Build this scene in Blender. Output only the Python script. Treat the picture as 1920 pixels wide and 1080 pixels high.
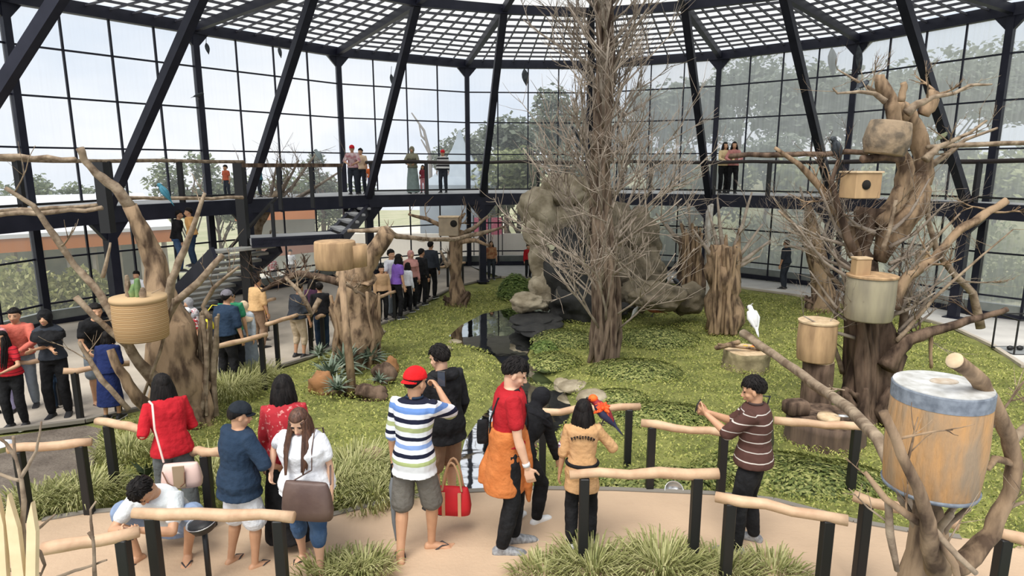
import bpy, bmesh, math, random
from math import sin, cos, pi, radians as R, atan2, sqrt
from mathutils import Vector, Matrix, noise as mnoise

for _o in list(bpy.data.objects): bpy.data.objects.remove(_o)
SC = bpy.context.scene
COL = SC.collection
rnd = random.Random(11)

# ---------------------------------------------------------------- camera
CZ, FPX, PITCH = 4.0, 1200.0, math.atan(230 / 1200.0)
cam = bpy.data.cameras.new('camera'); camo = bpy.data.objects.new('camera', cam); COL.objects.link(camo)
cam.sensor_width = 36.0; cam.lens = FPX / 1920 * 36.0; cam.clip_end = 600; cam.clip_start = 0.05
camo.location = (0, 0, CZ); camo.rotation_euler = (pi / 2 - PITCH, 0, 0)
SC.camera = camo

# ---------------------------------------------------------------- sky, sun, exposure
W = bpy.data.worlds.new('overcast_sky'); SC.world = W; W.use_nodes = True
nt = W.node_tree; nt.nodes.clear()
wo = nt.nodes.new('ShaderNodeOutputWorld'); bg = nt.nodes.new('ShaderNodeBackground')
tc = nt.nodes.new('ShaderNodeTexCoord'); mp = nt.nodes.new('ShaderNodeMapping'); nz = nt.nodes.new('ShaderNodeTexNoise')
mp.inputs['Scale'].default_value = (1.6, 1.6, 5.0); nz.inputs['Scale'].default_value = 1.6; nz.inputs['Detail'].default_value = 5
cr = nt.nodes.new('ShaderNodeValToRGB')
cr.color_ramp.elements[0].position = 0.36; cr.color_ramp.elements[0].color = (0.72, 0.79, 0.90, 1)
cr.color_ramp.elements[1].position = 0.62; cr.color_ramp.elements[1].color = (0.93, 0.94, 0.97, 1)
nt.links.new(tc.outputs['Generated'], mp.inputs[0]); nt.links.new(mp.outputs[0], nz.inputs[0])
nt.links.new(nz.outputs['Fac'], cr.inputs[0]); nt.links.new(cr.outputs[0], bg.inputs[0]); nt.links.new(bg.outputs[0], wo.inputs[0])
bg.inputs[1].default_value = .94
sl = bpy.data.lights.new('sun', 'SUN'); sl.energy = 3.1; sl.angle = R(35); sl.color = (1.0, 0.965, 0.9)
so = bpy.data.objects.new('sun', sl); COL.objects.link(so); so.rotation_euler = (R(28), R(-14), 0); so.location = (0, 0, 30)
SC.view_settings.view_transform = 'Standard'; SC.view_settings.look = 'None'; SC.view_settings.gamma = 1
SC.view_settings.use_curve_mapping = False
SC.view_settings.exposure = 0.3
cy = SC.cycles
cy.max_bounces = 8; cy.diffuse_bounces = 4; cy.transmission_bounces = 6; cy.transparent_max_bounces = 16
cy.glossy_bounces = 3; cy.sample_clamp_indirect = 6
try: cy.use_denoising = True
except Exception: pass

# ---------------------------------------------------------------- terrain and pixel survey helpers
def lerp(a, b, t): return a + (b - a) * t
def smooth(t): t = max(0., min(1., t)); return t * t * (3 - 2 * t)
_GP = [(0, .86), (4.9, .80), (7, .58), (9, .40), (12, .20), (17, 0.0), (60, 0.0)]
def g(y):
    for (a, za), (b, zb) in zip(_GP, _GP[1:]):
        if y <= b: return lerp(za, zb, max(0, (y - a)) / (b - a))
    return 0.0
def ray(px, py):
    u = (px - 960) / FPX; v = (py - 540) / FPX
    return Vector((u, cos(PITCH) - v * sin(PITCH), -sin(PITCH) - v * cos(PITCH)))
def U(px, py, z):                       # where the line of sight meets height z
    d = ray(px, py); t = (z - CZ) / d.z
    return Vector((0, 0, CZ)) + d * t
def V(px, py, Y):                       # the point at distance Y down the hall
    d = ray(px, py); return Vector((0, 0, CZ)) + d * (Y / d.y)
def G(px, py, up=0.0):                  # on the ground (or UP above it)
    y = 8.0
    for _ in range(40):
        p = U(px, py, g(y) + up); y = lerp(y, min(p.y, 60), .7)
    return U(px, py, g(y) + up)

# ---------------------------------------------------------------- materials
MATS = {}
def _n(t, k, **kw):
    n = t.nodes.new(k)
    for a, b in kw.items(): setattr(n, a, b)
    return n
def mat(name, col, rough=.7, col2=None, scale=8., stretch=(1, 1, 1), bump=0., bscale=None, metal=0., spec=.5, detail=4, lo=.35, hi=.65, alpha_noise=None, trans=0.):
    if name in MATS: return MATS[name]
    m = bpy.data.materials.new(name); m.use_nodes = True; t = m.node_tree
    b = t.nodes['Principled BSDF']
    b.inputs['Base Color'].default_value = (*col, 1); b.inputs['Roughness'].default_value = rough; b.inputs['Metallic'].default_value = metal
    b.inputs['Specular IOR Level'].default_value = spec
    if trans: b.inputs['Transmission Weight'].default_value = trans
    if col2 or bump:
        tc = _n(t, 'ShaderNodeTexCoord'); mp = _n(t, 'ShaderNodeMapping'); mp.inputs['Scale'].default_value = stretch
        t.links.new(tc.outputs['Object'], mp.inputs[0])
        nz = _n(t, 'ShaderNodeTexNoise'); nz.inputs['Scale'].default_value = scale; nz.inputs['Detail'].default_value = detail
        t.links.new(mp.outputs[0], nz.inputs[0])
        if col2:
            r = _n(t, 'ShaderNodeValToRGB'); r.color_ramp.elements[0].position = lo; r.color_ramp.elements[1].position = hi
            r.color_ramp.elements[0].color = (*col, 1); r.color_ramp.elements[1].color = (*col2, 1)
            t.links.new(nz.outputs['Fac'], r.inputs[0]); t.links.new(r.outputs[0], b.inputs['Base Color'])
        if bump:
            n2 = nz
            if bscale:
                n2 = _n(t, 'ShaderNodeTexNoise'); n2.inputs['Scale'].default_value = bscale; n2.inputs['Detail'].default_value = 3
                t.links.new(mp.outputs[0], n2.inputs[0])
            bp = _n(t, 'ShaderNodeBump'); bp.inputs['Strength'].default_value = min(1, bump); bp.inputs['Distance'].default_value = .035
            t.links.new(n2.outputs['Fac'], bp.inputs['Height']); t.links.new(bp.outputs[0], b.inputs['Normal'])
    MATS[name] = m
    return m
def bands(name, stops, axis='Z', lo=0., hi=1., period=None, rough=.85):
    """cloth or wood whose own colour changes in bands along an object axis; stops = [(pos, colour)] constant steps"""
    if name in MATS: return MATS[name]
    m = bpy.data.materials.new(name); m.use_nodes = True; t = m.node_tree; b = t.nodes['Principled BSDF']
    b.inputs['Roughness'].default_value = rough; b.inputs['Specular IOR Level'].default_value = .2
    tc = _n(t, 'ShaderNodeTexCoord'); sp = _n(t, 'ShaderNodeSeparateXYZ'); t.links.new(tc.outputs['Object'], sp.inputs[0])
    mr = _n(t, 'ShaderNodeMapRange'); mr.inputs[1].default_value = lo; mr.inputs[2].default_value = hi; mr.clamp = False
    nz = _n(t, 'ShaderNodeTexNoise'); nz.inputs['Scale'].default_value = 5
    t.links.new(tc.outputs['Object'], nz.inputs[0])
    ad = _n(t, 'ShaderNodeMath', operation='MULTIPLY_ADD'); ad.inputs[1].default_value = .02; 
    t.links.new(nz.outputs['Fac'], ad.inputs[0]); t.links.new(sp.outputs[axis], ad.inputs[2]); t.links.new(ad.outputs[0], mr.inputs[0])
    src = mr.outputs[0]
    if period:
        ml = _n(t, 'ShaderNodeMath', operation='MULTIPLY'); ml.inputs[1].default_value = period; fr = _n(t, 'ShaderNodeMath', operation='FRACT')
        t.links.new(src, ml.inputs[0]); t.links.new(ml.outputs[0], fr.inputs[0]); src = fr.outputs[0]
    r = _n(t, 'ShaderNodeValToRGB'); r.color_ramp.interpolation = 'CONSTANT'
    e = r.color_ramp.elements
    while len(e) < len(stops): e.new(.5)
    for q, (p_, c_) in zip(e, stops): q.position = p_; 
    for i, (p_, c_) in enumerate(stops): e[i].position = p_; e[i].color = (*c_, 1)
    t.links.new(src, r.inputs[0]); t.links.new(r.outputs[0], b.inputs['Base Color'])
    MATS[name] = m
    return m
def leafmat(name, c1, c2, c3, trans=.25):
    """leaves: every leaf takes its own shade between three greens"""
    if name in MATS: return MATS[name]
    m = bpy.data.materials.new(name); m.use_nodes = True; t = m.node_tree; b = t.nodes['Principled BSDF']
    b.inputs['Roughness'].default_value = .6; b.inputs['Specular IOR Level'].default_value = .3
    ge = _n(t, 'ShaderNodeNewGeometry'); r = _n(t, 'ShaderNodeValToRGB'); e = r.color_ramp.elements
    e[0].color = (*c1, 1); e[1].color = (*c3, 1); x = e.new(.5); x.color = (*c2, 1)
    t.links.new(ge.outputs['Random Per Island'], r.inputs[0]); t.links.new(r.outputs[0], b.inputs['Base Color'])
    tr = _n(t, 'ShaderNodeBsdfTranslucent'); t.links.new(r.outputs[0], tr.inputs[0])
    mx = _n(t, 'ShaderNodeMixShader'); mx.inputs[0].default_value = trans
    out = t.nodes['Material Output']
    t.links.new(b.outputs[0], mx.inputs[1]); t.links.new(tr.outputs[0], mx.inputs[2]); t.links.new(mx.outputs[0], out.inputs[0])
    MATS[name] = m
    return m

# ---------------------------------------------------------------- object helpers
def tag(o, label=None, cat=None, group=None, kind=None):
    if label: o['label'] = label
    if cat: o['category'] = cat
    if group: o['group'] = group
    if kind: o['kind'] = kind
    return o
def empty(name, loc, rz=0., label=None, cat=None, group=None):
    o = bpy.data.objects.new(name, None); COL.objects.link(o); o.location = loc; o.rotation_euler = (0, 0, rz); o.empty_display_size = .2
    return tag(o, label, cat, group)
def copy_tree(o, parent=None):
    kids = [c for c in o.children]
    c = o.copy(); COL.objects.link(c)
    if parent is not None: c.parent = parent
    for k in kids: copy_tree(k, c)
    return c

class MB:
    def __init__(s): s.v = []; s.f = []; s.m = []
    def add(s, vs, fs, mi=0):
        b = len(s.v); s.v += [tuple(v) for v in vs]; s.f += [tuple(i + b for i in f) for f in fs]; s.m += [mi] * len(fs)
    def loft(s, rings, cap=True, mi=0):
        """rings: lists of equally many points, closed; end caps to their centres"""
        n = len(rings[0]); vs = [p for r in rings for p in r]; fs = []
        for k in range(len(rings) - 1):
            a = k * n; b = a + n
            for i in range(n):
                j = (i + 1) % n; fs.append((a + i, a + j, b + j, b + i))
        if cap:
            for k, fl in ((0, 1), (len(rings) - 1, 0)):
                c = sum((Vector(p) for p in rings[k]), Vector()) / n; vs.append(c); ci = len(vs) - 1
                for i in range(n):
                    j = (i + 1) % n; fs.append((k * n + j, k * n + i, ci) if fl else (k * n + i, k * n + j, ci))
        vol = 0.
        for f_ in fs:
            p0 = Vector(vs[f_[0]])
            for q in range(1, len(f_) - 1): vol += p0.dot(Vector(vs[f_[q]]).cross(Vector(vs[f_[q + 1]])))
        if cap and vol < 0: fs = [f_[::-1] for f_ in fs]
        s.add(vs, fs, mi); return s
    def tube(s, pts, rad, n=8, side=None, flat=1., jit=0., seed=0, round_=True, mi=0):
        """a tapering tube through PTS; FLAT squeezes it across the SIDE vector; JIT roughens its outline"""
        pts = [Vector(p) for p in pts]; m = len(pts)
        if not hasattr(rad, '__len__'): rad = [rad] * m
        rad = list(rad)
        if round_ and m > 1:
            d0 = (pts[0] - pts[1]).normalized(); d1 = (pts[-1] - pts[-2]).normalized()
            pts = [pts[0] + d0 * rad[0] * .75, pts[0] + d0 * rad[0] * .4] + pts + [pts[-1] + d1 * rad[-1] * .4, pts[-1] + d1 * rad[-1] * .75]
            rad = [rad[0] * .5, rad[0] * .88] + rad + [rad[-1] * .88, rad[-1] * .5]; m += 4
        rings = []; prev = Vector(side) if side is not None else None
        for k in range(m):
            t = (pts[min(k + 1, m - 1)] - pts[max(k - 1, 0)])
            t = t.normalized() if t.length > 1e-9 else Vector((0, 0, 1))
            if prev is None: prev = Vector((1, 0, 0)) if abs(t.x) < .8 else Vector((0, 1, 0))
            x = prev - t * prev.dot(t)
            if x.length < 1e-6: x = t.orthogonal()
            x.normalize(); y = t.cross(x); prev = x
            r = rad[k]; rg = []
            for i in range(n):
                a = 2 * pi * i / n; q = r
                if jit: q = r * (1 + jit * mnoise.noise(Vector((cos(a) * 1.3 + seed * 3.1, sin(a) * 1.3, k * .55 + seed))) * 2)
                rg.append(pts[k] + x * (cos(a) * q) + y * (sin(a) * q * flat))
            rings.append(rg)
        return s.loft(rings, mi=mi)
    def ell(s, c, r, M=None, n=16, m=10, mod=None, mi=0):
        """an ellipsoid; MOD(unit direction) scales its radius there"""
        c = Vector(c); rings = []
        for k in range(1, m):
            ph = pi * k / m - pi / 2; rg = []
            for i in range(n):
                a = 2 * pi * i / n; d = Vector((cos(a) * cos(ph), sin(a) * cos(ph), sin(ph)))
                q = mod(d) if mod else 1.
                p = Vector((d.x * r[0] * q, d.y * r[1] * q, d.z * r[2] * q))
                rg.append(c + (M @ p if M else p))
            rings.append(rg)
        q0 = mod(Vector((0, 0, -1))) if mod else 1.; q1 = mod(Vector((0, 0, 1))) if mod else 1.
        n_ = len(rings[0]); vs = [p for r_ in rings for p in r_]; fs = []
        for k in range(len(rings) - 1):
            a = k * n_; b = a + n_
            for i in range(n_): j = (i + 1) % n_; fs.append((a + i, a + j, b + j, b + i))
        for zz, q, base, fl in ((-1, q0, 0, 1), (1, q1, (len(rings) - 1) * n_, 0)):
            p = Vector((0, 0, zz * r[2] * q)); vs.append(c + (M @ p if M else p)); ci = len(vs) - 1
            for i in range(n_): j = (i + 1) % n_; fs.append((base + j, base + i, ci) if fl else (base + i, base + j, ci))
        s.add(vs, fs, mi); return s
    def box(s, c, sz, M=None, bev=0., mi=0):
        c = Vector(c); h = [x / 2 for x in sz]
        if bev <= 0:
            vs = [Vector((x * h[0], y * h[1], z * h[2])) for x in (-1, 1) for y in (-1, 1) for z in (-1, 1)]
            fs = [(0, 1, 3, 2), (4, 6, 7, 5), (0, 4, 5, 1), (2, 3, 7, 6), (0, 2, 6, 4), (1, 5, 7, 3)]
            s.add([c + (M @ v if M else v) for v in vs], fs, mi); return s
        rings = []
        for z, k in ((-h[2], bev), (-h[2] + bev, 0), (h[2] - bev, 0), (h[2], bev)):
            X, Y = h[0] - k, h[1] - k; b = bev
            rg = [(X - b, -Y), (X, -Y + b), (X, Y - b), (X - b, Y), (-X + b, Y), (-X, Y - b), (-X, -Y + b), (-X + b, -Y)]
            rings.append([c + (M @ Vector((x, y, z)) if M else Vector((x, y, z))) for x, y in rg])
        return s.loft(rings, mi=mi)
    def bar(s, a, b, w, h=None, up=(0, 0, 1), mi=0):
        """a squared bar from A to B, W across and H along UP"""
        a, b = Vector(a), Vector(b); h = h or w; t = (b - a).normalized(); up = Vector(up)
        if abs(t.dot(up)) > .98: up = Vector((0, 1, 0))
        x = t.cross(up).normalized(); y = x.cross(t)
        q = [x * (sx * w / 2) + y * (sy * h / 2) for sx, sy in ((-1, -1), (1, -1), (1, 1), (-1, 1))]
        s.add([a + k for k in q] + [b + k for k in q], [(3, 2, 1, 0), (4, 5, 6, 7), (0, 1, 5, 4), (1, 2, 6, 5), (2, 3, 7, 6), (3, 0, 4, 7)], mi); return s
    def prism(s, poly, z0, z1, M=None, mi=0):
        n = len(poly); f = (lambda p: M @ Vector(p)) if M else (lambda p: Vector(p))
        s.add([f((x, y, z0)) for x, y in poly] + [f((x, y, z1)) for x, y in poly],
              [tuple(range(n))[::-1], tuple(range(n, 2 * n))] + [(i, (i + 1) % n, n + (i + 1) % n, n + i) for i in range(n)], mi); return s
    def build(s, name, m, parent=None, loc=None, smooth_=True, vox=0., soft=0, wob=0., wsc=6., local=False):
        """one mesh object; world coordinates unless LOCAL; VOX fuses its shapes into one continuous skin"""
        me = bpy.data.meshes.new(name); off = Vector((0, 0, 0))
        if parent is not None and not local:
            p = parent
            while p is not None: off += p.location; p = p.parent
        elif loc is not None: off = Vector(loc)
        me.from_pydata([(v[0] - off.x, v[1] - off.y, v[2] - off.z) for v in s.v], [], s.f)
        ms = m if isinstance(m, (list, tuple)) else [m]
        for x in ms: me.materials.append(x)
        if len(ms) > 1: me.polygons.foreach_set('material_index', s.m)
        o = bpy.data.objects.new(name, me)
        if loc is not None and parent is None: o.location = loc
        COL.objects.link(o)
        if parent is not None: o.parent = parent
        if vox:
            md = o.modifiers.new('r', 'REMESH'); md.mode = 'VOXEL'; md.voxel_size = vox
            if soft: sm = o.modifiers.new('s', 'SMOOTH'); sm.iterations = soft; sm.factor = .5
            dg = bpy.context.evaluated_depsgraph_get()
            nm = bpy.data.meshes.new_from_object(o.evaluated_get(dg)); o.modifiers.clear(); o.data = nm; bpy.data.meshes.remove(me); me = nm
            me.name = name
            if not me.materials:
                for x in ms: me.materials.append(x)
            if wob:
                nn = [v.normal.copy() for v in me.vertices]; cs = []
                for v, q_ in zip(me.vertices, nn):
                    q = v.co * wsc; k = mnoise.noise(q) + .5 * mnoise.noise(q * 2.3); cs += list(v.co + q_ * (k * wob))
                me.vertices.foreach_set('co', cs)
        if smooth_: me.polygons.foreach_set('use_smooth', [True] * len(me.polygons))
        me.update(); return o
# ================================================================ people
def ik(a, c, l1, l2, hint):
    a, c = Vector(a), Vector(c); d = c - a; L = d.length
    mx = (l1 + l2) * .995
    if L > mx: c = a + d * (mx / L); d = c - a; L = mx
    L = max(L, abs(l1 - l2) + .02)
    x = (l1 * l1 - l2 * l2 + L * L) / (2 * L); h = sqrt(max(0, l1 * l1 - x * x))
    dn = d.normalized(); hv = Vector(hint); hv = hv - dn * hv.dot(dn)
    if hv.length < 1e-5: hv = dn.orthogonal()
    return a + dn * x + hv.normalized() * h, c
SKIN = lambda: mat('skin', (.50, .27, .155), .55, (.56, .31, .18), 12, bump=.05)
SKIN_P = lambda: mat('fair skin', (.62, .36, .235), .55, (.67, .41, .27), 12)
def cloth(name, c, c2=None, rough=.9):
    c2 = c2 or tuple(min(1, x * 1.18 + .004) for x in c)
    return mat(name, c, rough, c2, 9, bump=.35, bscale=22, spec=.2)
def ring(c, side, fwd, rx, ry, n=18, pw=1.):
    r = []
    for i in range(n):
        a = 2 * pi * i / n; x, y = cos(a), sin(a)
        if pw != 1: x = math.copysign(abs(x) ** pw, x); y = math.copysign(abs(y) ** pw, y)
        r.append(c + side * (x * rx) + fwd * (y * ry))
    return r

def hand(mb, w, d, nrm, s, k, curl=.5, spread=.12, side=1):
    """palm, four unequal bent fingers and a thumb off the palm's side. W wrist, D direction, NRM the way the palm faces"""
    d = d.normalized(); nrm = (nrm - d * nrm.dot(d)).normalized(); lat = d.cross(nrm) * side
    mb.loft([ring(w + d * (t * k), lat, nrm, rx * k, ry * k, 10) for t, rx, ry in ((-.02, .022, .017), (.012, .030, .016), (.05, .041, .016), (.088, .040, .013), (.096, .034, .010))])
    for q, (off, ln) in enumerate(((.031, .066), (.011, .076), (-.011, .071), (-.030, .056))):
        b = w + d * (.086 * k) + lat * (off * k); a = 0.; p = b; pts = [b]
        dir0 = (d + lat * (off * spread * 12)).normalized()
        for seg in (.46, .30, .24):
            a += curl * (.75 if seg > .4 else 1.); dd = dir0 * cos(a) + nrm * sin(a); p = p + dd * (ln * seg * k * 1.05); pts.append(p)
        mb.tube(pts, [.0092 * k, .0088 * k, .008 * k, .0068 * k], 7)
    b = w + d * (.022 * k) + lat * (.026 * k); t1 = (d * .62 + lat * .70 + nrm * (.25 + curl * .3)).normalized()
    p1 = b + t1 * (.042 * k); t2 = (d * .9 + lat * .30 + nrm * (.2 + curl * .4)).normalized(); p2 = p1 + t2 * (.032 * k)
    mb.tube([b, p1, p2, p2 + t2 * (.022 * k)], [.0135 * k, .0115 * k, .0095 * k, .008 * k], 7)

def person(label, loc, face, h=1.65, vox=.012, build=1., top=None, sleeve='short', hem=-.02, bottom=None, legs='long', shoe=None, shoe_kind='sneaker',
           hair='short', hairm=None, skin=None, lean=4, tilt=0, twist=0, head=(0, 0), hl=None, hr=None, el=None, er=None, curl=(.45, .45),
           feet=None, pelvis=None, female=False, cap=None, features=False, group=None, palm=(None, None), loose=1., collar=None, extra=None, kdir=None, cuff=None):
    """FACE: heading in degrees, 0 looks down the hall, 180 towards the viewer, -90 to the right. HL/HR: where the hands go, in the person's own frame"""
    k = h / 1.70; skin = skin or SKIN(); hairm = hairm or mat('black hair', (.006, .005, .005), .6, (.016, .013, .012), 40, stretch=(1, 1, .15), bump=.5, spec=.15)
    root = empty('person', loc, R(face), label, 'person', group); root['category'] = 'person'
    X, Y, Z = Vector((1, 0, 0)), Vector((0, 1, 0)), Vector((0, 0, 1))
    P = Vector(pelvis or (0, 0, .93)) * k
    u = Vector((sin(R(tilt)), sin(R(lean)), cos(R(lean)))).normalized()
    f = (Y - u * Y.dot(u)).normalized(); tw = Matrix.Rotation(R(twist), 3, u)
    sd = (tw @ X); sd = (sd - u * sd.dot(u)).normalized(); fc = u.cross(sd).normalized() * 1.
    if fc.dot(f) < 0: fc = -fc
    bw = build * (1. if not female else .93)
    def sp(t):      # along the spine, t in metres above the pelvis, curved a little
        b = smooth(t / .3) if t > 0 else 0
        return P + (Z * (1 - b) + u * b).normalized() * (t * k) if t > 0 else P + Z * (t * k)
    def axes(t):
        b = smooth(t / .25) if t > 0 else 0
        s_ = (X * (1 - b) + sd * b).normalized(); f_ = (Y * (1 - b) + fc * b).normalized(); return s_, f_
    T = [(-.09, .142, .106), (-.02, .154, .116), (.06, .142, .110), (.14, .130 if not female else .118, .098), (.24, .140, .108), (.33, .152, .114 if not female else .122), (.41, .160, .102), (.455, .135, .085), (.485, .075, .065), (.51, .056, .056)]
    def torso(mb, e, t0, t1, pw=.9, flare=0., ex=1., hip=0.):
        rs = []
        ts = [t for t in T if t0 - 1e-6 <= t[0] <= t1 + 1e-6]
        if t0 < T[0][0]: ts = [(t0, .150 * (1 + flare), .118 * (1 + flare))] + ts
        elif ts and ts[0][0] > t0 + .01:
            ts = [(t0, ts[0][1], ts[0][2])] + ts
        for t, rx, ry in ts:
            s_, f_ = axes(t); bb = bw if t < .36 else lerp(bw, 1, .5)
            hq_ = hip * smooth((.12 - t) / .12); rx += hq_; ry += hq_
            rs.append(ring(sp(t), s_, f_, (rx * bb + e) * k, (ry * (bb if t < .36 else 1) * ex + e) * k, 20, pw))
        mb.loft(rs)
    Sc = sp(.425); shw = (.165 if not female else .148) * k * (1 + .4 * (build - 1))
    SH = {-1: Sc - sd * shw, 1: Sc + sd * shw}
    N = sp(.49); hp = R(head[1]); hy = R(head[0])
    B = Matrix((sd, fc, u)).transposed()
    # the head keeps upright unless told otherwise: yaw about z, then pitch (positive looks down)
    HM = Matrix.Rotation(R(twist) * .5 + hy, 3, 'Z') @ Matrix.Rotation(-hp, 3, 'X') @ Matrix.Rotation(R(tilt) * .6, 3, 'Y')
    HC = N + (u * .55 + HM @ Z * .45).normalized() * (.118 * k) + HM @ Y * (.012 * k)
    Hk = k * (1.0 if h > 1.3 else 1.2)
    hq = lambda x, y, z: HC + HM @ (Vector((x, y, z)) * Hk)
    # ---- arms
    LA, LF = .285 * k, .245 * k
    AR = {}
    for s_, tgt, hint in ((-1, hl, el), (1, hr, er)):
        tg = Vector(tgt) * k if tgt is not None else Vector((s_ * .235 * bw, .06, .80)) * k + (P - Vector((0, 0, .93)) * k) + Vector((0, sin(R(lean)) * .3 * k, 0))
        hv = Vector(hint) if hint is not None else Vector((s_ * .35, -1, -.25))
        e_, w_ = ik(SH[s_], tg, LA, LF, hv); AR[s_] = (SH[s_], e_, w_)
    # ---- legs
    HP = {s_: P + X * (s_ * .082 * k) - Z * (.03 * k) for s_ in (-1, 1)}
    ft = feet or ((-.10, -.02, 8), (.10, .03, -8)); LG = {}
    for s_, F_ in zip((-1, 1), ft):
        fz = F_[3] * k if len(F_) > 3 else 0.
        a_ = Vector((F_[0] * k, F_[1] * k, .085 * k + fz)); fd = Vector((sin(R(-F_[2])), cos(R(-F_[2])), 0))
        hv = Vector(kdir[0 if s_ < 0 else 1]) if kdir else fd + Vector((s_ * .05, 0, 0))
        kn, an = ik(HP[s_], a_, .420 * k, .405 * k, hv); LG[s_] = (HP[s_], kn, an, fd)
    # ---- body: one continuous skin
    mb = MB()
    torso(mb, -.012, -.09, .60)
    mb.tube([sp(.44), N, hq(0, -.02, -.05)], [.060 * k * (1 if not female else .88), .054 * k * (1 if not female else .86), .052 * k * (1 if not female else .88)], 12)
    mb.ell(hq(0, -.012, .028), (.074 * Hk, .092 * Hk, .088 * Hk), HM, 18, 12)
    mb.ell(hq(0, .018, -.035), (.060 * Hk, .070 * Hk, .072 * Hk), HM, 16, 10)
    mb.ell(hq(0, .050, -.088), (.030 * Hk, .028 * Hk, .022 * Hk), HM)
    for s_ in (-1, 1):
        mb.ell(hq(s_ * .077, -.005, -.010), (.010 * Hk, .020 * Hk, .031 * Hk), HM, 10, 8)
        mb.ell(hq(s_ * .036, .052, -.028), (.026 * Hk, .024 * Hk, .022 * Hk), HM, 10, 8)
        mb.ell(hq(s_ * .030, .070, .022), (.024 * Hk, .014 * Hk, .008 * Hk), HM, 10, 8)
    mb.tube([hq(0, .082, .010), hq(0, .094, -.014), hq(0, .104, -.032)], [.008 * Hk, .0105 * Hk, .0135 * Hk], 8)
    for s_ in (-1, 1): mb.ell(hq(s_ * .012, .094, -.036), (.009 * Hk, .011 * Hk, .008 * Hk), HM, 8, 6)
    mb.ell(hq(0, .084, -.062), (.024 * Hk, .010 * Hk, .0075 * Hk), HM, 10, 8)
    hb = .85 if female else 1.
    for s_, ci in ((-1, 0), (1, 1)):
        S, E_, W_ = AR[s_]; fa = (W_ - E_).normalized()
        mb.tube([sp(.40) + (S - sp(.40)) * .55, S, lerp(S, E_, .35), lerp(S, E_, .8), E_], [.055 * k * hb, .052 * k * hb, .047 * k * hb * (.5 + .5 * bw), .039 * k * hb, .036 * k * hb], 10)
        mb.tube([E_, lerp(E_, W_, .25), lerp(E_, W_, .7), W_], [.036 * k * hb, .040 * k * hb, .030 * k * hb, .0245 * k * hb], 10)
        pn = Vector(palm[ci]) if palm[ci] is not None else Vector((-s_, .15, 0))
        hd = (fa * .85 + (Vector((0, 0, -.15)))).normalized()
        hand(mb, W_, hd, pn, s_, k * (.92 if female else 1.), curl[ci], side=-1 if (hd.cross(pn)).dot(Vector((0, 1, .3))) < 0 else 1)
        H_, K_, A_, fd = LG[s_]
        mb.tube([H_ + Z * .05 * k, H_, lerp(H_, K_, .3), lerp(H_, K_, .75), K_], [.076 * k * bw, .080 * k * bw, .076 * k * bw, .057 * k * bw, .051 * k], 12)
        mb.tube([K_, lerp(K_, A_, .28), lerp(K_, A_, .7), A_], [.052 * k, .055 * k * (.6 + .4 * bw), .038 * k, .033 * k], 12)
        lt = Vector((-fd.y, fd.x, 0)) * 1.
        fz = A_.z - .085 * k
        c0 = Vector((A_.x, A_.y, fz))
        if shoe_kind in ('flipflop', 'bare'):
            mb.loft([ring(c0 + fd * (t * k) + Z * (z * k), lt, Z, rx * k, rz * k, 12) for t, z, rx, rz in ((-.062, .035, .018, .018), (-.05, .040, .031, .034), (.0, .050, .035, .044), (.07, .038, .038, .028), (.125, .030, .046, .018), (.155, .026, .044, .013))])
            for q in range(5):
                o_ = (-.036 + q * .018) * (1 if s_ < 0 else -1); ln = (.022, .026, .03, .034, .038)[q]
                mb.tube([c0 + fd * (.15 * k) + lt * (o_ * k * -1) + Z * .024 * k, c0 + fd * ((.155 + ln) * k) + lt * (o_ * k * -1) + Z * .020 * k], [.010 * k, .0085 * k if q < 4 else .012 * k], 7)
        else:
            mb.loft([ring(c0 + fd * (t * k) + Z * (z * k), lt, Z, rx * k, rz * k, 10) for t, z, rx, rz in ((-.05, .04, .02, .02), (0, .055, .03, .04), (.1, .035, .034, .02), (.16, .03, .03, .015))])
    body = mb.build('body', skin, root, vox=vox, soft=3 if vox < .01 else 2, local=True)
    # ---- face
    if features:
        dk = mat('eye', (.02, .012, .01), .25); br = mat('eyebrow', (.03, .02, .018), .8)
        for s_ in (-1, 1):
            e = MB(); e.ell(hq(s_ * .030, .0745, .004), (.0135 * Hk, .008 * Hk, .0045 * Hk), HM, 12, 8); e.build('eye', dk, root, local=True)
            e = MB(); e.tube([hq(s_ * .014, .083, .024), hq(s_ * .030, .082, .029), hq(s_ * .046, .072, .024)], [.0028 * Hk, .0035 * Hk, .002 * Hk], 6); e.build('eyebrow', br, root, local=True)
        e = MB(); e.ell(hq(0, .0905, -.0625), (.020 * Hk, .007 * Hk, .0055 * Hk), HM, 12, 8); e.build('mouth', mat('lips', (.42, .13, .11), .5), root, local=True)
    # ---- hair
    def dome(r, cen, front=.30, side_=-.15, back=-.75, jag=.03):
        def md(d):
            a = 1.
            zf = lerp(back, side_, smooth((d.y + .75) / .75)) if d.y < 0 else lerp(side_, front, smooth(d.y / .45))
            a = lerp(.80, 1., smooth((d.z - zf) / .14 + .5))
            return a * (1 + jag * mnoise.noise(Vector((d.x * 7, d.y * 7, d.z * 2.5 + h))))
        m_ = MB(); m_.ell(hq(*cen), [x * Hk for x in r], HM, 36, 24, md); return m_
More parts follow.
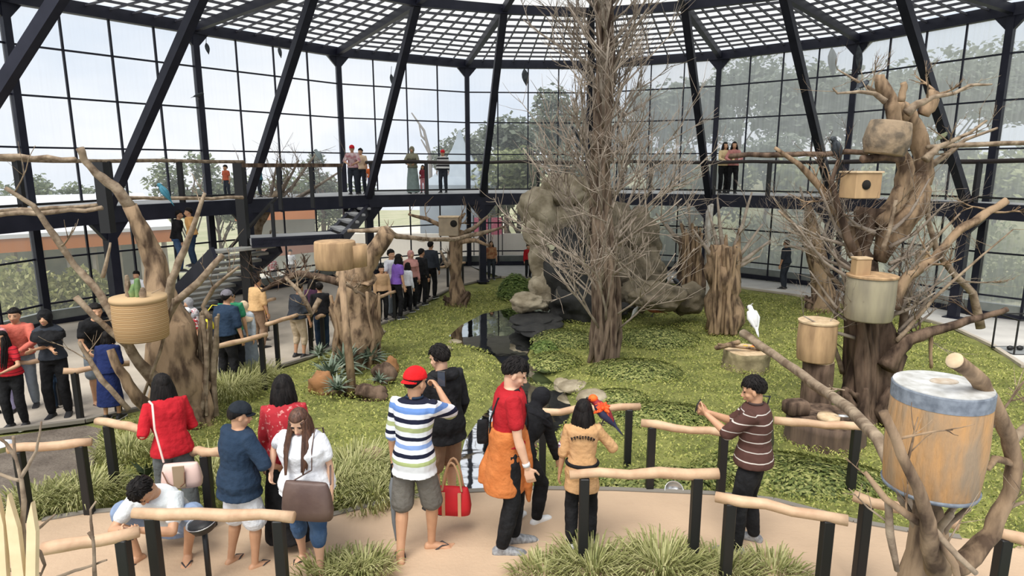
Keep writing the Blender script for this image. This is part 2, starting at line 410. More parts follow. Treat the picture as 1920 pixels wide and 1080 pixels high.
    def strands(n, a0, a1, L, r0, flare=.0, z0=.03, drop=.0, rr=.083, front=None):
        m_ = MB(); rr_ = random.Random(int(h * 1000) + n)
        for i in range(n):
            a = R(lerp(a0, a1, (i + .5) / n)) ; ln = L * rr_.uniform(.8, 1.05)
            bx, by = sin(a), -cos(a)
            top_ = hq(bx * rr * .93, by * rr * 1.08 - .012, z0 + rr_.uniform(-.01, .02)); p = top_
            out = (HM @ Vector((bx, by, 0))); out.z = 0
            mid = hq(bx * rr * 1.10, by * rr * 1.15 - .012, -.045) + Vector((0, 0, 0))
            low = mid + Vector((0, 0, -ln * .5 * k)) + out * ((flare * .6 + rr_.uniform(-.01, .012)) * k)
            end = mid + Vector((0, 0, -ln * k)) + out * ((flare + rr_.uniform(-.02, .02)) * k) + (Vector((0, 0, 0)))
            if abs(a) > R(88) and L > .3:
                low = mid + Vector((0, 0, -ln * .5 * k)) + fc * (.075 * k) + out * (.02 * k); end = mid + Vector((0, 0, -ln * k)) + fc * (.125 * k) + out * (.01 * k)
            m_.tube([p, mid, low, end], [.012 * k, .019 * k, .017 * k, .006 * k], 6, side=out, flat=1.5)
        return m_
    if hair in ('short', 'cap', 'crop'):
        d_ = dome((.086, .106, .108) if hair != 'crop' else (.081, .100, .096), (0, -.016, .030), .26, -.12, -.72, .05)
        if cap is None:
            rt = random.Random(int(h * 997)); nt_ = 110 if vox < .01 else 20
            for _ in range(nt_):
                d = Vector((rt.gauss(0, 1), rt.gauss(0, 1) - .1, rt.gauss(.5, .8))).normalized()
                if d.z < (.34 if d.y > .1 else -.25): continue
                fl = (Vector((d.x * .4, .55 if d.y > .2 else -.2, -.55)) + Vector((rt.uniform(-.18, .18), rt.uniform(-.15, .15), rt.uniform(-.05, .12)))); fl = (fl - d * fl.dot(d)).normalized()
                q = Vector((d.x * .083, d.y * .102 - .016, d.z * .104 + .030)); e_ = q + fl * .018 + d * .003; e2 = q + fl * .034 + d * .001
                d_.tube([hq(*q), hq(*e_), hq(*e2)], [.009 * Hk, .008 * Hk, .002 * Hk], 5)
        d_.build('hair', hairm, root, local=True)
    elif hair in ('long', 'bob', 'tail'):
        d_ = dome((.085, .104, .101), (0, -.016, .028), .40, -.55, -.85, .03)
        L = {'long': .40, 'bob': .15, 'tail': .08}[hair]
        st = strands(40 if vox < .01 else 18, *((-140, 140) if hair == 'long' else (-118, 118)), L, .018, .045 if hair == 'long' else .015); d_.v0 = 0
        d_.add(st.v, st.f); d_.build('hair', hairm, root, local=True)
    elif hair == 'hijab':
        def md(d):
            fr = smooth((d.y - .35) / .25) * smooth((.62 - abs(d.x)) / .2) * smooth((.50 - d.z) / .2)
            return lerp(1., .84, fr)
        m_ = MB(); m_.ell(hq(0, -.008, .012), (.093 * Hk, .108 * Hk, .118 * Hk), HM, 36, 24, md)
        r0 = []
        for t, rx, ry, cy_ in ((0, .070, .075, 0), (.06, .082, .085, -.01), (.11, .165, .135, 0), (.17, .222, .168, .01), (.25, .228, .182, .02)):
            c_ = lerp(hq(0, -.005, -.075), sp(.40), min(1, t / .15)) - Z * (max(0, t - .15) * k) + Y * (cy_ * k)
            r0.append(ring(c_, sd, fc, rx * k * (.5 + .5 * bw), ry * k, 20))
        m_.loft(r0); m_.build('headscarf', hairm, root, local=True, vox=max(.009, vox), soft=2, wob=.006, wsc=14)
    if cap is not None:
        m_ = MB(); cm, back = cap; sg = -1 if back else 1
        def md(d): return lerp(.85, 1., smooth((d.z + .05) / .12 + .5))
        m_.ell(hq(0, -.012, .045), (.090 * Hk, .106 * Hk, .096 * Hk), HM, 32, 20, lambda d: 1. if d.z > -.12 else .8)
        co = m_.build('cap', cm, root, local=True)
        m_ = MB(); rg = []
        for i in range(9):
            a = R(-62 + i * 15.5); rg.append((sin(a), cos(a)))
        ins = [hq(x * .078, sg * (y * .088) - .012, .034) for x, y in rg]; out = [hq(x * .082, sg * (y * (.150 - .03 * abs(x))) - .012, .020 - .012 * abs(x)) for x, y in rg]
        tk = HM @ Vector((0, 0, .006 * Hk))
        vs = ins + out + [p + tk for p in ins] + [p + tk for p in out]; n9 = 9; fs = []
        for i in range(8):
            fs += [(i, i + 1, n9 + i + 1, n9 + i), (2 * n9 + i, 3 * n9 + i, 3 * n9 + i + 1, 2 * n9 + i + 1), (n9 + i, n9 + i + 1, 3 * n9 + i + 1, 3 * n9 + i), (i + 1, i, 2 * n9 + i, 2 * n9 + i + 1)]
        fs += [(0, n9, 3 * n9, 2 * n9), (8, 2 * n9 + 8, 3 * n9 + 8, n9 + 8)]
        m_.add(vs, fs); b_ = m_.build('brim', cm, co, local=True)
    # ---- top
    if top is not None:
        m_ = MB(); e = .018 * loose
        torso(m_, e + .008, hem, .485, flare=.06, hip=.020)
        sl_ = {'none': .12, 'short': .62, 'elbow': 1.0, 'three': 1.5, 'long': 1.93}[sleeve]
        for s_ in (-1, 1):
            S, E_, W_ = AR[s_]; rs = .018 * loose
            pts = [sp(.40) + (S - sp(.40)) * .5, S]; rd = [.058 * k * hb, (.055 * hb + rs * .8) * k]
            if sl_ <= 1: pts += [lerp(S, E_, sl_ * .5), lerp(S, E_, sl_)]; rd += [(.050 * hb * (.5 + .5 * bw) + rs * .8) * k, (.046 * hb + rs) * k]
            else:
                pts += [lerp(S, E_, .45), E_, lerp(E_, W_, (sl_ - 1) * .5), lerp(E_, W_, sl_ - 1)]
                rd += [(.049 * hb + rs * .8) * k, (.043 * hb + rs * .8) * k, (.042 * hb + rs * .7) * k, (.031 * hb + rs * .7) * k]
            m_.tube(pts, rd, 12, round_=True)
        to = m_.build('shirt' if sleeve in ('short', 'none') else 'top', top, root, local=True, vox=vox * 1.1, soft=3, wob=.0045 * min(1.3, loose), wsc=11 / k)
        if collar:
            m_ = MB(); c_ = sp(.485); pts = []
            for i in range(15):
                a = R(-160 + i * 320 / 14.); pts.append(c_ + axes(.4)[0] * (sin(a) * .068 * k) + axes(.4)[1] * (-cos(a) * -.064 * k) + u * (.012 * k))
            m_.tube(pts, .012 * k, 6, side=Z, flat=.5); m_.build('collar', collar, to, local=True)
    # ---- bottom
    if bottom is not None:
        m_ = MB(); e = .014
        torso(m_, e, -.09, .06)
        if legs == 'skirt':
            z0 = .92 * k; rs = [ring(sp(.06), X, Y, .175 * bw * k, .14 * bw * k, 24)]
            for z, r_ in ((.80, .19), (.6, .215), (.35, .235), (.14 if cuff is None else cuff, .25)):
                rs.append(ring(Vector((P.x * (z / .93), P.y * (z / .93), z * k)), X, Y, r_ * bw * k, r_ * .85 * bw * k, 24))
            m_.loft(rs)
        else:
            tt = {'long': 1.93, 'capri': 1.35, 'shorts': .95, 'brief': .6}[legs]; wd = {'long': 1., 'capri': 1.0, 'shorts': 1.1, 'brief': 1.2}[legs] * (min(1.25, loose) if legs != 'capri' else 1)
            for s_ in (-1, 1):
                H_, K_, A_, fd = LG[s_]
                pts = [H_ + Z * .04 * k, H_, lerp(H_, K_, .35)]; rd = [(.076 * bw + e) * k, (.082 * bw + e) * k, (.080 * bw + e * wd * 1.1) * k]
                if tt <= 1: pts += [lerp(H_, K_, .75 * tt), lerp(H_, K_, tt)]; rd += [(.074 * bw + e * wd * 1.6) * k, (.070 * bw + e * wd * 1.9) * k]
                else:
                    q = tt - 1; pts += [lerp(H_, K_, .75), K_, lerp(K_, A_, q * .5), lerp(K_, A_, q)]
                    rd += [(.064 * bw + e * wd) * k, (.060 + e * wd) * k, (.058 * (.6 + .4 * bw) + e * wd) * k, ((.052 if q < .6 else .040) + e * wd * 1.1) * k]
                m_.tube(pts, rd, 14)
        m_.build({'long': 'trousers', 'capri': 'trousers', 'shorts': 'shorts', 'brief': 'shorts', 'skirt': 'skirt'}[legs], bottom, root, local=True, vox=vox * 1.1, soft=3, wob=.004, wsc=12 / k)
    # ---- shoes
    if shoe is not None and legs != 'gown':
        for s_ in (-1, 1):
            H_, K_, A_, fd = LG[s_]; lt = Vector((-fd.y, fd.x, 0)); c0 = Vector((A_.x, A_.y, A_.z - .085 * k))
            out = [(-.075, .024), (-.06, .036), (-.02, .040), (.04, .040), (.11, .050), (.165, .046), (.20, .028)]
            if shoe_kind == 'flipflop':
                m_ = MB(); lo_ = [ring(c0 + fd * (t * k) + Z * .010 * k, lt, Z, r_ * k, .011 * k, 10, .6) for t, r_ in out]
                m_.loft(lo_); so_ = m_.build('sandal', shoe, root, local=True)
                m_ = MB()
                for q in (-1, 1):
                    m_.tube([c0 + fd * .145 * k + Z * .038 * k, c0 + fd * .09 * k + lt * (q * .034 * k) + Z * .058 * k, c0 + fd * .03 * k + lt * (q * .044 * k) + Z * .022 * k], .006 * k, 6)
                m_.build('strap', mat('dark strap', (.03, .03, .035), .6), so_, local=True)
            elif shoe_kind != 'bare':
                m_ = MB(); rs = []
                for t, z, rx, rz in ((-.078, .040, .022, .030), (-.06, .045, .036, .042), (-.02, .058, .040, .052), (.03, .055, .041, .050), (.08, .045, .046, .036), (.14, .036, .048, .026), (.185, .030, .038, .020), (.205, .026, .018, .012)):
                    rs.append(ring(c0 + fd * (t * k) + Z * (z * k), lt, Z, rx * k, rz * k, 14, .85))
                m_.loft(rs); m_.tube([A_ - Z * .02 * k, A_ + Z * .015 * k], [.043 * k, .042 * k], 12)
                so_ = m_.build('shoe', shoe, root, local=True)
                m_ = MB(); m_.loft([ring(c0 + fd * (t * k) + Z * .013 * k, lt, Z, (r_ + .004) * k, .013 * k, 12, .5) for t, r_ in [(-.084, .02)] + out + [(.214, .012)]])
                m_.build('sole', mat('pale sole', (.62, .62, .60), .7) if shoe_kind == 'sneaker' else mat('dark sole', (.02, .02, .02), .7), so_, local=True)
    root['_'] = 0; del root['_']
    info = dict(root=root, k=k, P=P, SH=SH, AR=AR, LG=LG, HC=HC, HM=HM, sp=sp, sd=sd, fc=fc, u=u, N=N, hq=hq, M=Matrix.Translation(Vector(loc)) @ Matrix.Rotation(R(face), 4, 'Z'), axes=axes, bw=bw)
    return info
# ================================================================ materials of the place
NAVY = mat('dark painted steel', (.007, .008, .018), .5, (.014, .015, .028), 3, spec=.35)
BLACKM = mat('black painted steel', (.008, .008, .009), .5)
CONC = mat('sandy concrete', (.56, .40, .265), .85, (.42, .30, .20), 1.1, bump=.15, bscale=30, lo=.3, hi=.7)
CONCG = mat('grey concrete', (.50, .44, .36), .85, (.38, .33, .27), 1.2, bump=.15, bscale=30)
POLE = mat('peeled pale wood', (.62, .43, .27), .6, (.48, .30, .18), 7, stretch=(1, 1, 1), bump=.3)
BARK = mat('grey brown bark', (.055, .036, .026), .95, (.26, .195, .14), 11, stretch=(1, 1, .18), bump=1., detail=7, spec=.2)
BARKL = mat('pale bare branch', (.36, .28, .195), .9, (.15, .105, .07), 9, bump=.7, detail=7, spec=.2)
BARKT = mat('tan stripped trunk', (.34, .235, .145), .9, (.085, .055, .036), 8, stretch=(1, 1, .3), bump=1., detail=9, spec=.2, lo=.44, hi=.64)
BARKD = mat('dark weathered trunk', (.035, .022, .016), .95, (.17, .115, .08), 9, stretch=(1, 1, .2), bump=1., detail=8, spec=.2)
ENDW = mat('sawn wood end', (.66, .50, .32), .7, (.50, .36, .21), 14)
SOIL = mat('dark garden soil', (.10, .078, .060), .95, (.17, .14, .11), 3, bump=.7, bscale=25)
LAWN = mat('lawn ground', (.14, .155, .037), .95, (.29, .295, .08), 2.2, bump=.8, bscale=40, lo=.35, hi=.68)
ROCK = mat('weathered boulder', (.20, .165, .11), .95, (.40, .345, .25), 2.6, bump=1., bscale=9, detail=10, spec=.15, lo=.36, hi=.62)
ROCK2 = mat('dull brown boulder', (.10, .085, .06), .95, (.24, .20, .14), 3., bump=1., bscale=9, detail=10, spec=.15)  # duller, darker brown for the boulders on the right
ROCKD = mat('shade-coloured rock', (.010, .010, .010), .8, (.030, .029, .026), 3, bump=.8, bscale=6)  # near black puts the cave's shade into the rock colour; pond slabs share it
SHEET = mat('concrete deck', (.46, .46, .45), .8, (.36, .36, .36), 2)
STEELS = mat('stainless steel', (.72, .72, .72), .28, metal=1.)

def glassmat(name, veil, streak):
    m = bpy.data.materials.new(name); m.use_nodes = True; t = m.node_tree; t.nodes.clear(); out = _n(t, 'ShaderNodeOutputMaterial')
    tr = _n(t, 'ShaderNodeBsdfTransparent'); tr.inputs[0].default_value = (.97, .98, .98, 1)
    gl = _n(t, 'ShaderNodeBsdfGlossy'); gl.inputs['Roughness'].default_value = .08; di = _n(t, 'ShaderNodeBsdfTranslucent'); di.inputs[0].default_value = (.86, .88, .89, 1) if 'roof' not in name else (.52, .52, .50, 1)
    tc = _n(t, 'ShaderNodeTexCoord'); mp = _n(t, 'ShaderNodeMapping'); mp.inputs['Scale'].default_value = (13, 13, .3)
    nz = _n(t, 'ShaderNodeTexNoise'); nz.inputs['Scale'].default_value = 1.2; nz.inputs['Detail'].default_value = 5
    mr = _n(t, 'ShaderNodeMapRange'); mr.inputs[1].default_value = .42; mr.inputs[2].default_value = .75; mr.inputs[3].default_value = veil; mr.inputs[4].default_value = veil + streak
    m1 = _n(t, 'ShaderNodeMixShader'); m2 = _n(t, 'ShaderNodeMixShader'); m2.inputs[0].default_value = .03
    L = t.links.new; L(tc.outputs['Object'], mp.inputs[0]); L(mp.outputs[0], nz.inputs[0]); L(nz.outputs['Fac'], mr.inputs[0]); L(mr.outputs[0], m1.inputs[0])
    L(tr.outputs[0], m1.inputs[1]); L(di.outputs[0], m1.inputs[2]); L(m1.outputs[0], m2.inputs[1]); L(gl.outputs[0], m2.inputs[2]); L(m2.outputs[0], out.inputs[0])
    MATS[name] = m; return m
GLASS_C = glassmat('lightly haze veiled wall glass', .13, .03)  # slight veil puts pale outdoor haze into the pane
GLASS_S = glassmat('haze veiled streaked glass', .45, .12)  # veil puts outdoor haze into the pane; streaks belong to the glass
ROOFM = glassmat('milky roof sheet', .74, .12)
_b = ROOFM.node_tree
WATER = mat('pond water', (.010, .013, .010), .03, spec=1.0)
_w = WATER.node_tree; _nz = _n(_w, 'ShaderNodeTexNoise'); _nz.inputs['Scale'].default_value = 3; _bp = _n(_w, 'ShaderNodeBump'); _bp.inputs['Strength'].default_value = .25; _bp.inputs['Distance'].default_value = .006
_tc = _n(_w, 'ShaderNodeTexCoord'); _w.links.new(_tc.outputs['Object'], _nz.inputs[0]); _w.links.new(_nz.outputs['Fac'], _bp.inputs['Height']); _w.links.new(_bp.outputs[0], _w.nodes['Principled BSDF'].inputs['Normal'])
WATER.node_tree.nodes['Principled BSDF'].inputs['IOR'].default_value = 5.0

# ================================================================ the round hall: outer ring, walkway, roof
CX, CY, R1, R2, R3, STEP, A0 = 1.533, 10.238, 14.09, 11.87, 7.56, 2 * pi / 20, .066
ZT, ZD, ZR = 7.78, 3.07, 7.95          # top ring, walkway floor, roof ring
def ringpt(Rr, i, z=0.): a = A0 + (i - 3) * STEP; return Vector((CX + Rr * sin(a), CY + Rr * cos(a), z))
OUT = {i: ringpt(R1, i) for i in range(-4, 10)}
for _i, (_x, _y) in {0: (363, 53), 1: (633, 98), 2: (875, 120), 3: (1105, 122), 4: (1350, 104), 5: (1610, 73), 6: (1900, 18)}.items():
    _p = U(_x, _y, ZT); OUT[_i] = Vector((_p.x, _p.y, 0))
INN = {i: ringpt(R2, i) for i in range(-4, 10)}
for _i, _x in {-1: 200, 0: 462, 1: 690, 2: 904, 3: 1112, 4: 1329, 5: 1560, 6: 1815}.items():      # radius kept, azimuth surveyed
    for _ in range(30):
        _p = INN[_i]; _u = (_x - 960) / FPX; _d = _p.y * cos(PITCH) + (CZ - 3.0) * sin(PITCH); _t = _u * _d - _p.x
        _r = Vector((_p.x - CX, _p.y - CY, 0)); _tg = Vector((_r.y, -_r.x, 0)).normalized(); _q = _r + _tg * (_t * .6); _q = _q.normalized() * R2; INN[_i] = Vector((CX + _q.x, CY + _q.y, 0))
UPR = {i: ringpt(R3, i, ZR) for i in range(-4, 10)}
for _i, (_x, _y) in {1: (782, 4), 2: (945, 18), 3: (1108, 24), 4: (1284, 11)}.items(): _p = U(_x, _y, ZR); UPR[_i] = _p.copy()
SIDE = ['far left', 'left', 'left', 'back left', 'back', 'back', 'back', 'back right', 'right', 'right', 'far right']

def S(name, mb, m, **kw): o = mb.build(name, m, smooth_=False, **kw); o['kind'] = 'structure'; return o

# columns: each one a thing that stands in the ring
WHERE = {-3: 'outermost on the left', -2: 'second from the left edge', -1: 'at the left edge of the glass wall', 0: 'left of the staircase', 1: 'behind the red-capped visitors on the walkway', 2: 'beside the pointed tent', 3: 'behind the great dead tree', 4: 'beside the couple on the walkway', 5: 'behind the perched dark bird', 6: 'at the right edge of the glass wall', 7: 'beyond the right edge'}
for i in range(-2, 8):
    p = OUT[i]; n = (Vector((CX, CY, 0)) - p).normalized(); t = Vector((-n.y, n.x, 0)); M = Matrix((t, n, Vector((0, 0, 1)))).transposed()
    e = empty('steel_column', p, 0, 'tall dark steel column of the glass wall, ' + WHERE[i], 'column', 'outer columns of the glass wall')
    m = MB(); m.box(p + Vector((0, 0, (ZT - .15) / 2 - .3)), (.17, .17, ZT + .45), M); m.build('shaft', NAVY, e, smooth_=False)
    m = MB()
    for s_ in (-1, 1): m.prism([(s_ * .08, -.09), (s_ * .42, -.09), (s_ * .08, -.48)] if s_ > 0 else [(s_ * .08, -.48), (s_ * .42, -.09), (s_ * .08, -.09)], -.06, .06, Matrix.Translation(p + Vector((0, 0, ZT))) @ Matrix((t, Vector((0, 0, 1)), n)).transposed().to_4x4())
    m.build('bracket', NAVY, e, smooth_=False)
    if ZD > 0:
        q = INN[i]; n2 = (Vector((CX, CY, 0)) - q).normalized(); t2 = Vector((-n2.y, n2.x, 0)); M2 = Matrix((t2, n2, Vector((0, 0, 1)))).transposed()
        e = empty('walkway_column', q, 0, 'short dark column carrying the raised walkway, ' + WHERE[i].replace('at the left edge of the glass wall', 'behind the basket tree on the left').replace('behind the perched dark bird', 'behind the nest-box tree'), 'column', 'columns under the raised walkway')
        m = MB(); m.box(q + Vector((0, 0, (ZD - .38) / 2 - .1)), (.22, .22, ZD - .38 + .2), M2); m.box(q + Vector((0, 0, .06)), (.38, .38, .03), M2); m.build('shaft', NAVY, e, smooth_=False)
        m = MB()
        for s_ in (-1, 1): m.prism([(s_ * .1, -.0), (s_ * .45, -.0), (s_ * .1, -.42)], -.07, .07, Matrix.Translation(q + Vector((0, 0, ZD - .38))) @ Matrix((t2, Vector((0, 0, 1)), n2)).transposed().to_4x4())
        m.build('bracket', NAVY, e, smooth_=False)
        # the raking strut up to the roof ring
        a = q + Vector((0, 0, ZD - .1)); b = UPR[i]; a2 = a; b2 = b + (b - a).normalized() * .1
        e = empty('raking_strut', q + Vector((0, 0, ZD)), 0, 'strut', 'strut', 'raking roof struts'); e['label'] = 'slanting dark strut up to the roof, ' + WHERE[i]
        m = MB(); m.bar(a2, b2, .19, .19); m.build('shaft', NAVY, e, smooth_=False)

# top ring beam, walkway edge beam, roof ring, radial rafters
def ringbeams(pts, z, w, h, rng, name, label, grp, zs=None):
    for i in rng:
        a, b = pts[i].copy(), pts[i + 1].copy(); a.z = b.z = z; d = (b - a).normalized() * .06
        o_ = empty(name, (a + b) / 2, 0, label + WHERE[i].replace('at the left edge of the glass wall', 'from the left edge of the wall'), 'beam', grp)
        m = MB(); m.bar(a - d, b + d, w, h); m.build('beam', NAVY, o_, smooth_=False)
ringbeams(OUT, ZT, .22, .30, range(-2, 7), 'ring_beam', 'dark beam along the top of the glass wall, starting ', 'top ring beams')
ringbeams(INN, ZD - .19, .20, .38, range(-2, 7), 'walkway_beam', 'deep dark beam at the inner edge of the walkway, starting ', 'walkway edge beams')
ringbeams({i: UPR[i] for i in UPR}, ZR, .16, .22, range(-1, 7), 'roof_ring_beam', 'dark ring beam up under the roof, starting ', 'roof ring beams')
APEX = Vector((CX, CY, ZR + .9))
m = MB()
for i in range(-2, 8):
    m.bar(OUT[i] + Vector((0, 0, ZT)), UPR[i], .15, .20); m.bar(UPR[i], lerp(UPR[i], APEX, .9), .13, .18)
S('beam_rafters', m, NAVY)
# roof sheets with purlins: one bay, one sheet
m = MB(); pl = MB()
for i in range(-2, 7):
    a, b, c, d = OUT[i] + Vector((0, 0, ZT + .22)), OUT[i + 1] + Vector((0, 0, ZT + .22)), UPR[i + 1] + Vector((0, 0, .2)), UPR[i] + Vector((0, 0, .2))
    m.add([a, b, c, d], [(0, 1, 2, 3)]); ap = APEX + Vector((0, 0, .2)); m.add([d, c, ap], [(0, 1, 2)])
    dn = Vector((0, 0, -.07))
    for q in range(1, 10):
        t = q / 10.; pl.bar(lerp(a, d, t) + dn, lerp(b, c, t) + dn, .045, .06)
    for q in range(1, 8):
        t = q / 8.; pl.bar(lerp(a, b, t) + dn * 2, lerp(d, c, t) + dn * 2, .035, .05)
    for q in range(1, 10):
        t = q / 10.; pl.bar(lerp(d, ap, t) + dn, lerp(c, ap, t) + dn, .045, .06)
S('roof_sheet', m, ROOFM); S('roof_purlins', pl, mat('roof purlin steel', (.045, .045, .060), .5))
# walkway floor
m = MB()
for i in range(-2, 7):
    a, b, c, d = INN[i], INN[i + 1], OUT[i + 1], OUT[i]
    f = lambda p, z: p + Vector((0, 0, z))
    m.add([f(a, ZD), f(b, ZD), f(c, ZD), f(d, ZD), f(a, ZD - .12), f(b, ZD - .12), f(c, ZD - .12), f(d, ZD - .12)], [(0, 1, 2, 3), (7, 6, 5, 4), (0, 4, 5, 1), (1, 5, 6, 2), (2, 6, 7, 3), (3, 7, 4, 0)])
o = S('floor_walkway', m, SHEET)
# glazing: one bay = mullions, transoms and the panes between them
for i in range(-2, 7):
    a, b = OUT[i], OUT[i + 1]; n = Vector((CX, CY, 0)) - (a + b) / 2; n.z = 0; n.normalize(); off = -n * .02
    e = empty('window_%d' % (i + 3), (a + b) / 2); e['kind'] = 'structure'
    m = MB(); h_ = .055
    for q in range(1, 4): p = lerp(a, b, q / 4.) + off; m.bar(p + Vector((0, 0, -.3)), p + Vector((0, 0, ZT - .1)), .045, .06, up=n)
    for z in (.12, .62, 1.75, ZD - .1, 4.42, 5.62, 6.75): m.bar(a + off + Vector((0, 0, z)), b + off + Vector((0, 0, z)), .05, .045 if z not in (.12,) else .14)
    m.build('frame', NAVY, e, smooth_=False)
    m = MB(); o2 = off * 2.5; m.add([a + o2 + Vector((0, 0, -.3)), b + o2 + Vector((0, 0, -.3)), b + o2 + Vector((0, 0, ZT)), a + o2 + Vector((0, 0, ZT))], [(0, 1, 2, 3)])
    m.build('pane', GLASS_S if i >= 3 else GLASS_C, e, smooth_=False)
# walkway railings, inner edge: posts, round hand rail, low bar
RW = {-2: 'over the left foreground', -1: 'left of the stair head', 1: 'in front of the red-capped visitors', 2: 'in front of the pointed tent', 3: 'behind the great dead tree', 4: 'beside the couple', 5: 'behind the nest-box tree', 6: 'at the right edge'}
for i in RW:
    a, b = INN[i], INN[i + 1]
    e = empty('walkway_railing', (a + b) / 2 + Vector((0, 0, ZD)), 0, 'dark metal railing along the raised walkway, ' + RW[i], 'railing', 'walkway railings')
    zz = Vector((0, 0, 1.02 + ZD)); w_ = i in (-2, -1)
    m = MB(); m.tube([a + zz, lerp(a, b, .35) + zz + Vector((0, 0, .03)), lerp(a, b, .7) + zz, b + zz], .055 if not w_ else .045, 8, jit=.15, seed=i); m.build('hand_rail', mat('dark hand rail', (.035, .026, .024), .8) if not w_ else BARKL, e)
    for q in (0.04, .5): p = lerp(a, b, q); m = MB(); m.box(p + Vector((0, 0, ZD + .5)), (.11, .11, 1.04)); m.build('post', BLACKM, e, smooth_=False)
    m = MB(); m.bar(a + Vector((0, 0, ZD + .14)), b + Vector((0, 0, ZD + .14)), .05, .05); m.build('low_bar', BLACKM, e, smooth_=False)

# ================================================================ staircase
e = empty('staircase', V(520, 560, 14.5) * 1.0, 0, 'grey stone staircase with dark stringers descending from the walkway on the left', 'staircase')
L1a, L1b = V(470, 430, 14.6), V(640, 430, 15.6)
zl = 2.25
LA_, LB_ = Vector((L1a.x, L1a.y, zl)), Vector((L1b.x, L1b.y, zl)); dl = (LB_ - LA_).normalized(); dn_ = Vector((-dl.y, dl.x, 0))
m = MB(); c = (LA_ + LB_) / 2 + dn_ * .55; M = Matrix((dl, dn_, Vector((0, 0, 1)))).transposed(); m.box(c, ((LB_ - LA_).length, 1.2, .14), M); m.build('landing', SHEET, e, smooth_=False)
m = MB(); tp = INN[1] + Vector((0, 0, ZD - .42)); m.bar(LB_ + Vector((0, 0, -.05)), tp, .10, .30); m.bar(LB_ + dn_ * 1.15 + Vector((0, 0, -.05)), tp + dn_ * 1.1, .10, .30); m.bar(LA_, LB_, .1, .22); m.build('stringer', NAVY, e, smooth_=False)
for q in range(4): m = MB(); m.box(lerp(LB_, tp, (q + .5) / 4.) + dn_ * .55 + Vector((0, 0, .08)), (.32, 1.1, .06), M); m.build('step', SHEET, e, smooth_=False)
GA = G(345, 588); fl = GA - LA_; 
STM = mat('stone step', (.40, .39, .36), .85, (.24, .25, .23), 3)
nst = 11
hx = Vector((fl.x, fl.y, 0)).normalized(); wx = Vector((-hx.y, hx.x, 0)); Ms = Matrix((hx, wx, Vector((0, 0, 1)))).transposed()
for q in range(nst):
    p = lerp(LA_, GA, (q + .7) / (nst + .3)); m = MB(); m.box(p + wx * .1, (.34, 1.5, .07), Ms, .01); m.build('step', STM, e, smooth_=False)
m = MB()
for s_ in (-.68, .88): m.bar(LA_ + wx * s_ - Vector((0, 0, .15)), GA + wx * s_, .08, .30)
m.build('stringer', NAVY, e, smooth_=False)
for q in (.05, .35, .65, .95):
    p = lerp(LA_, GA, q) + wx * -.68; m = MB(); m.bar(p, p + Vector((0, 0, 1.0)), .07); m.build('post', BLACKM, e, smooth_=False)
m = MB(); m.bar(LA_ + wx * -.68 + Vector((0, 0, 1.)), GA + wx * -.68 + Vector((0, 0, 1.)), .06); m.build('hand_rail', BLACKM, e, smooth_=False)
for px, py0, py1, Y in ((447, 306, 395, 14.9),):
    a = V(px, py0, Y); b = V(px, py1, Y); e2 = empty('gate_post', Vector((a.x, a.y, 0)), 0, 'thick black post beside the stair head on the left', 'post'); m = MB(); m.box(Vector((a.x, a.y, (a.z - .05) / 2)), (.2, .2, a.z + .05)); m.build('post', BLACKM, e2, smooth_=False)
a = V(188, 304, 10.9); e2 = empty('gate_post', Vector((a.x, a.y, ZD)), 0, 'thick black post on the walkway edge behind the basket tree', 'post'); m = MB(); m.box(Vector((a.x, a.y, (a.z + ZD) / 2 - .1)), (.17, .17, a.z - ZD + .2)); m.build('post', BLACKM, e2, smooth_=False)
for i, (x0, x1) in enumerate(((480, 620),)):
    a, b = V(455, 310, 14.6), V(640, 302, 16.5); b.z = a.z; e2 = empty('stair_railing', (a + b) / 2, 0, 'dark railing at the head of the staircase', 'railing'); m = MB(); m.bar(a, b, .09); m.build('hand_rail', BARKD, e2, smooth_=False)
    for q in (.33, .66, .97): p = lerp(a, b, q); m = MB(); m.bar(p, Vector((p.x, p.y, ZD - .1)), .08); m.build('post', BLACKM, e2, smooth_=False)
# ================================================================ ground: lawn, pond, paths
def inside(p, poly):
    x, y = p; c = False; n = len(poly); j = n - 1
    for i in range(n):
        xi, yi = poly[i]; xj, yj = poly[j]
        if (yi > y) != (yj > y) and x < (xj - xi) * (y - yi) / (yj - yi) + xi: c = not c
        j = i
    return c
def segd(p, poly, closed=True):
    b = 1e9; n = len(poly)
    for i in range(n if closed else n - 1):
        ax, ay = poly[i]; bx, by = poly[(i + 1) % n]; dx, dy = bx - ax, by - ay; L = dx * dx + dy * dy + 1e-9
        t = max(0, min(1, ((p[0] - ax) * dx + (p[1] - ay) * dy) / L)); b = min(b, (p[0] - ax - t * dx) ** 2 + (p[1] - ay - t * dy) ** 2)
    return sqrt(b)
WZ = .10
PX = [(958, 590), (905, 602), (862, 622), (842, 638), (875, 655), (925, 668), (948, 690), (952, 720), (930, 752), (895, 790), (872, 825), (862, 862), (868, 905), (885, 930), (925, 935), (955, 905), (985, 860), (1020, 830), (1062, 792), (1072, 765), (1060, 735), (1028, 710), (1000, 690), (988, 668), (1002, 645), (1032, 625), (1060, 612), (1090, 600), (1095, 585), (1040, 580), (1000, 582)]
def wz(y): return max(g(y) - .17, .03)
POND = [(p.x, p.y) for p in (G(x, y, -.17) for x, y in PX)]
XMIN, YMIN, XMAX, YMAX = min(p[0] for p in POND) - 1, min(p[1] for p in POND) - 1, max(p[0] for p in POND) + 1, max(p[1] for p in POND) + 1
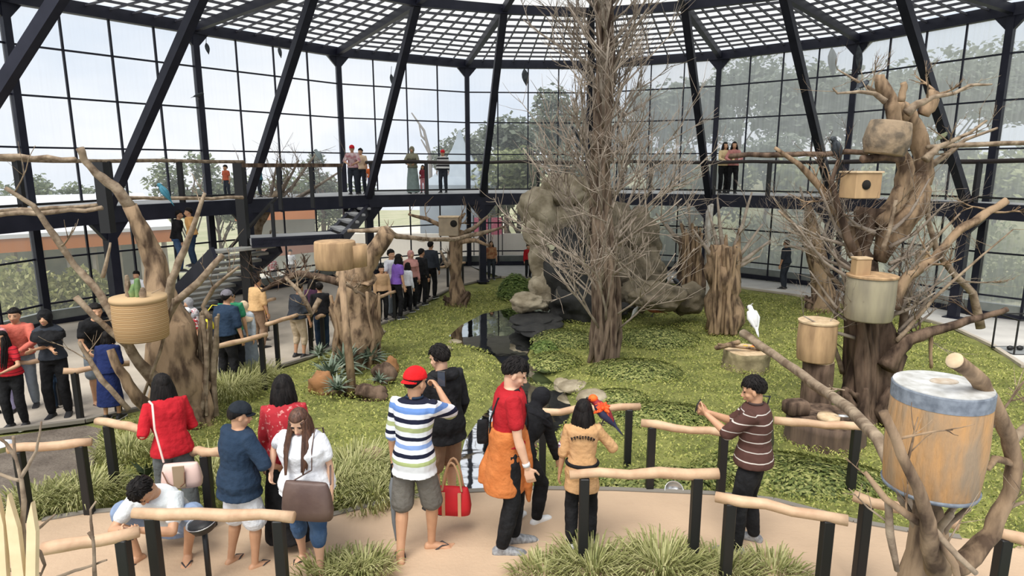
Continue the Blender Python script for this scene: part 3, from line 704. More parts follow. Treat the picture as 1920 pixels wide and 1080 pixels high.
def zg(x, y):
    z = g(y) + .05 * mnoise.noise(Vector((x * .7, y * .7, 0))) * smooth((y - 6) / 2)
    if XMIN < x < XMAX and YMIN < y < YMAX:
        d = segd((x, y), POND)
        if inside((x, y), POND): z = lerp(wz(y) - .02, wz(y) - .4, smooth(d / .5))
        else: z = lerp(wz(y) - .02, z, smooth((d + .02) / .42))
    return z
# terrain grid
m = MB(); xs = [i * .14 - 17 for i in range(int(36 / .14))]; ys = [2.6 + j * .14 for j in range(int(23 / .14))]
nx = len(xs); vs = [(x, y, zg(x, y) - .012) for y in ys for x in xs]; fs = []
for j in range(len(ys) - 1):
    for i in range(nx - 1):
        cx_, cy_ = xs[i] - CX, ys[j] - CY
        if cx_ * cx_ + cy_ * cy_ < 14.6 ** 2: a = j * nx + i; fs.append((a, a + 1, a + nx + 1, a + nx))
m.add(vs, fs); o = m.build('floor_lawn', LAWN); o['kind'] = 'structure'
bm = bmesh.new(); bm.from_mesh(o.data); bmesh.ops.delete(bm, geom=[v for v in bm.verts if not v.link_faces], context='VERTS'); bm.to_mesh(o.data); bm.free()

def drape(name, poly, m_, up=.02, cell=.35, smooth_=True):
    bm = bmesh.new(); vs = [bm.verts.new((x, y, 0)) for x, y in poly]; f = bm.faces.new(vs)
    x0, x1 = min(p[0] for p in poly), max(p[0] for p in poly); y0, y1 = min(p[1] for p in poly), max(p[1] for p in poly)
    x = x0 + cell
    while x < x1: bmesh.ops.bisect_plane(bm, geom=bm.verts[:] + bm.edges[:] + bm.faces[:], plane_co=(x, 0, 0), plane_no=(1, 0, 0)); x += cell
    y = y0 + cell
    while y < y1: bmesh.ops.bisect_plane(bm, geom=bm.verts[:] + bm.edges[:] + bm.faces[:], plane_co=(0, y, 0), plane_no=(0, 1, 0)); y += cell
    bmesh.ops.triangulate(bm, faces=bm.faces[:])
    for v in bm.verts: v.co.z = g(v.co.y) + up
    if sum(f.normal.z for f in bm.faces) < 0: bmesh.ops.reverse_faces(bm, faces=bm.faces[:])
    me = bpy.data.meshes.new(name); bm.to_mesh(me); bm.free(); me.materials.append(m_); o = bpy.data.objects.new(name, me); COL.objects.link(o); o['kind'] = 'structure'
    return o
o = drape('floor_pond_water', POND, WATER, 0, .3)
for v in o.data.vertices: v.co.z = wz(v.co.y)
gp = lambda L: [(p.x, p.y) for p in (G(x, y) for x, y in L)]
NEAR = gp([(-180, 1010), (0, 990), (80, 982), (160, 968), (240, 962), (360, 972), (470, 985), (560, 988), (640, 968), (735, 944), (800, 934), (870, 928), (1000, 922), (1150, 924), (1340, 932), (1450, 944), (1600, 984), (1700, 1002), (1800, 1015), (1990, 1040), (2150, 1130), (2150, 1200), (-180, 1200)])
drape('floor_near_path', NEAR, CONC, .035)
LEFTP = gp([(-260, 830), (0, 812), (160, 792), (235, 775), (300, 762), (400, 730), (470, 712), (500, 697), (580, 672), (620, 655), (690, 618), (745, 598), (800, 566), (850, 540), (900, 528), (940, 520)]) + [(INN[2].x + .3, INN[2].y + .9)] + [(OUT[i].x, OUT[i].y) for i in (2, 1, 0, -1, -2)] + [(-12.9, 9)]
drape('floor_left_path', LEFTP, CONCG, .03, .5)
RP = gp([(940, 521), (1010, 520), (1110, 522), (1250, 530), (1390, 541), (1500, 556), (1600, 572), (1700, 592), (1790, 617), (1860, 650), (1920, 690), (2040, 760)]) + [(OUT[i].x, OUT[i].y) for i in (7, 6, 5, 4, 3, 2)]
drape('floor_far_path', RP, mat('pale concrete', (.62, .60, .56), .85, (.52, .50, .47), 1.5), .03, .5)
BED = gp([(-120, 838), (0, 822), (160, 800), (190, 806), (175, 880), (100, 935), (0, 960), (-120, 985)])
drape('floor_soil_bed', BED, SOIL, .02)
# kerb along paths
def kerb(pts, m_, w=.10, h=.06, name='trim_kerb'):
    mb = MB()
    for a, b in zip(pts, pts[1:]): mb.bar((a[0], a[1], g(a[1]) + .03), (b[0], b[1], g(b[1]) + .03), w, h)
    o = mb.build(name, m_, smooth_=False); o['kind'] = 'structure'
kerb(RP[:11], CONCG); kerb(LEFTP[:16], mat('kerb stone', (.20, .18, .15), .9), .08, .05); kerb(NEAR[2:19], mat('kerb stone', (.20, .18, .15), .9), .07, .04)

# ---- ground cover: countless small leaves, denser and larger clumps near
LEAF = leafmat('ground cover leaf', (.075, .10, .020), (.26, .29, .06), (.52, .50, .16))
LAWNP = gp([(400, 800), (430, 735), (500, 705), (590, 677), (690, 624), (745, 602), (830, 562), (900, 545), (1010, 528), (1250, 536), (1390, 548), (1500, 563), (1700, 600), (1790, 625), (1920, 700), (2040, 780), (2080, 1060), (1900, 1035), (1800, 1008), (1700, 995), (1600, 976), (1450, 936), (1340, 924), (1150, 916), (1000, 914), (870, 918), (735, 936), (640, 960), (560, 980), (480, 975), (400, 960)])
LEFTG = gp([(185, 812), (300, 775), (400, 740), (470, 800), (470, 960), (360, 960), (240, 950), (160, 956), (80, 972), (60, 962), (110, 932), (180, 880)])
def clutter(name, polys, n, size, m_, label, cat, seed, hfun, zoff=.0):
    rr = random.Random(seed); vs = []; fs = []; tot = 0; mb = MB()
    bb = [(min(p[0] for p in q), max(p[0] for p in q), min(p[1] for p in q), max(p[1] for p in q)) for q in polys]; ar = [(b[1] - b[0]) * (b[3] - b[2]) for b in bb]
    while tot < n:
        q = rr.choices(range(len(polys)), ar)[0]; b = bb[q]
        # nearer ground gets more leaves, so that they stay fine
        y = b[2] + (b[3] - b[2]) * rr.random() ** 1.9; x = rr.uniform(b[0], b[1])
        if not inside((x, y), polys[q]): continue
        if XMIN < x < XMAX and YMIN < y < YMAX and (inside((x, y), POND) or segd((x, y), POND) < .06): continue
        hh = hfun(x, y)
        if hh <= 0: continue
        s = size * (.7 + .05 * y) * rr.uniform(.6, 1.3); z = zg(x, y) + zoff + hh * rr.uniform(.2, 1.)
        a = rr.uniform(0, 2 * pi); ti = rr.uniform(-.9, .9); dx, dy = cos(a), sin(a)
        c = Vector((x, y, z)); u_ = Vector((dx * cos(ti), dy * cos(ti), sin(ti))) * s; w_ = Vector((-dy, dx, rr.uniform(-.5, .5))) * (s * .42)
        bi = len(vs); vs += [c - u_, c + w_, c + u_, c - w_]; fs.append((bi, bi + 1, bi + 2, bi + 3)); tot += 1
    mb.add(vs, fs); o = mb.build(name, m_, smooth_=False); tag(o, label, cat, None, 'stuff'); return o
def hump(x, y): return .05 + .09 * smooth(mnoise.noise(Vector((x * .9, y * .9, 3))) * 1.6 + .35)
clutter('ground_cover', [LAWNP], 90000, .020, LEAF, 'low yellow-green leafy ground cover over the whole garden round the pond', 'ground cover', 5, hump)
clutter('ground_cover', [LEFTG], 14000, .019, leafmat('left bed leaf', (.10, .13, .03), (.20, .21, .05), (.34, .32, .10)), 'low green ground cover in the bed left of the near path', 'ground cover', 6, lambda x, y: .10)
# darker shrubby humps
def mound(px, py, rx, ry, hh, n, label, leaf=None, cat='shrub', grp='low leafy mounds on the lawn', size=.030, seed=1, name='leafy_mound'):
    c = G(px, py); c.z = zg(c.x, c.y); rr = random.Random(seed + px); vs = []; fs = []
    for _ in range(n):
        a, b_ = rr.uniform(0, 2 * pi), rr.random() ** .5; zz = sqrt(max(0, 1 - b_ * b_)) * rr.uniform(.7, 1.05)
        p = c + Vector((cos(a) * b_ * rx, sin(a) * b_ * ry, zz * hh)); t = rr.uniform(0, 2 * pi); s = size * rr.uniform(.6, 1.4)
        n_ = Vector((cos(a) * b_, sin(a) * b_, zz + .3)).normalized(); u_ = Vector((cos(t), sin(t), rr.uniform(-.5, .5))); u_ = (u_ - n_ * u_.dot(n_) * .7).normalized() * s; w_ = u_.cross(n_).normalized() * (s * .45)
        bi = len(vs); vs += [p - u_, p + w_, p + u_, p - w_]; fs.append((bi, bi + 1, bi + 2, bi + 3))
    m_ = MB(); m_.add([v - c * 0 for v in vs], fs)
    e = empty(name, c, 0, label, cat, grp)
    m_.build('foliage', leaf or LEAF2, e, smooth_=False)
    m2 = MB(); m2.ell(c, (rx * .8, ry * .8, hh * .75), n=16, m=8); m2.build('undergrowth', mat('dark green undergrowth', (.07, .09, .03), .95), e)  # plain dark green core under the leaves
LEAF2 = leafmat('mound leaf', (.08, .11, .03), (.20, .23, .06), (.42, .42, .15))
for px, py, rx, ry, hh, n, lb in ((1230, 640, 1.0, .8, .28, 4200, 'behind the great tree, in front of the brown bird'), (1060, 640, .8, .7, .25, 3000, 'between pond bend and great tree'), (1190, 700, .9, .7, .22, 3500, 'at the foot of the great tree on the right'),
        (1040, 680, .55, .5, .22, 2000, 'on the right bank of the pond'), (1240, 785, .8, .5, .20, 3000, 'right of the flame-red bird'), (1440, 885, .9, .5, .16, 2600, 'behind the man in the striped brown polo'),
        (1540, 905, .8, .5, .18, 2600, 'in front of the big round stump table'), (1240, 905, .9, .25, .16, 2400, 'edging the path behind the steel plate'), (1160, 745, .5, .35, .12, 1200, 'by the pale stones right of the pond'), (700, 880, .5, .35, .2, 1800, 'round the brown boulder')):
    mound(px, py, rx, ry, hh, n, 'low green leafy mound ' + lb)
# ---- tussocks of long grass
def tussock(px, py, r, h, n, label, cols=None, seed=3, up=0., name='grass_tussock', cat='grass', grp='tussocks of long grass'):
    c = G(px, py); rr = random.Random(seed + px); m_ = MB(); vs = []; fs = []
    for _ in range(n):
        a = rr.uniform(0, 2 * pi); b_ = rr.random() ** .6 * r; p = c + Vector((cos(a) * b_, sin(a) * b_, 0)); L = h * rr.uniform(.5, 1.1); o_ = Vector((cos(a), sin(a), 0)) * (L * rr.uniform(.2, .9)); w_ = Vector((-sin(a), cos(a), 0)) * (.004 + .003 * rr.random())
        q1 = p + o_ * .25 + Vector((0, 0, L * .6)); q2 = p + o_ * .75 + Vector((0, 0, L * .85)); q3 = p + o_ * 1.2 + Vector((0, 0, L * .75)); bi = len(vs)
        vs += [p - w_, p + w_, q1 + w_, q1 - w_, q2 + w_ * .7, q2 - w_ * .7, q3]; fs += [(bi, bi + 1, bi + 2, bi + 3), (bi + 3, bi + 2, bi + 4, bi + 5), (bi + 5, bi + 4, bi + 6)]
    m_.add(vs, fs); o = m_.build(name, cols or GRB, loc=c, smooth_=False); return tag(o, label, cat, grp, None)
GRB = leafmat('long grass blade', (.17, .19, .06), (.34, .34, .13), (.55, .53, .27))
for px, py, r, h, n, lb in ((680, 1085, .22, .20, 500, 'at the bottom edge beside the flip-flops'), (620, 1095, .25, .18, 400, 'at the bottom edge left of the flip-flops'), (1110, 1085, .30, .22, 700, 'in front of the post of the middle perch rail'), (1240, 1085, .32, .24, 900, 'largest, at the bottom edge between two rails'),
        (1350, 1090, .28, .20, 500, 'at the bottom edge near the right perch rail'), (1450, 1085, .25, .16, 400, 'by the feet of the man in striped brown polo'), (1020, 1090, .24, .16, 400, 'beside the grey sneakers'),
        (660, 900, .45, .30, 1100, 'below the brown boulder'), (620, 930, .35, .26, 700, 'behind the woman with brown shoulder bag'), (700, 940, .4, .22, 800, 'along the path left of the striped shirt'), (150, 940, .4, .22, 800, 'in the bed behind the crouching man'), (60, 955, .35, .2, 500, 'at the left end of the soil bed'),
        (430, 745, .5, .35, 900, 'right of the basket tree roots'), (470, 720, .45, .35, 700, 'beside the left perch rails'), (240, 860, .35, .3, 500, 'behind the woman in the red sweater'), (400, 900, .35, .3, 500, 'between red sweater and navy shirt')):
    tussock(px, py, r, h, n, 'tussock of long pale grass ' + lb)
# ================================================================ perch rails
def rail(x0, y0, x1, y1, posts, label, hgt=.75, r=.040, base_extra=0.1, sag=.02, grp='wooden perch rails on black posts', seed=0):
    a, b = G(x0, y0, hgt), G(x1, y1, hgt); c = (a + b) / 2
    e = empty('perch_rail', Vector((c.x, c.y, g(c.y))), 0, label, 'railing', grp)
    rr = random.Random(int(x0 + y0)); m = MB(); L = (b - a).length; n = max(5, int(L / .22)); pts = []
    for i in range(n + 1):
        t = i / n; pts.append(lerp(a, b, t) + Vector((0, rr.uniform(-.012, .012), rr.uniform(-sag, sag) * (1 if 0 < i < n else .3))))
    m.tube(pts, [r * rr.uniform(.9, 1.12) for _ in pts], 12, jit=.06, seed=x0, round_=False); m.build('pole', POLE, e)
    for t in posts:
        p = lerp(a, b, t); z1 = p.z - r * .6; z0 = g(p.y) - .02; m = MB(); m.box(Vector((p.x, p.y, (z0 + z1) / 2)), (.075, .075, z1 - z0), None, .006); o = m.build('post', BLACKM, e, smooth_=False)
    return e
for a in (
 (250, 962, 552, 968, (.11, .90), 'wavy pale perch rail in front of the crouching man'),
 (80, 1030, 260, 998, (.82,), 'slanting pale perch rail at the bottom left, ending over the crouching man\'s knee'),
 (1068, 890, 1347, 888, (.10, .86), 'level pale perch rail in front of the khaki uniform, nearest in the middle', .81),
 (1342, 932, 1590, 975, (.12, .86), 'pale perch rail crossing in front of the striped-polo man\'s legs'),
 (1600, 928, 1800, 985, (.14,), 'pale perch rail running behind the stem of the big drum feeder'),
 (1866, 997, 1990, 1035, (.16,), 'pale perch rail at the right edge of the picture'),
 (1012, 772, 1200, 762, (.03, .89), 'pale perch rail beyond the woman in khaki, under the red bird'),
 (1203, 793, 1363, 812, (.13, .97), 'pale perch rail between the khaki woman and the striped-polo man'),
 (1452, 788, 1612, 800, (.97,), 'pale perch rail in front of the big round stump table'),
 (182, 790, 284, 805, (.2,), 'pale perch rail left of the woman in the red sweater'),
 (360, 847, 420, 850, (.4,), 'short perch rail between the red sweater and the navy shirt'),
 (14, 843, 172, 828, (.12, .86), 'perch rail over the dark soil bed'),
 (-40, 684, 115, 673, (.9,), 'perch rail the girl in the red striped top stands behind'),
 (118, 696, 242, 682, (.16, .75), 'perch rail in front of the person in the long navy dress'),
 (380, 655, 500, 627, (.1, .9), 'long perch rail in front of the navy shirt with yellow bag', .92),
 (500, 609, 592, 582, (.16, .85), 'pale perch rail in front of the man in beige shorts', .90),
 (594, 596, 624, 586, (.3, ), 'very short perch rail beside the box-drum stump'),
 (470, 575, 515, 560, (.6,), 'perch rail behind the woman in the grey headscarf'),
 (697, 562, 745, 545, (.15, .85), 'far perch rail in front of the girl in the white blouse'),
 (745, 543, 790, 524, (.5,), 'far perch rail in front of the purple shirt'),
 (775, 526, 806, 516, (.8, ), 'far perch rail by the dark jackets'),
 (802, 506, 848, 496, (.3, .8), 'farthest perch rail left of the box-nest tree'),
 (848, 500, 872, 492, (.2, .8), 'farthest short perch rail right of the box-nest tree'),
): rail(*a)

# ================================================================ dead trees
def px_r(r, Y): return r * Y / FPX
def twig(mb, p, d, L, r, lv, rr, n=5, up=.15, spread=.6, kids=3):
    pts = [p]; d = d.normalized(); q = p
    for i in range(4):
        d = (d + Vector((rr.uniform(-1, 1), rr.uniform(-1, 1), rr.uniform(-1, 1))) * .16 + Vector((0, 0, up * .25))).normalized(); q = q + d * (L / 4); pts.append(q)
    mb.tube(pts, [lerp(r, r * .35, i / 4) for i in range(5)], n, round_=False)
    if lv > 0:
        for _ in range(kids):
            t = rr.uniform(.25, .95); k = min(3, int(t * 4)); b = lerp(pts[k], pts[k + 1], t * 4 - k)
            o = Vector((rr.uniform(-1, 1), rr.uniform(-1, 1), rr.uniform(-.6, 1))).normalized(); twig(mb, b, d + o * spread * 1.5, L * rr.uniform(.35, .65), r * .5, lv - 1, rr, max(3, n - 1), up, spread, kids)
def limb(root, name, pix, rads, m_, Y=None, n=12, jit=.14, seed=0, tw=0, twm=None, L=.5, sub=1, endm=None):
    """pix = [(px, py, Y)]; rads in pixels at that distance"""
    pts = [V(p[0], p[1], p[2] if len(p) > 2 else Y) for p in pix]
    if not hasattr(rads, '__len__'): rads = [rads] * len(pts)
    rd = [px_r(r, p[2] if len(p) > 2 else Y) for r, p in zip(rads, pix)]
    # fill in between for gnarl
    P2, R2_ = [], []
    rr = random.Random(seed * 7 + int(pix[0][0]))
    for i in range(len(pts) - 1):
        for q in range(3):
            t = q / 3.; P2.append(lerp(pts[i], pts[i + 1], t) + Vector((rr.uniform(-1, 1), rr.uniform(-1, 1), rr.uniform(-1, 1))) * (rd[i] * .16 if q else 0)); R2_.append(lerp(rd[i], rd[i + 1], t))
    P2.append(pts[-1]); R2_.append(rd[-1])
    m = MB(); m.tube(P2, R2_, n, jit=jit, seed=seed + pix[0][0] * .1, round_=False)
    for _ in range(tw):
        k = rr.randrange(len(P2) // 3, len(P2)); o = Vector((rr.uniform(-1, 1), rr.uniform(-1, 1), rr.uniform(-.2, 1))); twig(m, P2[k], o, L * rr.uniform(.5, 1), max(.004, R2_[k] * .35), sub, rr, 5, .2)
    o = m.build(name, m_, root)
    return o, P2
def stems(root, name, px, py0, py1, w, Y, n, r, m_, seed=1, lean=0, jitY=.2, top_w=None):
    """a bundle of upright woody stems"""
    rr = random.Random(seed); m = MB()
    for _ in range(n):
        a = rr.uniform(-1, 1); b = rr.uniform(-1, 1); tw_ = (top_w if top_w is not None else w)
        p0 = V(px + a * w, py0, Y + b * jitY); p1 = V(px + lean * .5 + lerp(a, rr.uniform(-1, 1), .4) * lerp(w, tw_, .5), lerp(py0, py1, .5), Y + b * jitY * .7); p2 = V(px + lean + a * tw_, py1 + rr.uniform(-12, 12), Y + b * jitY * .6)
        k = rr.uniform(.6, 1.4) * r; m.tube([p0, lerp(p0, p1, .5) + Vector((rr.uniform(-.03, .03), 0, 0)), p1, lerp(p1, p2, .5) + Vector((rr.uniform(-.03, .03), 0, 0)), p2], [k * 1.2, k, k * .95, k * .85, k * .7], 7, jit=.2, seed=rr.random() * 9)
    return m.build(name, m_, root)
def tree(label, px, py, name='dead_tree', Y=None, grp=None):
    c = G(px, py); c.z = zg(c.x, c.y); return empty(name, c, 0, label, 'tree', grp), c.y

# -- the great dead tree in the middle
t, Y = tree('very tall grey dead tree bristling with thin twigs, centre of the hall', 1132, 678)
rr = random.Random(4); m = MB(); base = Vector((t.location.x, Y, t.location.z)); top = V(1125, 0, Y); top.z = 7.72
ax = lambda z: Vector((lerp(base.x, top.x, (z - base.z) / (top.z - base.z)) + .06 * sin(z * 1.3), Y, z))
for q in range(17):
    a = q / 17. * 2 * pi; pts = []; rds = []
    for j in range(15):
        z = base.z - .05 + (top.z - base.z) * j / 14.; w_ = lerp(.25, .12, min(1, j / 8.)) * (1.0 + .22 * sin(j * 1.7 + q * 2.3)); aa = a + j * .13 + .35 * sin(j * .9 + q * 2)
        pts.append(ax(z) + Vector((cos(aa) * w_, sin(aa) * w_, 0))); rds.append(lerp(.062, .034, j / 14.) * rr.uniform(.7, 1.25))
    m.tube(pts, rds, 8, jit=.2, seed=q)
m.tube([ax(base.z + (top.z - base.z) * j / 8.) for j in range(9)], [lerp(.19, .08, j / 8.) for j in range(9)], 12, jit=.3)
m.build('trunk', BARK, t)
TWM = mat('grey twig', (.20, .16, .125), .9, (.38, .32, .26), 5, spec=.2)
for q in range(98):
    z = base.z + .6 + (top.z - base.z - .8) * ((q * .618) % 1.0) ** .9; a = rr.uniform(0, 2 * pi); el_ = rr.uniform(.35, 1.5); p = ax(z) + Vector((cos(a), sin(a), 0)) * .14
    hfrac = (z - base.z) / (top.z - base.z); L = lerp(2.3, 1.2, hfrac) * rr.uniform(.5, 1.1)
    m = MB(); twig(m, p, Vector((cos(a), sin(a), el_)), L, rr.uniform(.018, .034), 2, rr, 6, .3, .6, 5)
    # keep twigs under the roof
    m.v = [(v[0], v[1], min(v[2], 7.75)) for v in m.v]; m.build('branch', TWM, t)
# -- the tree with the wicker drum, left
t, Y = tree('thick brown dead tree holding a wicker drum planter, left of the lawn', 345, 792)
limb(t, 'trunk', [(344, 800, Y), (336, 720, Y), (326, 640, Y), (312, 575, Y), (296, 500, Y + .05), (275, 450, Y), (245, 385, Y - .1)], [58, 50, 43, 30, 18, 15, 12], BARKT, n=20, jit=.22, seed=2)
limb(t, 'branch', [(245, 388, Y - .1), (215, 350, Y - .2), (180, 325, Y - .3), (158, 300, Y - .35), (150, 278, Y - .4)], [11, 9, 7, 6, 7], BARKL, seed=3)
limb(t, 'branch', [(312, 600, Y - .1), (322, 525, Y - .2), (345, 470, Y - .2), (362, 425, Y - .2), (384, 362, Y - .2)], [9, 8, 6, 5, 3], BARKL, seed=4, tw=2)
limb(t, 'branch', [(300, 630, Y - .4), (318, 590, Y - .5), (330, 565, Y - .5), (372, 530, Y - .5), (417, 478, Y - .5)], [7, 6, 7, 7, 5], BARKL, seed=5)
limb(t, 'branch', [(296, 722, Y - .5), (262, 682, Y - .7), (240, 645, Y - .8), (208, 582, Y - .8), (175, 535, Y - .8), (140, 498, Y - .8), (102, 442, Y - .9), (62, 385, Y - 1), (10, 352, Y - 1.1)], [15, 10, 9, 8, 7, 6, 6, 5, 4], BARKL, seed=6, tw=3, L=.7)
limb(t, 'branch', [(192, 520, Y - .8), (200, 490, Y - .8), (207, 455, Y - .8)], [4, 3, 2], BARKL, seed=7)
limb(t, 'branch', [(242, 650, Y - .8), (212, 625, Y - .9), (175, 592, Y - 1), (142, 557, Y - 1)], [7, 6, 5, 6], BARKL, seed=8, tw=1)
limb(t, 'branch', [(280, 768, Y - .7), (250, 735, Y - .9), (225, 695, Y - 1), (207, 655, Y - 1)], [14, 11, 9, 7], BARKT, seed=9)
limb(t, 'branch', [(242, 768, Y - 1), (190, 712, Y - 1.1), (162, 665, Y - 1.1), (148, 640, Y - 1.1)], [5, 5, 4, 3], BARKL, seed=10, tw=2)
limb(t, 'branch', [(268, 745, Y - .6), (300, 660, Y - .7), (325, 560, Y - .7)], [3, 3, 2], BARKL, seed=11)
limb(t, 'branch', [(395, 600, Y), (380, 575, Y), (400, 540, Y), (448, 500, Y)], [5, 4, 4, 2], BARKL, seed=12, tw=4, L=.6)
stems(t, 'stem_bundle', 385, 778, 595, 22, Y + .1, 16, .03, BARKL, 3, 4)
stems(t, 'root', 375, 800, 730, 38, Y, 14, .045, BARKT, 8, -14)
# -- twiggy tree behind, left centre
t, Y = tree('slender pale dead tree with fine twigs, behind the stair railing', 478, 560)
limb(t, 'trunk', [(478, 566, Y), (480, 480, Y), (486, 420, Y), (505, 385, Y), (520, 360, Y)], [10, 9, 8, 7, 5], BARKL, seed=2, tw=9, L=1.2, sub=2)
for q, (x1, y1) in enumerate(((595, 285), (560, 300), (640, 320), (540, 330), (450, 330), (600, 345), (520, 300))):
    limb(t, 'branch', [(500, 395, Y), (lerp(500, x1, .5), lerp(395, y1, .4), Y + .2), (x1, y1, Y - .2)], [4, 3, 1.5], TWM, seed=q, tw=6, L=1.0, sub=1)
# -- stump carrying the box drum
t, Y = tree('broad brown trunk with leaning top that carries the square tan drum', 668, 680)
limb(t, 'trunk', [(668, 690, Y), (668, 620, Y), (664, 560, Y), (668, 515, Y)], [56, 46, 42, 34], BARKT, n=18, jit=.3, seed=1)
limb(t, 'leaning_trunk', [(664, 530, Y), (685, 500, Y), (705, 465, Y), (728, 434, Y)], [22, 19, 17, 15], BARKT, n=14, seed=2)
limb(t, 'branch', [(652, 433, Y + .3), (690, 432, Y + .3), (724, 430, Y + .3), (745, 443, Y + .5), (790, 448, Y + 1.2), (850, 449, Y + 2.4), (885, 440, Y + 3.2)], [3, 4, 7, 5, 4, 4, 3], BARKL, seed=3, tw=2)
limb(t, 'branch', [(640, 530, Y), (600, 520, Y), (560, 512, Y + .2), (520, 530, Y + .3), (490, 545, Y + .3)], [8, 7, 6, 5, 3], BARKD, seed=4, tw=14, L=.6, sub=2)
limb(t, 'branch', [(600, 560, Y - .2), (585, 590, Y - .3), (560, 545, Y - .4), (535, 520, Y - .3)], [5, 5, 4, 3], BARKL, seed=5, tw=8, L=.5, sub=2)
limb(t, 'branch', [(690, 560, Y - .1), (665, 545, Y - .3), (650, 530, Y - .4)], [4, 4, 3], BARKL, seed=6, tw=5, L=.45, sub=1)
stems(t, 'stem_bundle', 672, 690, 560, 48, Y - .2, 18, .035, BARKT, 5, -4, .3)
p0 = G(662, 745); e = empty('prop_post', p0, 0, 'straight peeled tan post propping the square drum', 'post'); m = MB(); m.tube([p0, V(640, 508, p0.y + .35)], [px_r(9, p0.y), px_r(6.5, p0.y)], 12, jit=.08, round_=False); m.build('post', BARKT, e)
# -- tree with the nest box, back left
t, Y = tree('small orange-brown dead tree with a grey nest box, back left by the ring path', 856, 572)
limb(t, 'trunk', [(856, 578, Y), (855, 520, Y), (853, 470, Y), (856, 430, Y)], [20, 12, 12, 13], BARKT, n=12, jit=.25, seed=1)
for q, pl_ in enumerate(([(856, 450), (830, 425), (800, 410), (766, 402)], [(862, 440), (885, 430), (915, 405)], [(858, 455), (890, 450), (920, 462)], [(850, 480), (838, 500), (826, 470)], [(856, 436), (862, 410), (872, 400)], [(862, 445), (900, 438), (945, 425)])):
    limb(t, 'branch', [(x, y, Y + rr.uniform(-.3, .3)) for x, y in pl_], [5] + [4] * (len(pl_) - 2) + [2], BARKL if q % 2 else BARKT, seed=q, tw=3, L=.7)
stems(t, 'root', 857, 585, 555, 26, Y - .1, 12, .06, BARKD, 4, 0)
# -- back right stump
t, Y = tree('split brown trunk with broken top and grey twigs, behind the white cockatoo', 1357, 622)
limb(t, 'trunk', [(1357, 628, Y), (1358, 560, Y), (1355, 500, Y), (1352, 462, Y)], [31, 30, 26, 18], BARKT, n=16, jit=.35, seed=1)
for q, (x1, y1, x0, w0) in enumerate(((1386, 428, 1372, 17), (1344, 452, 1348, 12), (1362, 440, 1360, 12), (1333, 486, 1336, 9))): limb(t, 'trunk_spike', [(x0, 530, Y), (lerp(x0, x1, .6), 480, Y), (x1, y1, Y)], [w0, w0 * .65, 2], BARKT, seed=2 + q)
stems(t, 'stem_bundle', 1358, 625, 470, 27, Y - .3, 16, .05, BARKT, 9, 2, .2)
for q, (x1, y1) in enumerate(((1330, 400), (1410, 360), (1430, 420), (1300, 430), (1445, 450), (1425, 480), (1345, 370))):
    limb(t, 'branch', [(1360, 510, Y), (lerp(1360, x1, .5), lerp(510, y1, .45), Y), (x1, y1, Y)], [5, 4, 1.5], TWM, seed=q, tw=4, L=.8, sub=1)
t, Y = tree('clump of broken reddish trunks with white stems behind the split trunk', 1300, 560)
limb(t, 'trunk', [(1298, 562, Y), (1300, 500, Y), (1288, 440, Y)], [30, 26, 15], BARKD, n=14, jit=.35, seed=1)
stems(t, 'stem_bundle', 1300, 560, 430, 26, Y - .3, 14, .06, BARKT, 9, 2, .2); stems(t, 'pale_stem', 1322, 560, 395, 7, Y - .4, 4, .07, mat('pale birch stem', (.62, .59, .54), .8, (.4, .36, .3), 6), 2, 6, .2)
for q, (x1, y1) in enumerate(((1250, 420), (1230, 400), (1290, 380), (1340, 420))): limb(t, 'branch', [(1300, 480, Y), (lerp(1300, x1, .5), lerp(480, y1, .45), Y), (x1, y1, Y)], [4, 3, 1.5], TWM, seed=q, tw=5, L=1.0, sub=2)
# -- trunk left of the nest-box tree
t, Y = tree('leaning stripped tan trunk with a dark hollow foot, beyond the stump table', 1548, 582)
limb(t, 'trunk', [(1548, 588, Y), (1542, 530, Y), (1532, 470, Y), (1520, 420, Y), (1514, 385, Y)], [26, 20, 16, 12, 5], BARKT, n=14, jit=.25, seed=1)
stems(t, 'root', 1538, 590, 555, 34, Y, 12, .07, BARKD, 4, 4)
for q, (x1, y1) in enumerate(((1450, 370), (1480, 420), (1500, 350), (1470, 460), (1560, 400))): limb(t, 'branch', [(1532, 470, Y), (lerp(1532, x1, .5), lerp(470, y1, .45), Y), (x1, y1, Y)], [4, 3, 1.5], TWM, seed=q, tw=5, L=1.1, sub=2)
# -- the nest-box tree, right
t, Y = tree('massive gnarled tree hung with nest boxes and drums, right of the lawn', 1640, 785); NBY = Y
stems(t, 'trunk', 1625, 790, 560, 44, Y, 18, .075, BARKD, 6, -8, .35, 30)
limb(t, 'main_trunk', [(1650, 792, Y + .1), (1648, 700, Y + .1), (1640, 620, Y + .15), (1632, 560, Y + .2), (1622, 500, Y + .2), (1612, 470, Y + .2), (1618, 430, Y + .2), (1635, 390, Y + .2)], [44, 38, 30, 26, 22, 17, 20, 26], BARKD, n=18, jit=.3, seed=3)
limb(t, 'upper_trunk', [(1648, 490, Y + .2), (1668, 440, Y + .2), (1695, 402, Y + .2), (1718, 365, Y + .2), (1728, 330, Y + .2)], [12, 24, 27, 25, 18], BARKT, n=16, seed=4)
limb(t, 'upper_trunk', [(1640, 420, Y + .1), (1675, 385, Y + .1), (1695, 350, Y + .1), (1694, 300, Y + .1), (1678, 250, Y), (1676, 205, Y), (1665, 180, Y), (1655, 162, Y), (1650, 140, Y)], [15, 15, 15, 14, 12, 13, 12, 11, 8], BARKT, n=14, seed=5)
limb(t, 'upper_trunk', [(1726, 345, Y + .2), (1732, 290, Y + .2), (1718, 245, Y + .2), (1700, 215, Y + .1), (1680, 195, Y)], [17, 15, 15, 16, 12], BARKT, n=14, seed=6)
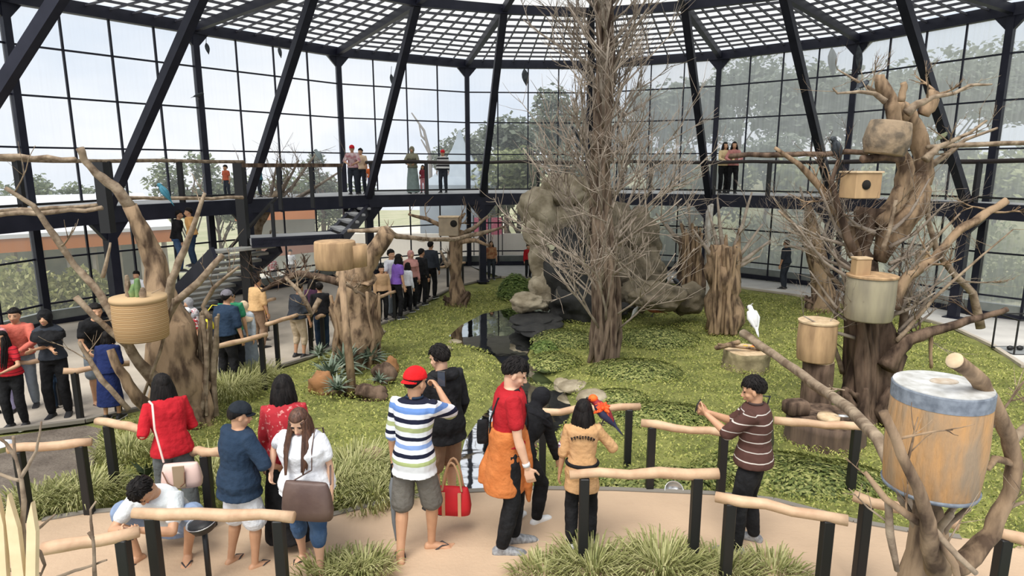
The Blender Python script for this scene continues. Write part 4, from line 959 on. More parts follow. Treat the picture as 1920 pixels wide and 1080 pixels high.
for q, (pl_, rd, mm, tw_) in enumerate((
  ([(1700, 212), (1720, 195), (1750, 182), (1790, 175), (1818, 160), (1860, 158)], [9, 7, 4, 3, 3, 1.5], BARKL, 3), ([(1730, 215), (1745, 195), (1752, 170)], [11, 12, 8], BARKT, 2),
  ([(1735, 300), (1760, 275), (1790, 262), (1820, 248), (1850, 226)], [8, 5, 4, 3, 2], BARKL, 3), ([(1730, 320), (1775, 290), (1810, 262), (1870, 240)], [6, 5, 3, 2], BARKL, 2),
  ([(1660, 190), (1640, 175), (1610, 172), (1570, 175), (1562, 165)], [6, 4, 3, 2, 1.5], BARKL, 5), ([(1655, 180), (1630, 165), (1600, 148), (1570, 130)], [4, 3, 2, 1], BARKL, 3),
  ([(1690, 190), (1695, 165), (1693, 155)], [6, 6, 5], BARKT, 0),
  ([(1606, 480), (1590, 430), (1560, 385), (1540, 353), (1497, 307), (1453, 277)], [12, 11, 9, 7, 5, 3], BARKT, 4),
  ([(1675, 580), (1680, 555), (1705, 515), (1750, 487), (1770, 463), (1800, 430), (1840, 407), (1887, 376)], [13, 12, 9, 8, 7, 8, 8, 7], BARKT, 4),
  ([(1728, 300), (1737, 360), (1741, 415), (1756, 470), (1790, 515), (1825, 550), (1838, 615)], [4, 4, 5, 5, 6, 7, 8], BARKL, 4),
  ([(1660, 690), (1682, 660), (1705, 637), (1742, 623), (1800, 606), (1850, 592), (1888, 580)], [18, 15, 12, 10, 8, 6, 5], BARKD, 2),
  ([(1600, 560), (1560, 520), (1520, 470), (1500, 430), (1460, 395)], [5, 4, 3, 3, 2], BARKL, 6), ([(1655, 470), (1670, 420), (1680, 375)], [5, 4, 3], BARKL, 2),
  ([(1690, 640), (1700, 560), (1715, 500), (1760, 440), (1800, 400)], [9, 7, 4, 3, 1.5], BARKL, 6), ([(1600, 470), (1575, 400), (1560, 340), (1572, 300)], [8, 6, 4, 3], BARKD, 9),
  ([(1650, 620), (1660, 560), (1655, 520)], [4, 3, 2], BARKD, 5), ([(1745, 625), (1745, 660), (1746, 690)], [4, 3, 3], BARKT, 0), ([(1580, 700), (1562, 640), (1570, 560)], [5, 4, 3], BARKL, 4),
  ([(1680, 640), (1700, 620), (1750, 560), (1840, 480), (1900, 430)], [5, 4, 3, 2, 1.2], BARKL, 5))):
    limb(t, 'branch', [(x, y, Y + (.15 if q % 2 else -.25)) for x, y in pl_], rd, mm, seed=q + 20, tw=tw_, L=.6, sub=2, n=10)
stems(t, 'root', 1640, 800, 740, 62, Y - .1, 18, .07, BARKD, 14, -8, .4)
rr = random.Random(21)
for q in range(26):
    sx = rr.choice((1600, 1612, 1640, 1668, 1685)); sy = rr.uniform(430, 640); dx = rr.uniform(50, 125) * (-1 if sx < 1645 else 1) * rr.choice((1, 1, .6)); dy = rr.uniform(40, 130); dz = rr.uniform(-.5, .3)
    limb(t, 'branch', [(sx, sy, Y - .1), (sx + dx * .5, sy - dy * .35, Y + dz * .5), (sx + dx, sy - dy, Y + dz)], [4, 3, 1.2], TWM, seed=q + 90, tw=5, L=.75, sub=2, n=7)

# -- the feeder tree close to the viewer, right
YF = 3.25
t = empty('dead_tree', Vector((V(1745, 1080, YF).x, YF, g(YF))), 0, 'knotty bare tree nearest the viewer, holding the big drum feeder', 'tree')
bx_ = V(1742, 1085, YF); bz = Vector((bx_.x, YF, g(YF)))
m = MB(); m.tube([bz, V(1740, 1075, YF), V(1738, 1030, YF), V(1742, 985, YF), V(1738, 950, YF)], [.19, .15, .10, .085, .07], 16, jit=.2, seed=3, round_=False); m.build('trunk', BARKT, t)
for q, (pl_, rd, mm, tw_) in enumerate((
  ([(1740, 1075, 3.2), (1800, 1060, 3.25), (1860, 1000, 3.3), (1886, 940, 3.3), (1903, 872, 3.3), (1890, 815, 3.28), (1866, 765, 3.2), (1838, 715, 3.1), (1790, 676, 3.0)], [24, 22, 17, 14, 15, 15, 15, 15, 16], BARKT, 0),
  ([(1760, 1070, 3.1), (1742, 1000, 2.95), (1738, 965, 2.9), (1722, 915, 2.87), (1690, 850, 2.87), (1656, 772, 2.87)], [24, 17, 14, 11, 10, 9], BARKT, 2),
  ([(1736, 985, 3.0), (1700, 965, 2.95), (1660, 935, 2.95), (1622, 885, 3.0)], [11, 8, 7, 4], BARKT, 2), ([(1665, 940, 2.98), (1668, 1000, 3.0), (1682, 1070, 3.0)], [7, 8, 5], BARKL, 1),
  ([(1750, 990, 2.95), (1775, 1020, 2.9), (1830, 1075, 2.85)], [6, 6, 6], BARKL, 1), ([(1745, 985, 3.0), (1790, 1060, 2.95), (1795, 1090, 2.95)], [8, 7, 6], BARKT, 0),
  ([(1895, 830, 3.3), (1925, 800, 3.35), (1960, 780, 3.4)], [10, 8, 6], BARKL, 2), ([(1905, 870, 3.3), (1865, 860, 3.25), (1853, 880, 3.2)], [8, 7, 4], BARKT, 0),
  ([(1870, 985, 3.3), (1895, 950, 3.3), (1930, 938, 3.3)], [5, 4, 3], BARKL, 1), ([(1862, 800, 3.25), (1880, 770, 3.2), (1920, 715, 3.15)], [3, 2.5, 1.5], BARKL, 2),
  ([(1735, 1010, 3.35), (1700, 940, 3.6), (1645, 822, 4.1), (1590, 765, 4.9), (1540, 730, 5.5), (1490, 692, 6.1), (1440, 657, 6.6), (1392, 624, 7.0)], [11, 11, 12, 11, 10, 9, 8, 8], BARKL, 1))):
    o_, pp = limb(t, 'branch', pl_, rd, mm, seed=q + 40, tw=tw_, L=.28, sub=1, n=14, jit=.10)
m = MB(); a_ = V(1790, 676, 3.0); b_ = V(1786, 673, 2.99); d_ = (a_ - V(1838, 715, 3.1)).normalized(); m.tube([a_, a_ + d_ * .006], [px_r(16.5, 3.0), px_r(15.5, 3.0)], 18, round_=False); m.build('sawn_end', ENDW, t)
for q in range(8):
    a = q / 8. * 2 * pi; dd = Vector((cos(a) * .17, sin(a) * .17, 0)); m = MB(); p_ = V(1742, 955, 3.25); m.tube([V(1742, 1010, 3.25) + dd * .25, p_ + dd * .6 - Vector((0, 0, .04)), p_ + dd * 1.0 + Vector((0, 0, .07))], [.022, .018, .016], 7, jit=.2, seed=q); m.build('bracket_branch', BARKL, t)
# -- thin plant close to the viewer, left
t = empty('dead_sapling', Vector((V(40, 1080, 2.7).x, 2.7, g(2.7))), 0, 'thin leafless sapling with knobbly twigs at the bottom left corner', 'plant')
bz = Vector((V(40, 1090, 2.7).x, 2.7, g(2.7))); m = MB(); m.tube([bz, V(60, 1085, 2.7), V(48, 1040, 2.7), V(42, 985, 2.7), V(45, 940, 2.7), V(40, 900, 2.7), V(28, 850, 2.7), V(25, 820, 2.7)], [.022, .018, .013, .011, .010, .008, .006, .007], 9, jit=.2, seed=1); m.build('trunk', BARKL, t)
for q, pl_ in enumerate(([(40, 895), (52, 875), (68, 845), (75, 810), (78, 790)], [(37, 900), (15, 895), (-10, 885)], [(42, 1010), (62, 1000), (85, 980), (103, 965)], [(44, 1005), (22, 985), (5, 965), (-15, 950)], [(46, 1015), (75, 1035), (84, 1060), (72, 1090)], [(75, 1040), (60, 1020), (40, 1012), (5, 1010)], [(-10, 1065), (30, 1070), (75, 1075)], [(178, 1085), (176, 1030), (172, 990), (170, 955), (180, 940)], [(100, 1085), (140, 1070), (172, 1060), (200, 1050)], [(174, 1010), (166, 998)], [(30, 860), (10, 830), (-10, 815)])):
    limb(t, 'twig', [(x, y, 2.7 + .02 * q) for x, y in pl_], [4 - i * .6 for i in range(len(pl_))], BARKL, seed=q, tw=0, n=7, jit=.2)
for q, (x0, y0, x1, y1, w) in enumerate(((38, 1090, 18, 925, 26), (60, 1085, 62, 940, 22), (5, 1085, -5, 920, 26))):
    a = V(x0, y0, 2.62); b = V(x1, y1, 2.66); b = lerp(a, b, 1.0); c_ = Vector((b.x, b.y, 0)); e = empty('pointed_stake', Vector((a.x, a.y, a.z)), 0, ('pale pointed wooden stake leaning left of the bare sapling', 'slimmer pale pointed stake right of the bare sapling', 'pale pointed stake cut by the left edge of the picture')[q], 'stake', 'pointed stakes')
    d_ = (b - a).normalized(); s_ = Vector((1, 0, 0)); w_ = px_r(w / 2, 2.62); dd = s_.cross(d_).normalized() * .012; m = MB()
    pf = [a - s_ * w_ - d_ * .3, a + s_ * w_ - d_ * .3, a + s_ * w_ * .95 + (b - a) * .62, b, a - s_ * w_ * .8 + (b - a) * .75]; n_ = 5
    m.add([p - dd for p in pf] + [p + dd for p in pf], [tuple(range(n_))[::-1], tuple(range(n_, 2 * n_))] + [(i, (i + 1) % n_, n_ + (i + 1) % n_, n_ + i) for i in range(n_)]); m.build('board', mat('fresh pale wood', (.72, .58, .34), .7, (.62, .47, .26), 9), e, smooth_=False)

# ================================================================ drums, boxes, stumps
WICK = bands('wicker weave', [(0, (.46, .29, .14)), (.40, (.20, .12, .055)), (.5, (.50, .33, .17)), (.88, (.24, .14, .065))], 'Z', 0, .045, None, .8)
_r = [n for n in WICK.node_tree.nodes if n.type == 'MAP_RANGE'][0]
def fract(m):      # repeat the bands
    t = m.node_tree; r = [n for n in t.nodes if n.type == 'VALTORGB'][0]; s_ = r.inputs[0].links[0].from_socket; f_ = _n(t, 'ShaderNodeMath', operation='FRACT'); t.links.new(s_, f_.inputs[0]); t.links.new(f_.outputs[0], r.inputs[0])
fract(WICK)
DRUMW = mat('weathered drum wood', (.50, .27, .105), .85, (.30, .215, .135), 13, stretch=(1, 1, .22), bump=1., lo=.36, hi=.64, detail=12)
TAND = mat('tan drum wood', (.52, .34, .18), .85, (.30, .19, .10), 9, stretch=(1, 1, .2), bump=.6, detail=7)
GREYD = mat('grey green drum wood', (.34, .30, .20), .85, (.24, .21, .15), 7, stretch=(1, 1, .2), bump=.5)
ZINC = mat('grey zinc band', (.24, .27, .31), .7, (.12, .14, .17), 22, metal=.15, detail=8); LIDM = mat('pale worn zinc lid', (.60, .60, .58), .7, (.38, .37, .34), 14, detail=9)
def lathe(mb, c, prof, n=40, tilt=None, jit=0., seed=0):
    rings = []
    for r, z in prof:
        rg = []
        for i in range(n):
            a = 2 * pi * i / n; q = r * (1 + jit * mnoise.noise(Vector((cos(a) * 1.5 + seed, sin(a) * 1.5, z * 2)))); v = Vector((cos(a) * q, sin(a) * q, z)); rg.append(Vector(c) + (tilt @ v if tilt else v))
        rings.append(rg)
    mb.loft(rings)
def drum(px, pt, pb, wpx, Y, label, m_, name='drum_feeder', cat='feeder', cap=None, tilt=(0, 0), lidm=None, belly=.03, rim=None):
    """upright drum: top centre at (px, pt), bottom centre at (px, pb), width in pixels at distance Y"""
    a = V(px, pb, Y); b = V(px, pt, Y); H = b.z - a.z; c = Vector((a.x, Y, a.z)); r = px_r(wpx / 2, Y * 1.02)
    e = empty(name, c, 0, label, cat); M = (Matrix.Rotation(R(tilt[0]), 3, 'Y') @ Matrix.Rotation(R(tilt[1]), 3, 'X'))
    m = MB(); lathe(m, c, [(r * .93, 0), (r * .97, H * .03), (r * (1 + belly), H * .4), (r * (1 + belly * .6), H * .7), (r, H * .96), (r * .97, H)], 40, M, .02, px); m.build('drum', m_, e)
    if cap:
        m = MB(); lathe(m, c, [(r * 1.015, H * .86), (r * 1.02, H * .99), (r * 1.0, H * 1.003)], 40, M, .015, px); m.build('band', cap, e, smooth_=False)
        m = MB(); lathe(m, c, [(r * .995, H * 1.0), (r * .99, H * 1.012), (r * .5, H * 1.02)], 40, M, .015, px); m.build('lid', lidm or cap, e, smooth_=False)
        m = MB(); lathe(m, c, [(r * .90, -H * .01), (r * .985, H * .0), (r * 1.01, H * .035)], 40, M, .015, px); m.build('lower_band', cap, e)
    elif lidm: m = MB(); lathe(m, c, [(r * 1.04, H * .99), (r * 1.05, H * 1.03), (r * .98, H * 1.045)], 40, M); m.build('lid', lidm, e, smooth_=False)
    if rim: m = MB(); lathe(m, c, [(r * 1.03, H * .9), (r * 1.06, H * .95), (r * 1.04, H * 1.01)], 40, M, .02); m.build('rim', rim, e)
    return e, c, r, H
e, c, r, H = drum(1742, 722, 912, 168, 3.2, 'large weathered wooden drum feeder with a grey zinc lid, nearest on the right', DRUMW, cap=ZINC, lidm=LIDM)
m = MB(); mm_ = Matrix.Identity(3); m.loft([ring(c + Vector((.02, .02, H * 1.012 + z)), Vector((1, 0, 0)), Vector((0, 1, 0)), rx, ry, 16) for z, rx, ry in ((0, .075, .045), (.012, .07, .042), (.016, .05, .03))]); m.build('dried_spill', mat('dried brown spill', (.42, .33, .24), .9, (.52, .46, .38), 20), e)
e, c, r, H = drum(268, 556, 634, 92, 7.6, 'round wicker drum planter with small green plants, on the left tree', WICK, name='drum_planter', cat='planter', rim=mat('wicker rim', (.50, .34, .18), .8))
for q, (dx, h_, w_) in enumerate(((-.12, .26, .035), (-.04, .14, .06), (.02, .22, .05), (-.08, .2, .02), (.10, .12, .04))):
    m = MB(); p = c + Vector((dx, -.02 * q, H * .98)); m.tube([p, p + Vector((0, 0, h_ * .6)), p + Vector((.01, 0, h_))], [w_ * .8, w_, w_ * .6], 9, jit=.3, seed=q); m.build('plant', mat('cactus green', (.10, .19, .07), .8, (.20, .27, .10), 12) if q in (1, 2) else BARKL, e)
e, c, r, H = drum(630, 452, 503, 74, 10.6, 'squat tan nest drum on the leaning trunk, centre left', TAND, name='nest_drum', cat='nest box')
m = MB(); lathe(m, c + Vector((.30, .1, .02)), [(r * .6, 0), (r * .62, H * .8)], 24); m.build('side_slab', TAND, e)
drum(1627, 518, 598, 84, NBY - .35, 'grey-green drum with a thin tan lid, hung in the nest-box tree', GREYD, name='nest_drum', cat='nest box', lidm=TAND, belly=.0)
e, c, r, H = drum(1528, 603, 674, 68, NBY - .2, 'pale tan drum standing on an upright log beside the nest-box tree', TAND, name='nest_drum', cat='nest box', lidm=ENDW)
drum(1656, 228, 290, 68, NBY - .35, 'big grey-brown rounded drum high in the nest-box tree', mat('mossy grey drum', (.30, .22, .14), .9, (.13, .10, .07), 7, bump=.8, detail=8, lo=.42, hi=.6), name='nest_drum', cat='nest box', belly=.14, tilt=(8, 0))
# upright log under the drum, stump table and what lies on it
def log_(px, pt, pb, wpx, Y, label, m_=BARKD, name='log', cat='log', end=ENDW, jit=.12):
    a = V(px, pb, Y); b = V(px, pt, Y); c = Vector((a.x, Y, a.z)); H = b.z - a.z; r = px_r(wpx / 2, Y); e = empty(name, c, 0, label, cat)
    m = MB(); lathe(m, c, [(r * 1.08, 0), (r, H * .3), (r * .98, H * .8), (r, H * .99)], 36, None, jit, px); m.build('log', m_, e)
    m = MB(); lathe(m, c, [(r * .96, H * .985), (r * .95, H * 1.01), (r * .6, H * 1.012)], 36, None, jit, px); m.build('cut_face', end, e, smooth_=False); return e, c, r, H
gy = G(1545, 850)
log_(1526, 676, 778, 56, NBY - .2, 'upright grey log carrying the pale tan drum')
e, c, r, H = log_(1543, 780, 852, 148, gy.y + .45, 'very wide dark stump table at the foot of the nest-box tree', mat('rough dark bark', (.06, .04, .03), .95, (.15, .10, .07), 9, stretch=(1, 1, .15), bump=1.), 'stump_table', 'stump', BARKD, .06); TB = c + Vector((0, 0, H * 1.02))
def onT(dx, dy): return TB + Vector((dx, dy, 0))
e = empty('wood_slice', onT(-.05, -.15), 0, 'tan sawn wood slice lying on the stump table', 'log'); m = MB(); lathe(m, onT(-.05, -.15), [(.13, 0), (.135, .03), (.13, .06), (.06, .062)], 24, None, .1); m.build('slice', ENDW, e)
e = empty('wood_block', onT(-.38, .05), 0, 'dark squarish bark block on the left of the stump table', 'log'); m = MB(); m.box(onT(-.38, .05) + Vector((0, 0, .09)), (.30, .22, .18), Matrix.Rotation(.2, 3, 'Z'), .03); m.build('block', BARKD, e)
def bowl(p, r, h, label, m_=STEELS, outer=None, tilt=None, cat='bowl', name='feeding_bowl'):
    e = empty(name, p, 0, label, cat); m = MB(); T = tilt
    prof = [(r * .62, 0), (r * .70, h * .05), (r * .95, h * .8), (r * 1.04, h), (r * .99, h * 1.0), (r * .9, h * .8), (r * .64, h * .14), (r * .3, h * .10)]
    lathe(m, p, prof, 36, T); m.build('bowl', m_, e)
    if outer: m = MB(); lathe(m, p, [(r * .64, -.004), (r * .74, h * .04), (r * .985, h * .78), (r * 1.0, h * .82)], 36, T); m.build('outer_shell', outer, e)
    return e
bowl(onT(.12, -.16), .11, .06, 'shiny steel bowl on the stump table', tilt=Matrix.Rotation(R(-14), 3, 'X'))
bowl(G(1262, 925) + Vector((0, 0, .02)), .095, .05, 'shiny steel bowl tilted on the grass edge behind the middle perch rail', tilt=Matrix.Rotation(R(50), 3, 'X'))
p = V(383, 992, 4.42)
e = bowl(p, .110, .070, 'black bowl with bright steel inside, fixed to the post of the front left perch rail', outer=BLACKM, tilt=Matrix.Rotation(R(8), 3, 'X') @ Matrix.Rotation(R(-8), 3, 'Y'))
m = MB(); m.bar(p + Vector((0, 0, -.01)), p + Vector((0, 0, -(p.z - g(4.42)) - .01)), .03); m.build('stand', BLACKM, e)
p = G(0, 846, .62); bowl(p, .11, .07, 'steel bowl on the rail at the left edge over the soil bed')
gp1 = G(1392, 690)
e, c, r, H = log_(1394, 656, 706, 86, gp1.y, 'low mossy stump with offered fruit, left of the tan drum', mat('mossy bark', (.16, .13, .07), .95, (.30, .25, .14), 6, bump=.8), 'low_stump', 'stump', ENDW, .25)
for q, (dx, dy, col, lb) in enumerate(((.12, 0, (.75, .32, .03), 'orange slice of fruit on the low mossy stump'), (.02, .06, (.70, .42, .05), 'yellow piece of fruit on the low mossy stump'), (.2, .08, (.6, .1, .05), 'red piece of fruit on the low mossy stump'))):
    pp_ = c + Vector((dx, dy, H + .03)); e = empty('fruit_piece', pp_, 0, lb, 'fruit'); m = MB(); m.ell(pp_ + Vector((0, 0, .012)), (.055, .05, .035), n=12, m=8); m.build('fruit', mat('fruit %d' % q, col, .5), e)
e = empty('crossed_branches', c + Vector((.0, -.1, H + .02)), 0, 'two thin sticks lying across the low mossy stump', 'stick')
for q, (x0, y0, x1, y1) in enumerate(((1348, 646, 1434, 656), (1344, 652, 1384, 642))): m = MB(); m.tube([V(x0, y0, gp1.y - .15), V(x1, y1, gp1.y - .1)], .03 if q == 0 else .05, 8, jit=.2); m.build('stick', BARKT, e)
# nest boxes
def nbox(px, py, w, h, Y, label, m_, hole=True, rot=0., d=None, holepx=(0, 0)):
    c = V(px, py, Y); W_, H_ = px_r(w, Y), px_r(h, Y); D_ = px_r(d or w * .8, Y); e = empty('nest_box', c - Vector((0, 0, H_ / 2)), 0, label, 'nest box'); M = Matrix.Rotation(R(rot), 3, 'Z')
    m = MB(); m.box(c, (W_, D_, H_), M, .008); m.build('box', m_, e, smooth_=False); m = MB(); m.box(c + Vector((0, 0, H_ / 2 + .012)), (W_ * 1.08, D_ * 1.1, .025), M, .004); m.build('lid', ENDW, e, smooth_=False)
    if hole: m = MB(); f = c + M @ Vector((px_r(holepx[0], Y), -D_ / 2 - .004, -px_r(holepx[1], Y))); m.tube([f + M @ Vector((0, -.006, 0)), f + M @ Vector((0, .02, 0))], H_ * .19, 20, round_=False); m.build('entrance_hole', mat('dark hole', (.01, .008, .006), 1.), e)  # black disc on the front stands for the shade inside the hole
NW = mat('plywood', (.50, .33, .17), .8, (.36, .23, .12), 6, stretch=(1, 1, .3))
nbox(1613, 348, 54, 46, NBY - .35, 'light plywood nest box with a round dark hole, in the nest-box tree', NW, rot=12, holepx=(-6, -2)); nbox(1614, 502, 28, 34, NBY - .35, 'small tan nest box without a hole, standing on the grey-green drum', NW, False)
nbox(842, 424, 36, 34, G(856, 572).y - .3, 'greyish nest box with a small hole, on the small orange-brown tree', mat('weathered plywood', (.36, .28, .19), .8, (.28, .22, .15), 5), holepx=(10, -6)); nbox(1728, 490, 18, 34, NBY + .2, 'narrow upright nest box on the right limb of the nest-box tree', NW, False)
# flat slab under the rounded drum
e = empty('wood_slab', V(1655, 294, NBY - .3), 0, 'dark flat slab under the rounded drum in the nest-box tree', 'slab'); m = MB(); m.tube([V(1618, 298, NBY - .3), V(1660, 294, NBY - .3), V(1690, 298, NBY - .3)], .05, 10, jit=.2, flat=1.); m.build('slab', BARKD, e)
# long bare perch poles hung across the hall
for px0, py0, px1, py1, Y0, Y1, r_, lb, mm in ((1370, 292, 1625, 286, 9.6, 8.8, .035, 'dark horizontal perch pole left of the nest-box tree', BARKD), (1740, 273, 1990, 262, 8.6, 8.6, .03, 'pale horizontal perch pole right of the nest-box tree', BARKL), (-40, 290, 140, 297, 7.5, 7.5, .028, 'pale wavy perch pole at the upper left', BARKL), (-20, 404, 190, 392, 9.4, 9.6, .035, 'long pale branch lying along the left walkway edge', BARKL), (-20, 398, 180, 383, 9.6, 9.9, .03, 'second pale branch lying behind it on the left walkway edge', BARKL), (225, 372, 455, 372, 10.4, 12.5, .03, 'pale branch lying on the walkway edge right of the left tree', BARKL)):
    a = V(px0, py0, Y0); b = V(px1, py1, Y1); e = empty('perch_pole', (a + b) / 2, 0, lb, 'perch', 'hanging perch poles'); m = MB(); rr = random.Random(px1); m.tube([lerp(a, b, i / 7.) + Vector((0, 0, rr.uniform(-.02, .02))) for i in range(8)], r_, 9, jit=.2, seed=px0 * .01); m.build('pole', mm, e)

# ================================================================ rocks
def boulder(mb, c, r, seed, amp=.22, sq=.9, n=26):
    def md(d):
        q = Vector((d.x * 1.4 + seed * 5.3, d.y * 1.4, d.z * 1.4)); return 1 + amp * mnoise.noise(q) + amp * .45 * mnoise.noise(q * 2.6) + amp * .2 * mnoise.noise(q * 6)
    mb.ell(c, r, n=n, m=int(n * .65), mod=md)
YR = 16.9
_rk = [(1012, 392, 34, 34, 0, 0), (1052, 358, 42, 26, .3, 0), (1008, 436, 24, 28, -.2, 0), (1045, 420, 34, 40, .2, 0), (1012, 492, 20, 34, -.2, 0), (1020, 548, 26, 32, -.4, 0), (988, 566, 34, 15, -.9, 0), (1098, 405, 38, 44, .6, 0), (1150, 428, 36, 44, .8, 0), (1200, 446, 34, 42, .6, 0), (1165, 505, 36, 42, .5, 0), (1212, 505, 32, 36, .3, 0),
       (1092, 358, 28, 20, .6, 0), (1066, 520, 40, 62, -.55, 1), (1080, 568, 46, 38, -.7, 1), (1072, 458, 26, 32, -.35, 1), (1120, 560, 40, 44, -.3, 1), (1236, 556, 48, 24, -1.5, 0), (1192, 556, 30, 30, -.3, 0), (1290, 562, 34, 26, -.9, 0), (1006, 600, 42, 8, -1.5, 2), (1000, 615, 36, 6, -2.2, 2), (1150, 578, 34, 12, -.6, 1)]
_lbl = ['rounded boulder at the upper left of the rock waterfall', 'broad boulder capping the rock waterfall', 'boulder on the left edge under the upper left boulder', 'tan boulder with a dark hollow beside it', 'tall boulder left of the cave mouth', 'banded boulder at the lower left of the cave mouth', 'flat boulder at the foot of the waterfall by the conifer bush', 'big boulder behind the great tree trunk', 'large grey boulder right of the great tree trunk', 'pale boulder on the right shoulder of the waterfall', 'boulder below the right shoulder', 'boulder above the dark green bush', 'top boulder beside the great trunk', 'shade-coloured rock at the back of the cave', 'shade-coloured rock low in the cave', 'shade-coloured rock under the cave roof', 'shade-coloured rock right of the cave', 'long brown boulder under the dark green bush', 'brown boulder left of the long one', 'grey-green boulder right of the long brown one', 'flat slab stone at the pond head', 'second flat slab stone nearer in the pond head', 'dark stone behind the brown bird']
for q, ((x, y, rx, ry, dy, k), lb) in enumerate(zip(_rk, _lbl)):
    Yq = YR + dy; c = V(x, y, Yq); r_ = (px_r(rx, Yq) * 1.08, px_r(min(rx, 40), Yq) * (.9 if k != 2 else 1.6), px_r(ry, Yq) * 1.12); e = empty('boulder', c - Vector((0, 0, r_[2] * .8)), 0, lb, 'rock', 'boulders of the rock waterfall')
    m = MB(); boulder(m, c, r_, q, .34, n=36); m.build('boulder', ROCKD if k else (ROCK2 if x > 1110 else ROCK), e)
for x, y, rx, ry, lb in ((1078, 712, 34, 10, 'pale flat stone on the right bank of the pond'), (1112, 738, 34, 14, 'pale smooth stone right of the pond, nearest the red bird'), (1054, 700, 16, 8, 'small pale stone high on the right bank'), (700, 862, 38, 28, 'rounded brown boulder behind the striped shirt'), (852, 636, 14, 5, 'small flat stone at the left tip of the pond'), (1075, 815, 26, 8, 'low stone at the near right bank'), (975, 592, 26, 6, 'flat stone where the pond begins'), (930, 745, 10, 6, 'small dark stone at the left bank'), (838, 652, 12, 5, 'small brown stone on the left bank'), (1018, 632, 18, 7, 'mossy stone on the far right bank')):
    c = G(x, y + ry * .6); c.z = zg(c.x, c.y); r_ = (px_r(rx, c.y), px_r(rx, c.y) * .8, px_r(ry, c.y) * 1.1); e = empty('stone', c, 0, lb, 'rock', 'stones round the pond'); m = MB(); boulder(m, c + Vector((0, 0, r_[2] * .35)), r_, x, .15); m.build('stone', ROCK if y < 800 else mat('brown boulder', (.24, .17, .10), .9, (.36, .28, .17), 3, bump=.7), e)
# dark bush and conifer bush by the rocks
DKL = leafmat('dark bush leaf', (.012, .03, .012), (.03, .06, .022), (.07, .11, .04)); CON = leafmat('conifer leaf', (.05, .09, .02), (.12, .18, .04), (.22, .28, .08))
mound(1216, 550, .62, .4, 1.05, 3000, 'dark green bush on the long brown boulder', DKL, 'bush', None, .07, 3, 'bush'); mound(966, 560, .55, .5, .75, 3000, 'bright green conifer-like bush at the left of the rock waterfall', CON, 'bush', None, .06, 4, 'bush')
mound(1020, 655, .3, .3, .2, 600, 'small fern on the pond bank', CON, 'bush', None, .05, 7, 'bush')
# agave bed with logs
AG = leafmat('agave leaf', (.08, .12, .08), (.17, .22, .16), (.34, .38, .30), .05)
def rosette(p, r, n, label, seed, m_=AG, name='agave', curl=.5):
    rr = random.Random(seed); e = empty(name, p, 0, label, 'plant', 'agaves round the prop post'); m = MB()
    for q in range(n):
        a = rr.uniform(0, 2 * pi); el_ = rr.uniform(.15, 1.3); L = r * rr.uniform(.6, 1.1); d = Vector((cos(a) * cos(el_), sin(a) * cos(el_), sin(el_))); s_ = Vector((-sin(a), cos(a), 0)); w_ = r * .05
        p1 = p + d * (L * .5); p2 = p + d * L + Vector((0, 0, -L * curl * .4)); bi = []
        dn_ = s_.cross(d) * .006; m.add([p - s_ * w_, p + s_ * w_, p1 + s_ * w_ * 1.1, p1 - s_ * w_ * 1.1, p2, p - dn_, p1 - dn_], [(0, 1, 2, 3), (3, 2, 4), (0, 3, 6, 5), (1, 5, 6, 2), (3, 4, 6), (2, 6, 4)])
    m.build('leaves', m_, e, smooth_=False)
for q, (x, y, r_, n, lb) in enumerate(((620, 722, .52, 70, 'left of the prop post'), (648, 700, .60, 70, 'behind the prop post'), (694, 690, .52, 60, 'right of the prop post near the pale stone'), (634, 748, .36, 50, 'in front, left of the prop post'), (712, 728, .28, 36, 'small, right end of the agave bed'), (600, 680, .36, 40, 'at the back left of the agave bed'))): 
    p = G(x, y); p.z = zg(p.x, p.y) + .14; rosette(p, r_, n, 'spiky grey-green agave ' + lb, q)
p = G(278, 905); rosette(p, .38, 26, 'dark spiky plant behind the crouching man', 77, leafmat('dark blade', (.03, .05, .02), (.08, .10, .04), (.16, .18, .08)), 'spiky_plant'); p = G(262, 930); rosette(p, .3, 20, 'pale dry spiky plant behind the crouching man', 78, GRB, 'spiky_plant')
for q, (x, y, w, h_, mm, lb) in enumerate(((606, 728, 26, 34, mat('reddish log', (.36, .17, .07), .9, (.24, .12, .05), 5, bump=.5), 'reddish round log end at the left of the agave bed'), (696, 742, 34, 22, BARKD, 'dark log in front of the agaves'), (722, 706, 26, 28, BARKD, 'brown rootstock at the right of the agave bed'), (735, 690, 14, 22, mat('reddish log', (.3, .1, .05)), 'small reddish block at the right end of the agave bed'), (655, 735, 34, 14, BARKD, 'low dark log at the foot of the prop post'), (705, 655, 20, 9, ROCK, 'pale stone on top of the rootstock'))):
    c = G(x, y + h_ * .3); c.z = zg(c.x, c.y); r_ = (px_r(w, c.y) * .95, px_r(w, c.y) * .6, px_r(h_, c.y) * .85); e = empty('rootstock' if q != 5 else 'stone', c, 0, lb, 'log' if q != 5 else 'rock'); m = MB(); boulder(m, c + Vector((0, 0, r_[2] * .6)) + (Vector((0, 0, .35)) if q == 5 else Vector()), r_, q + 3, .4); m.build('wood', mm, e)

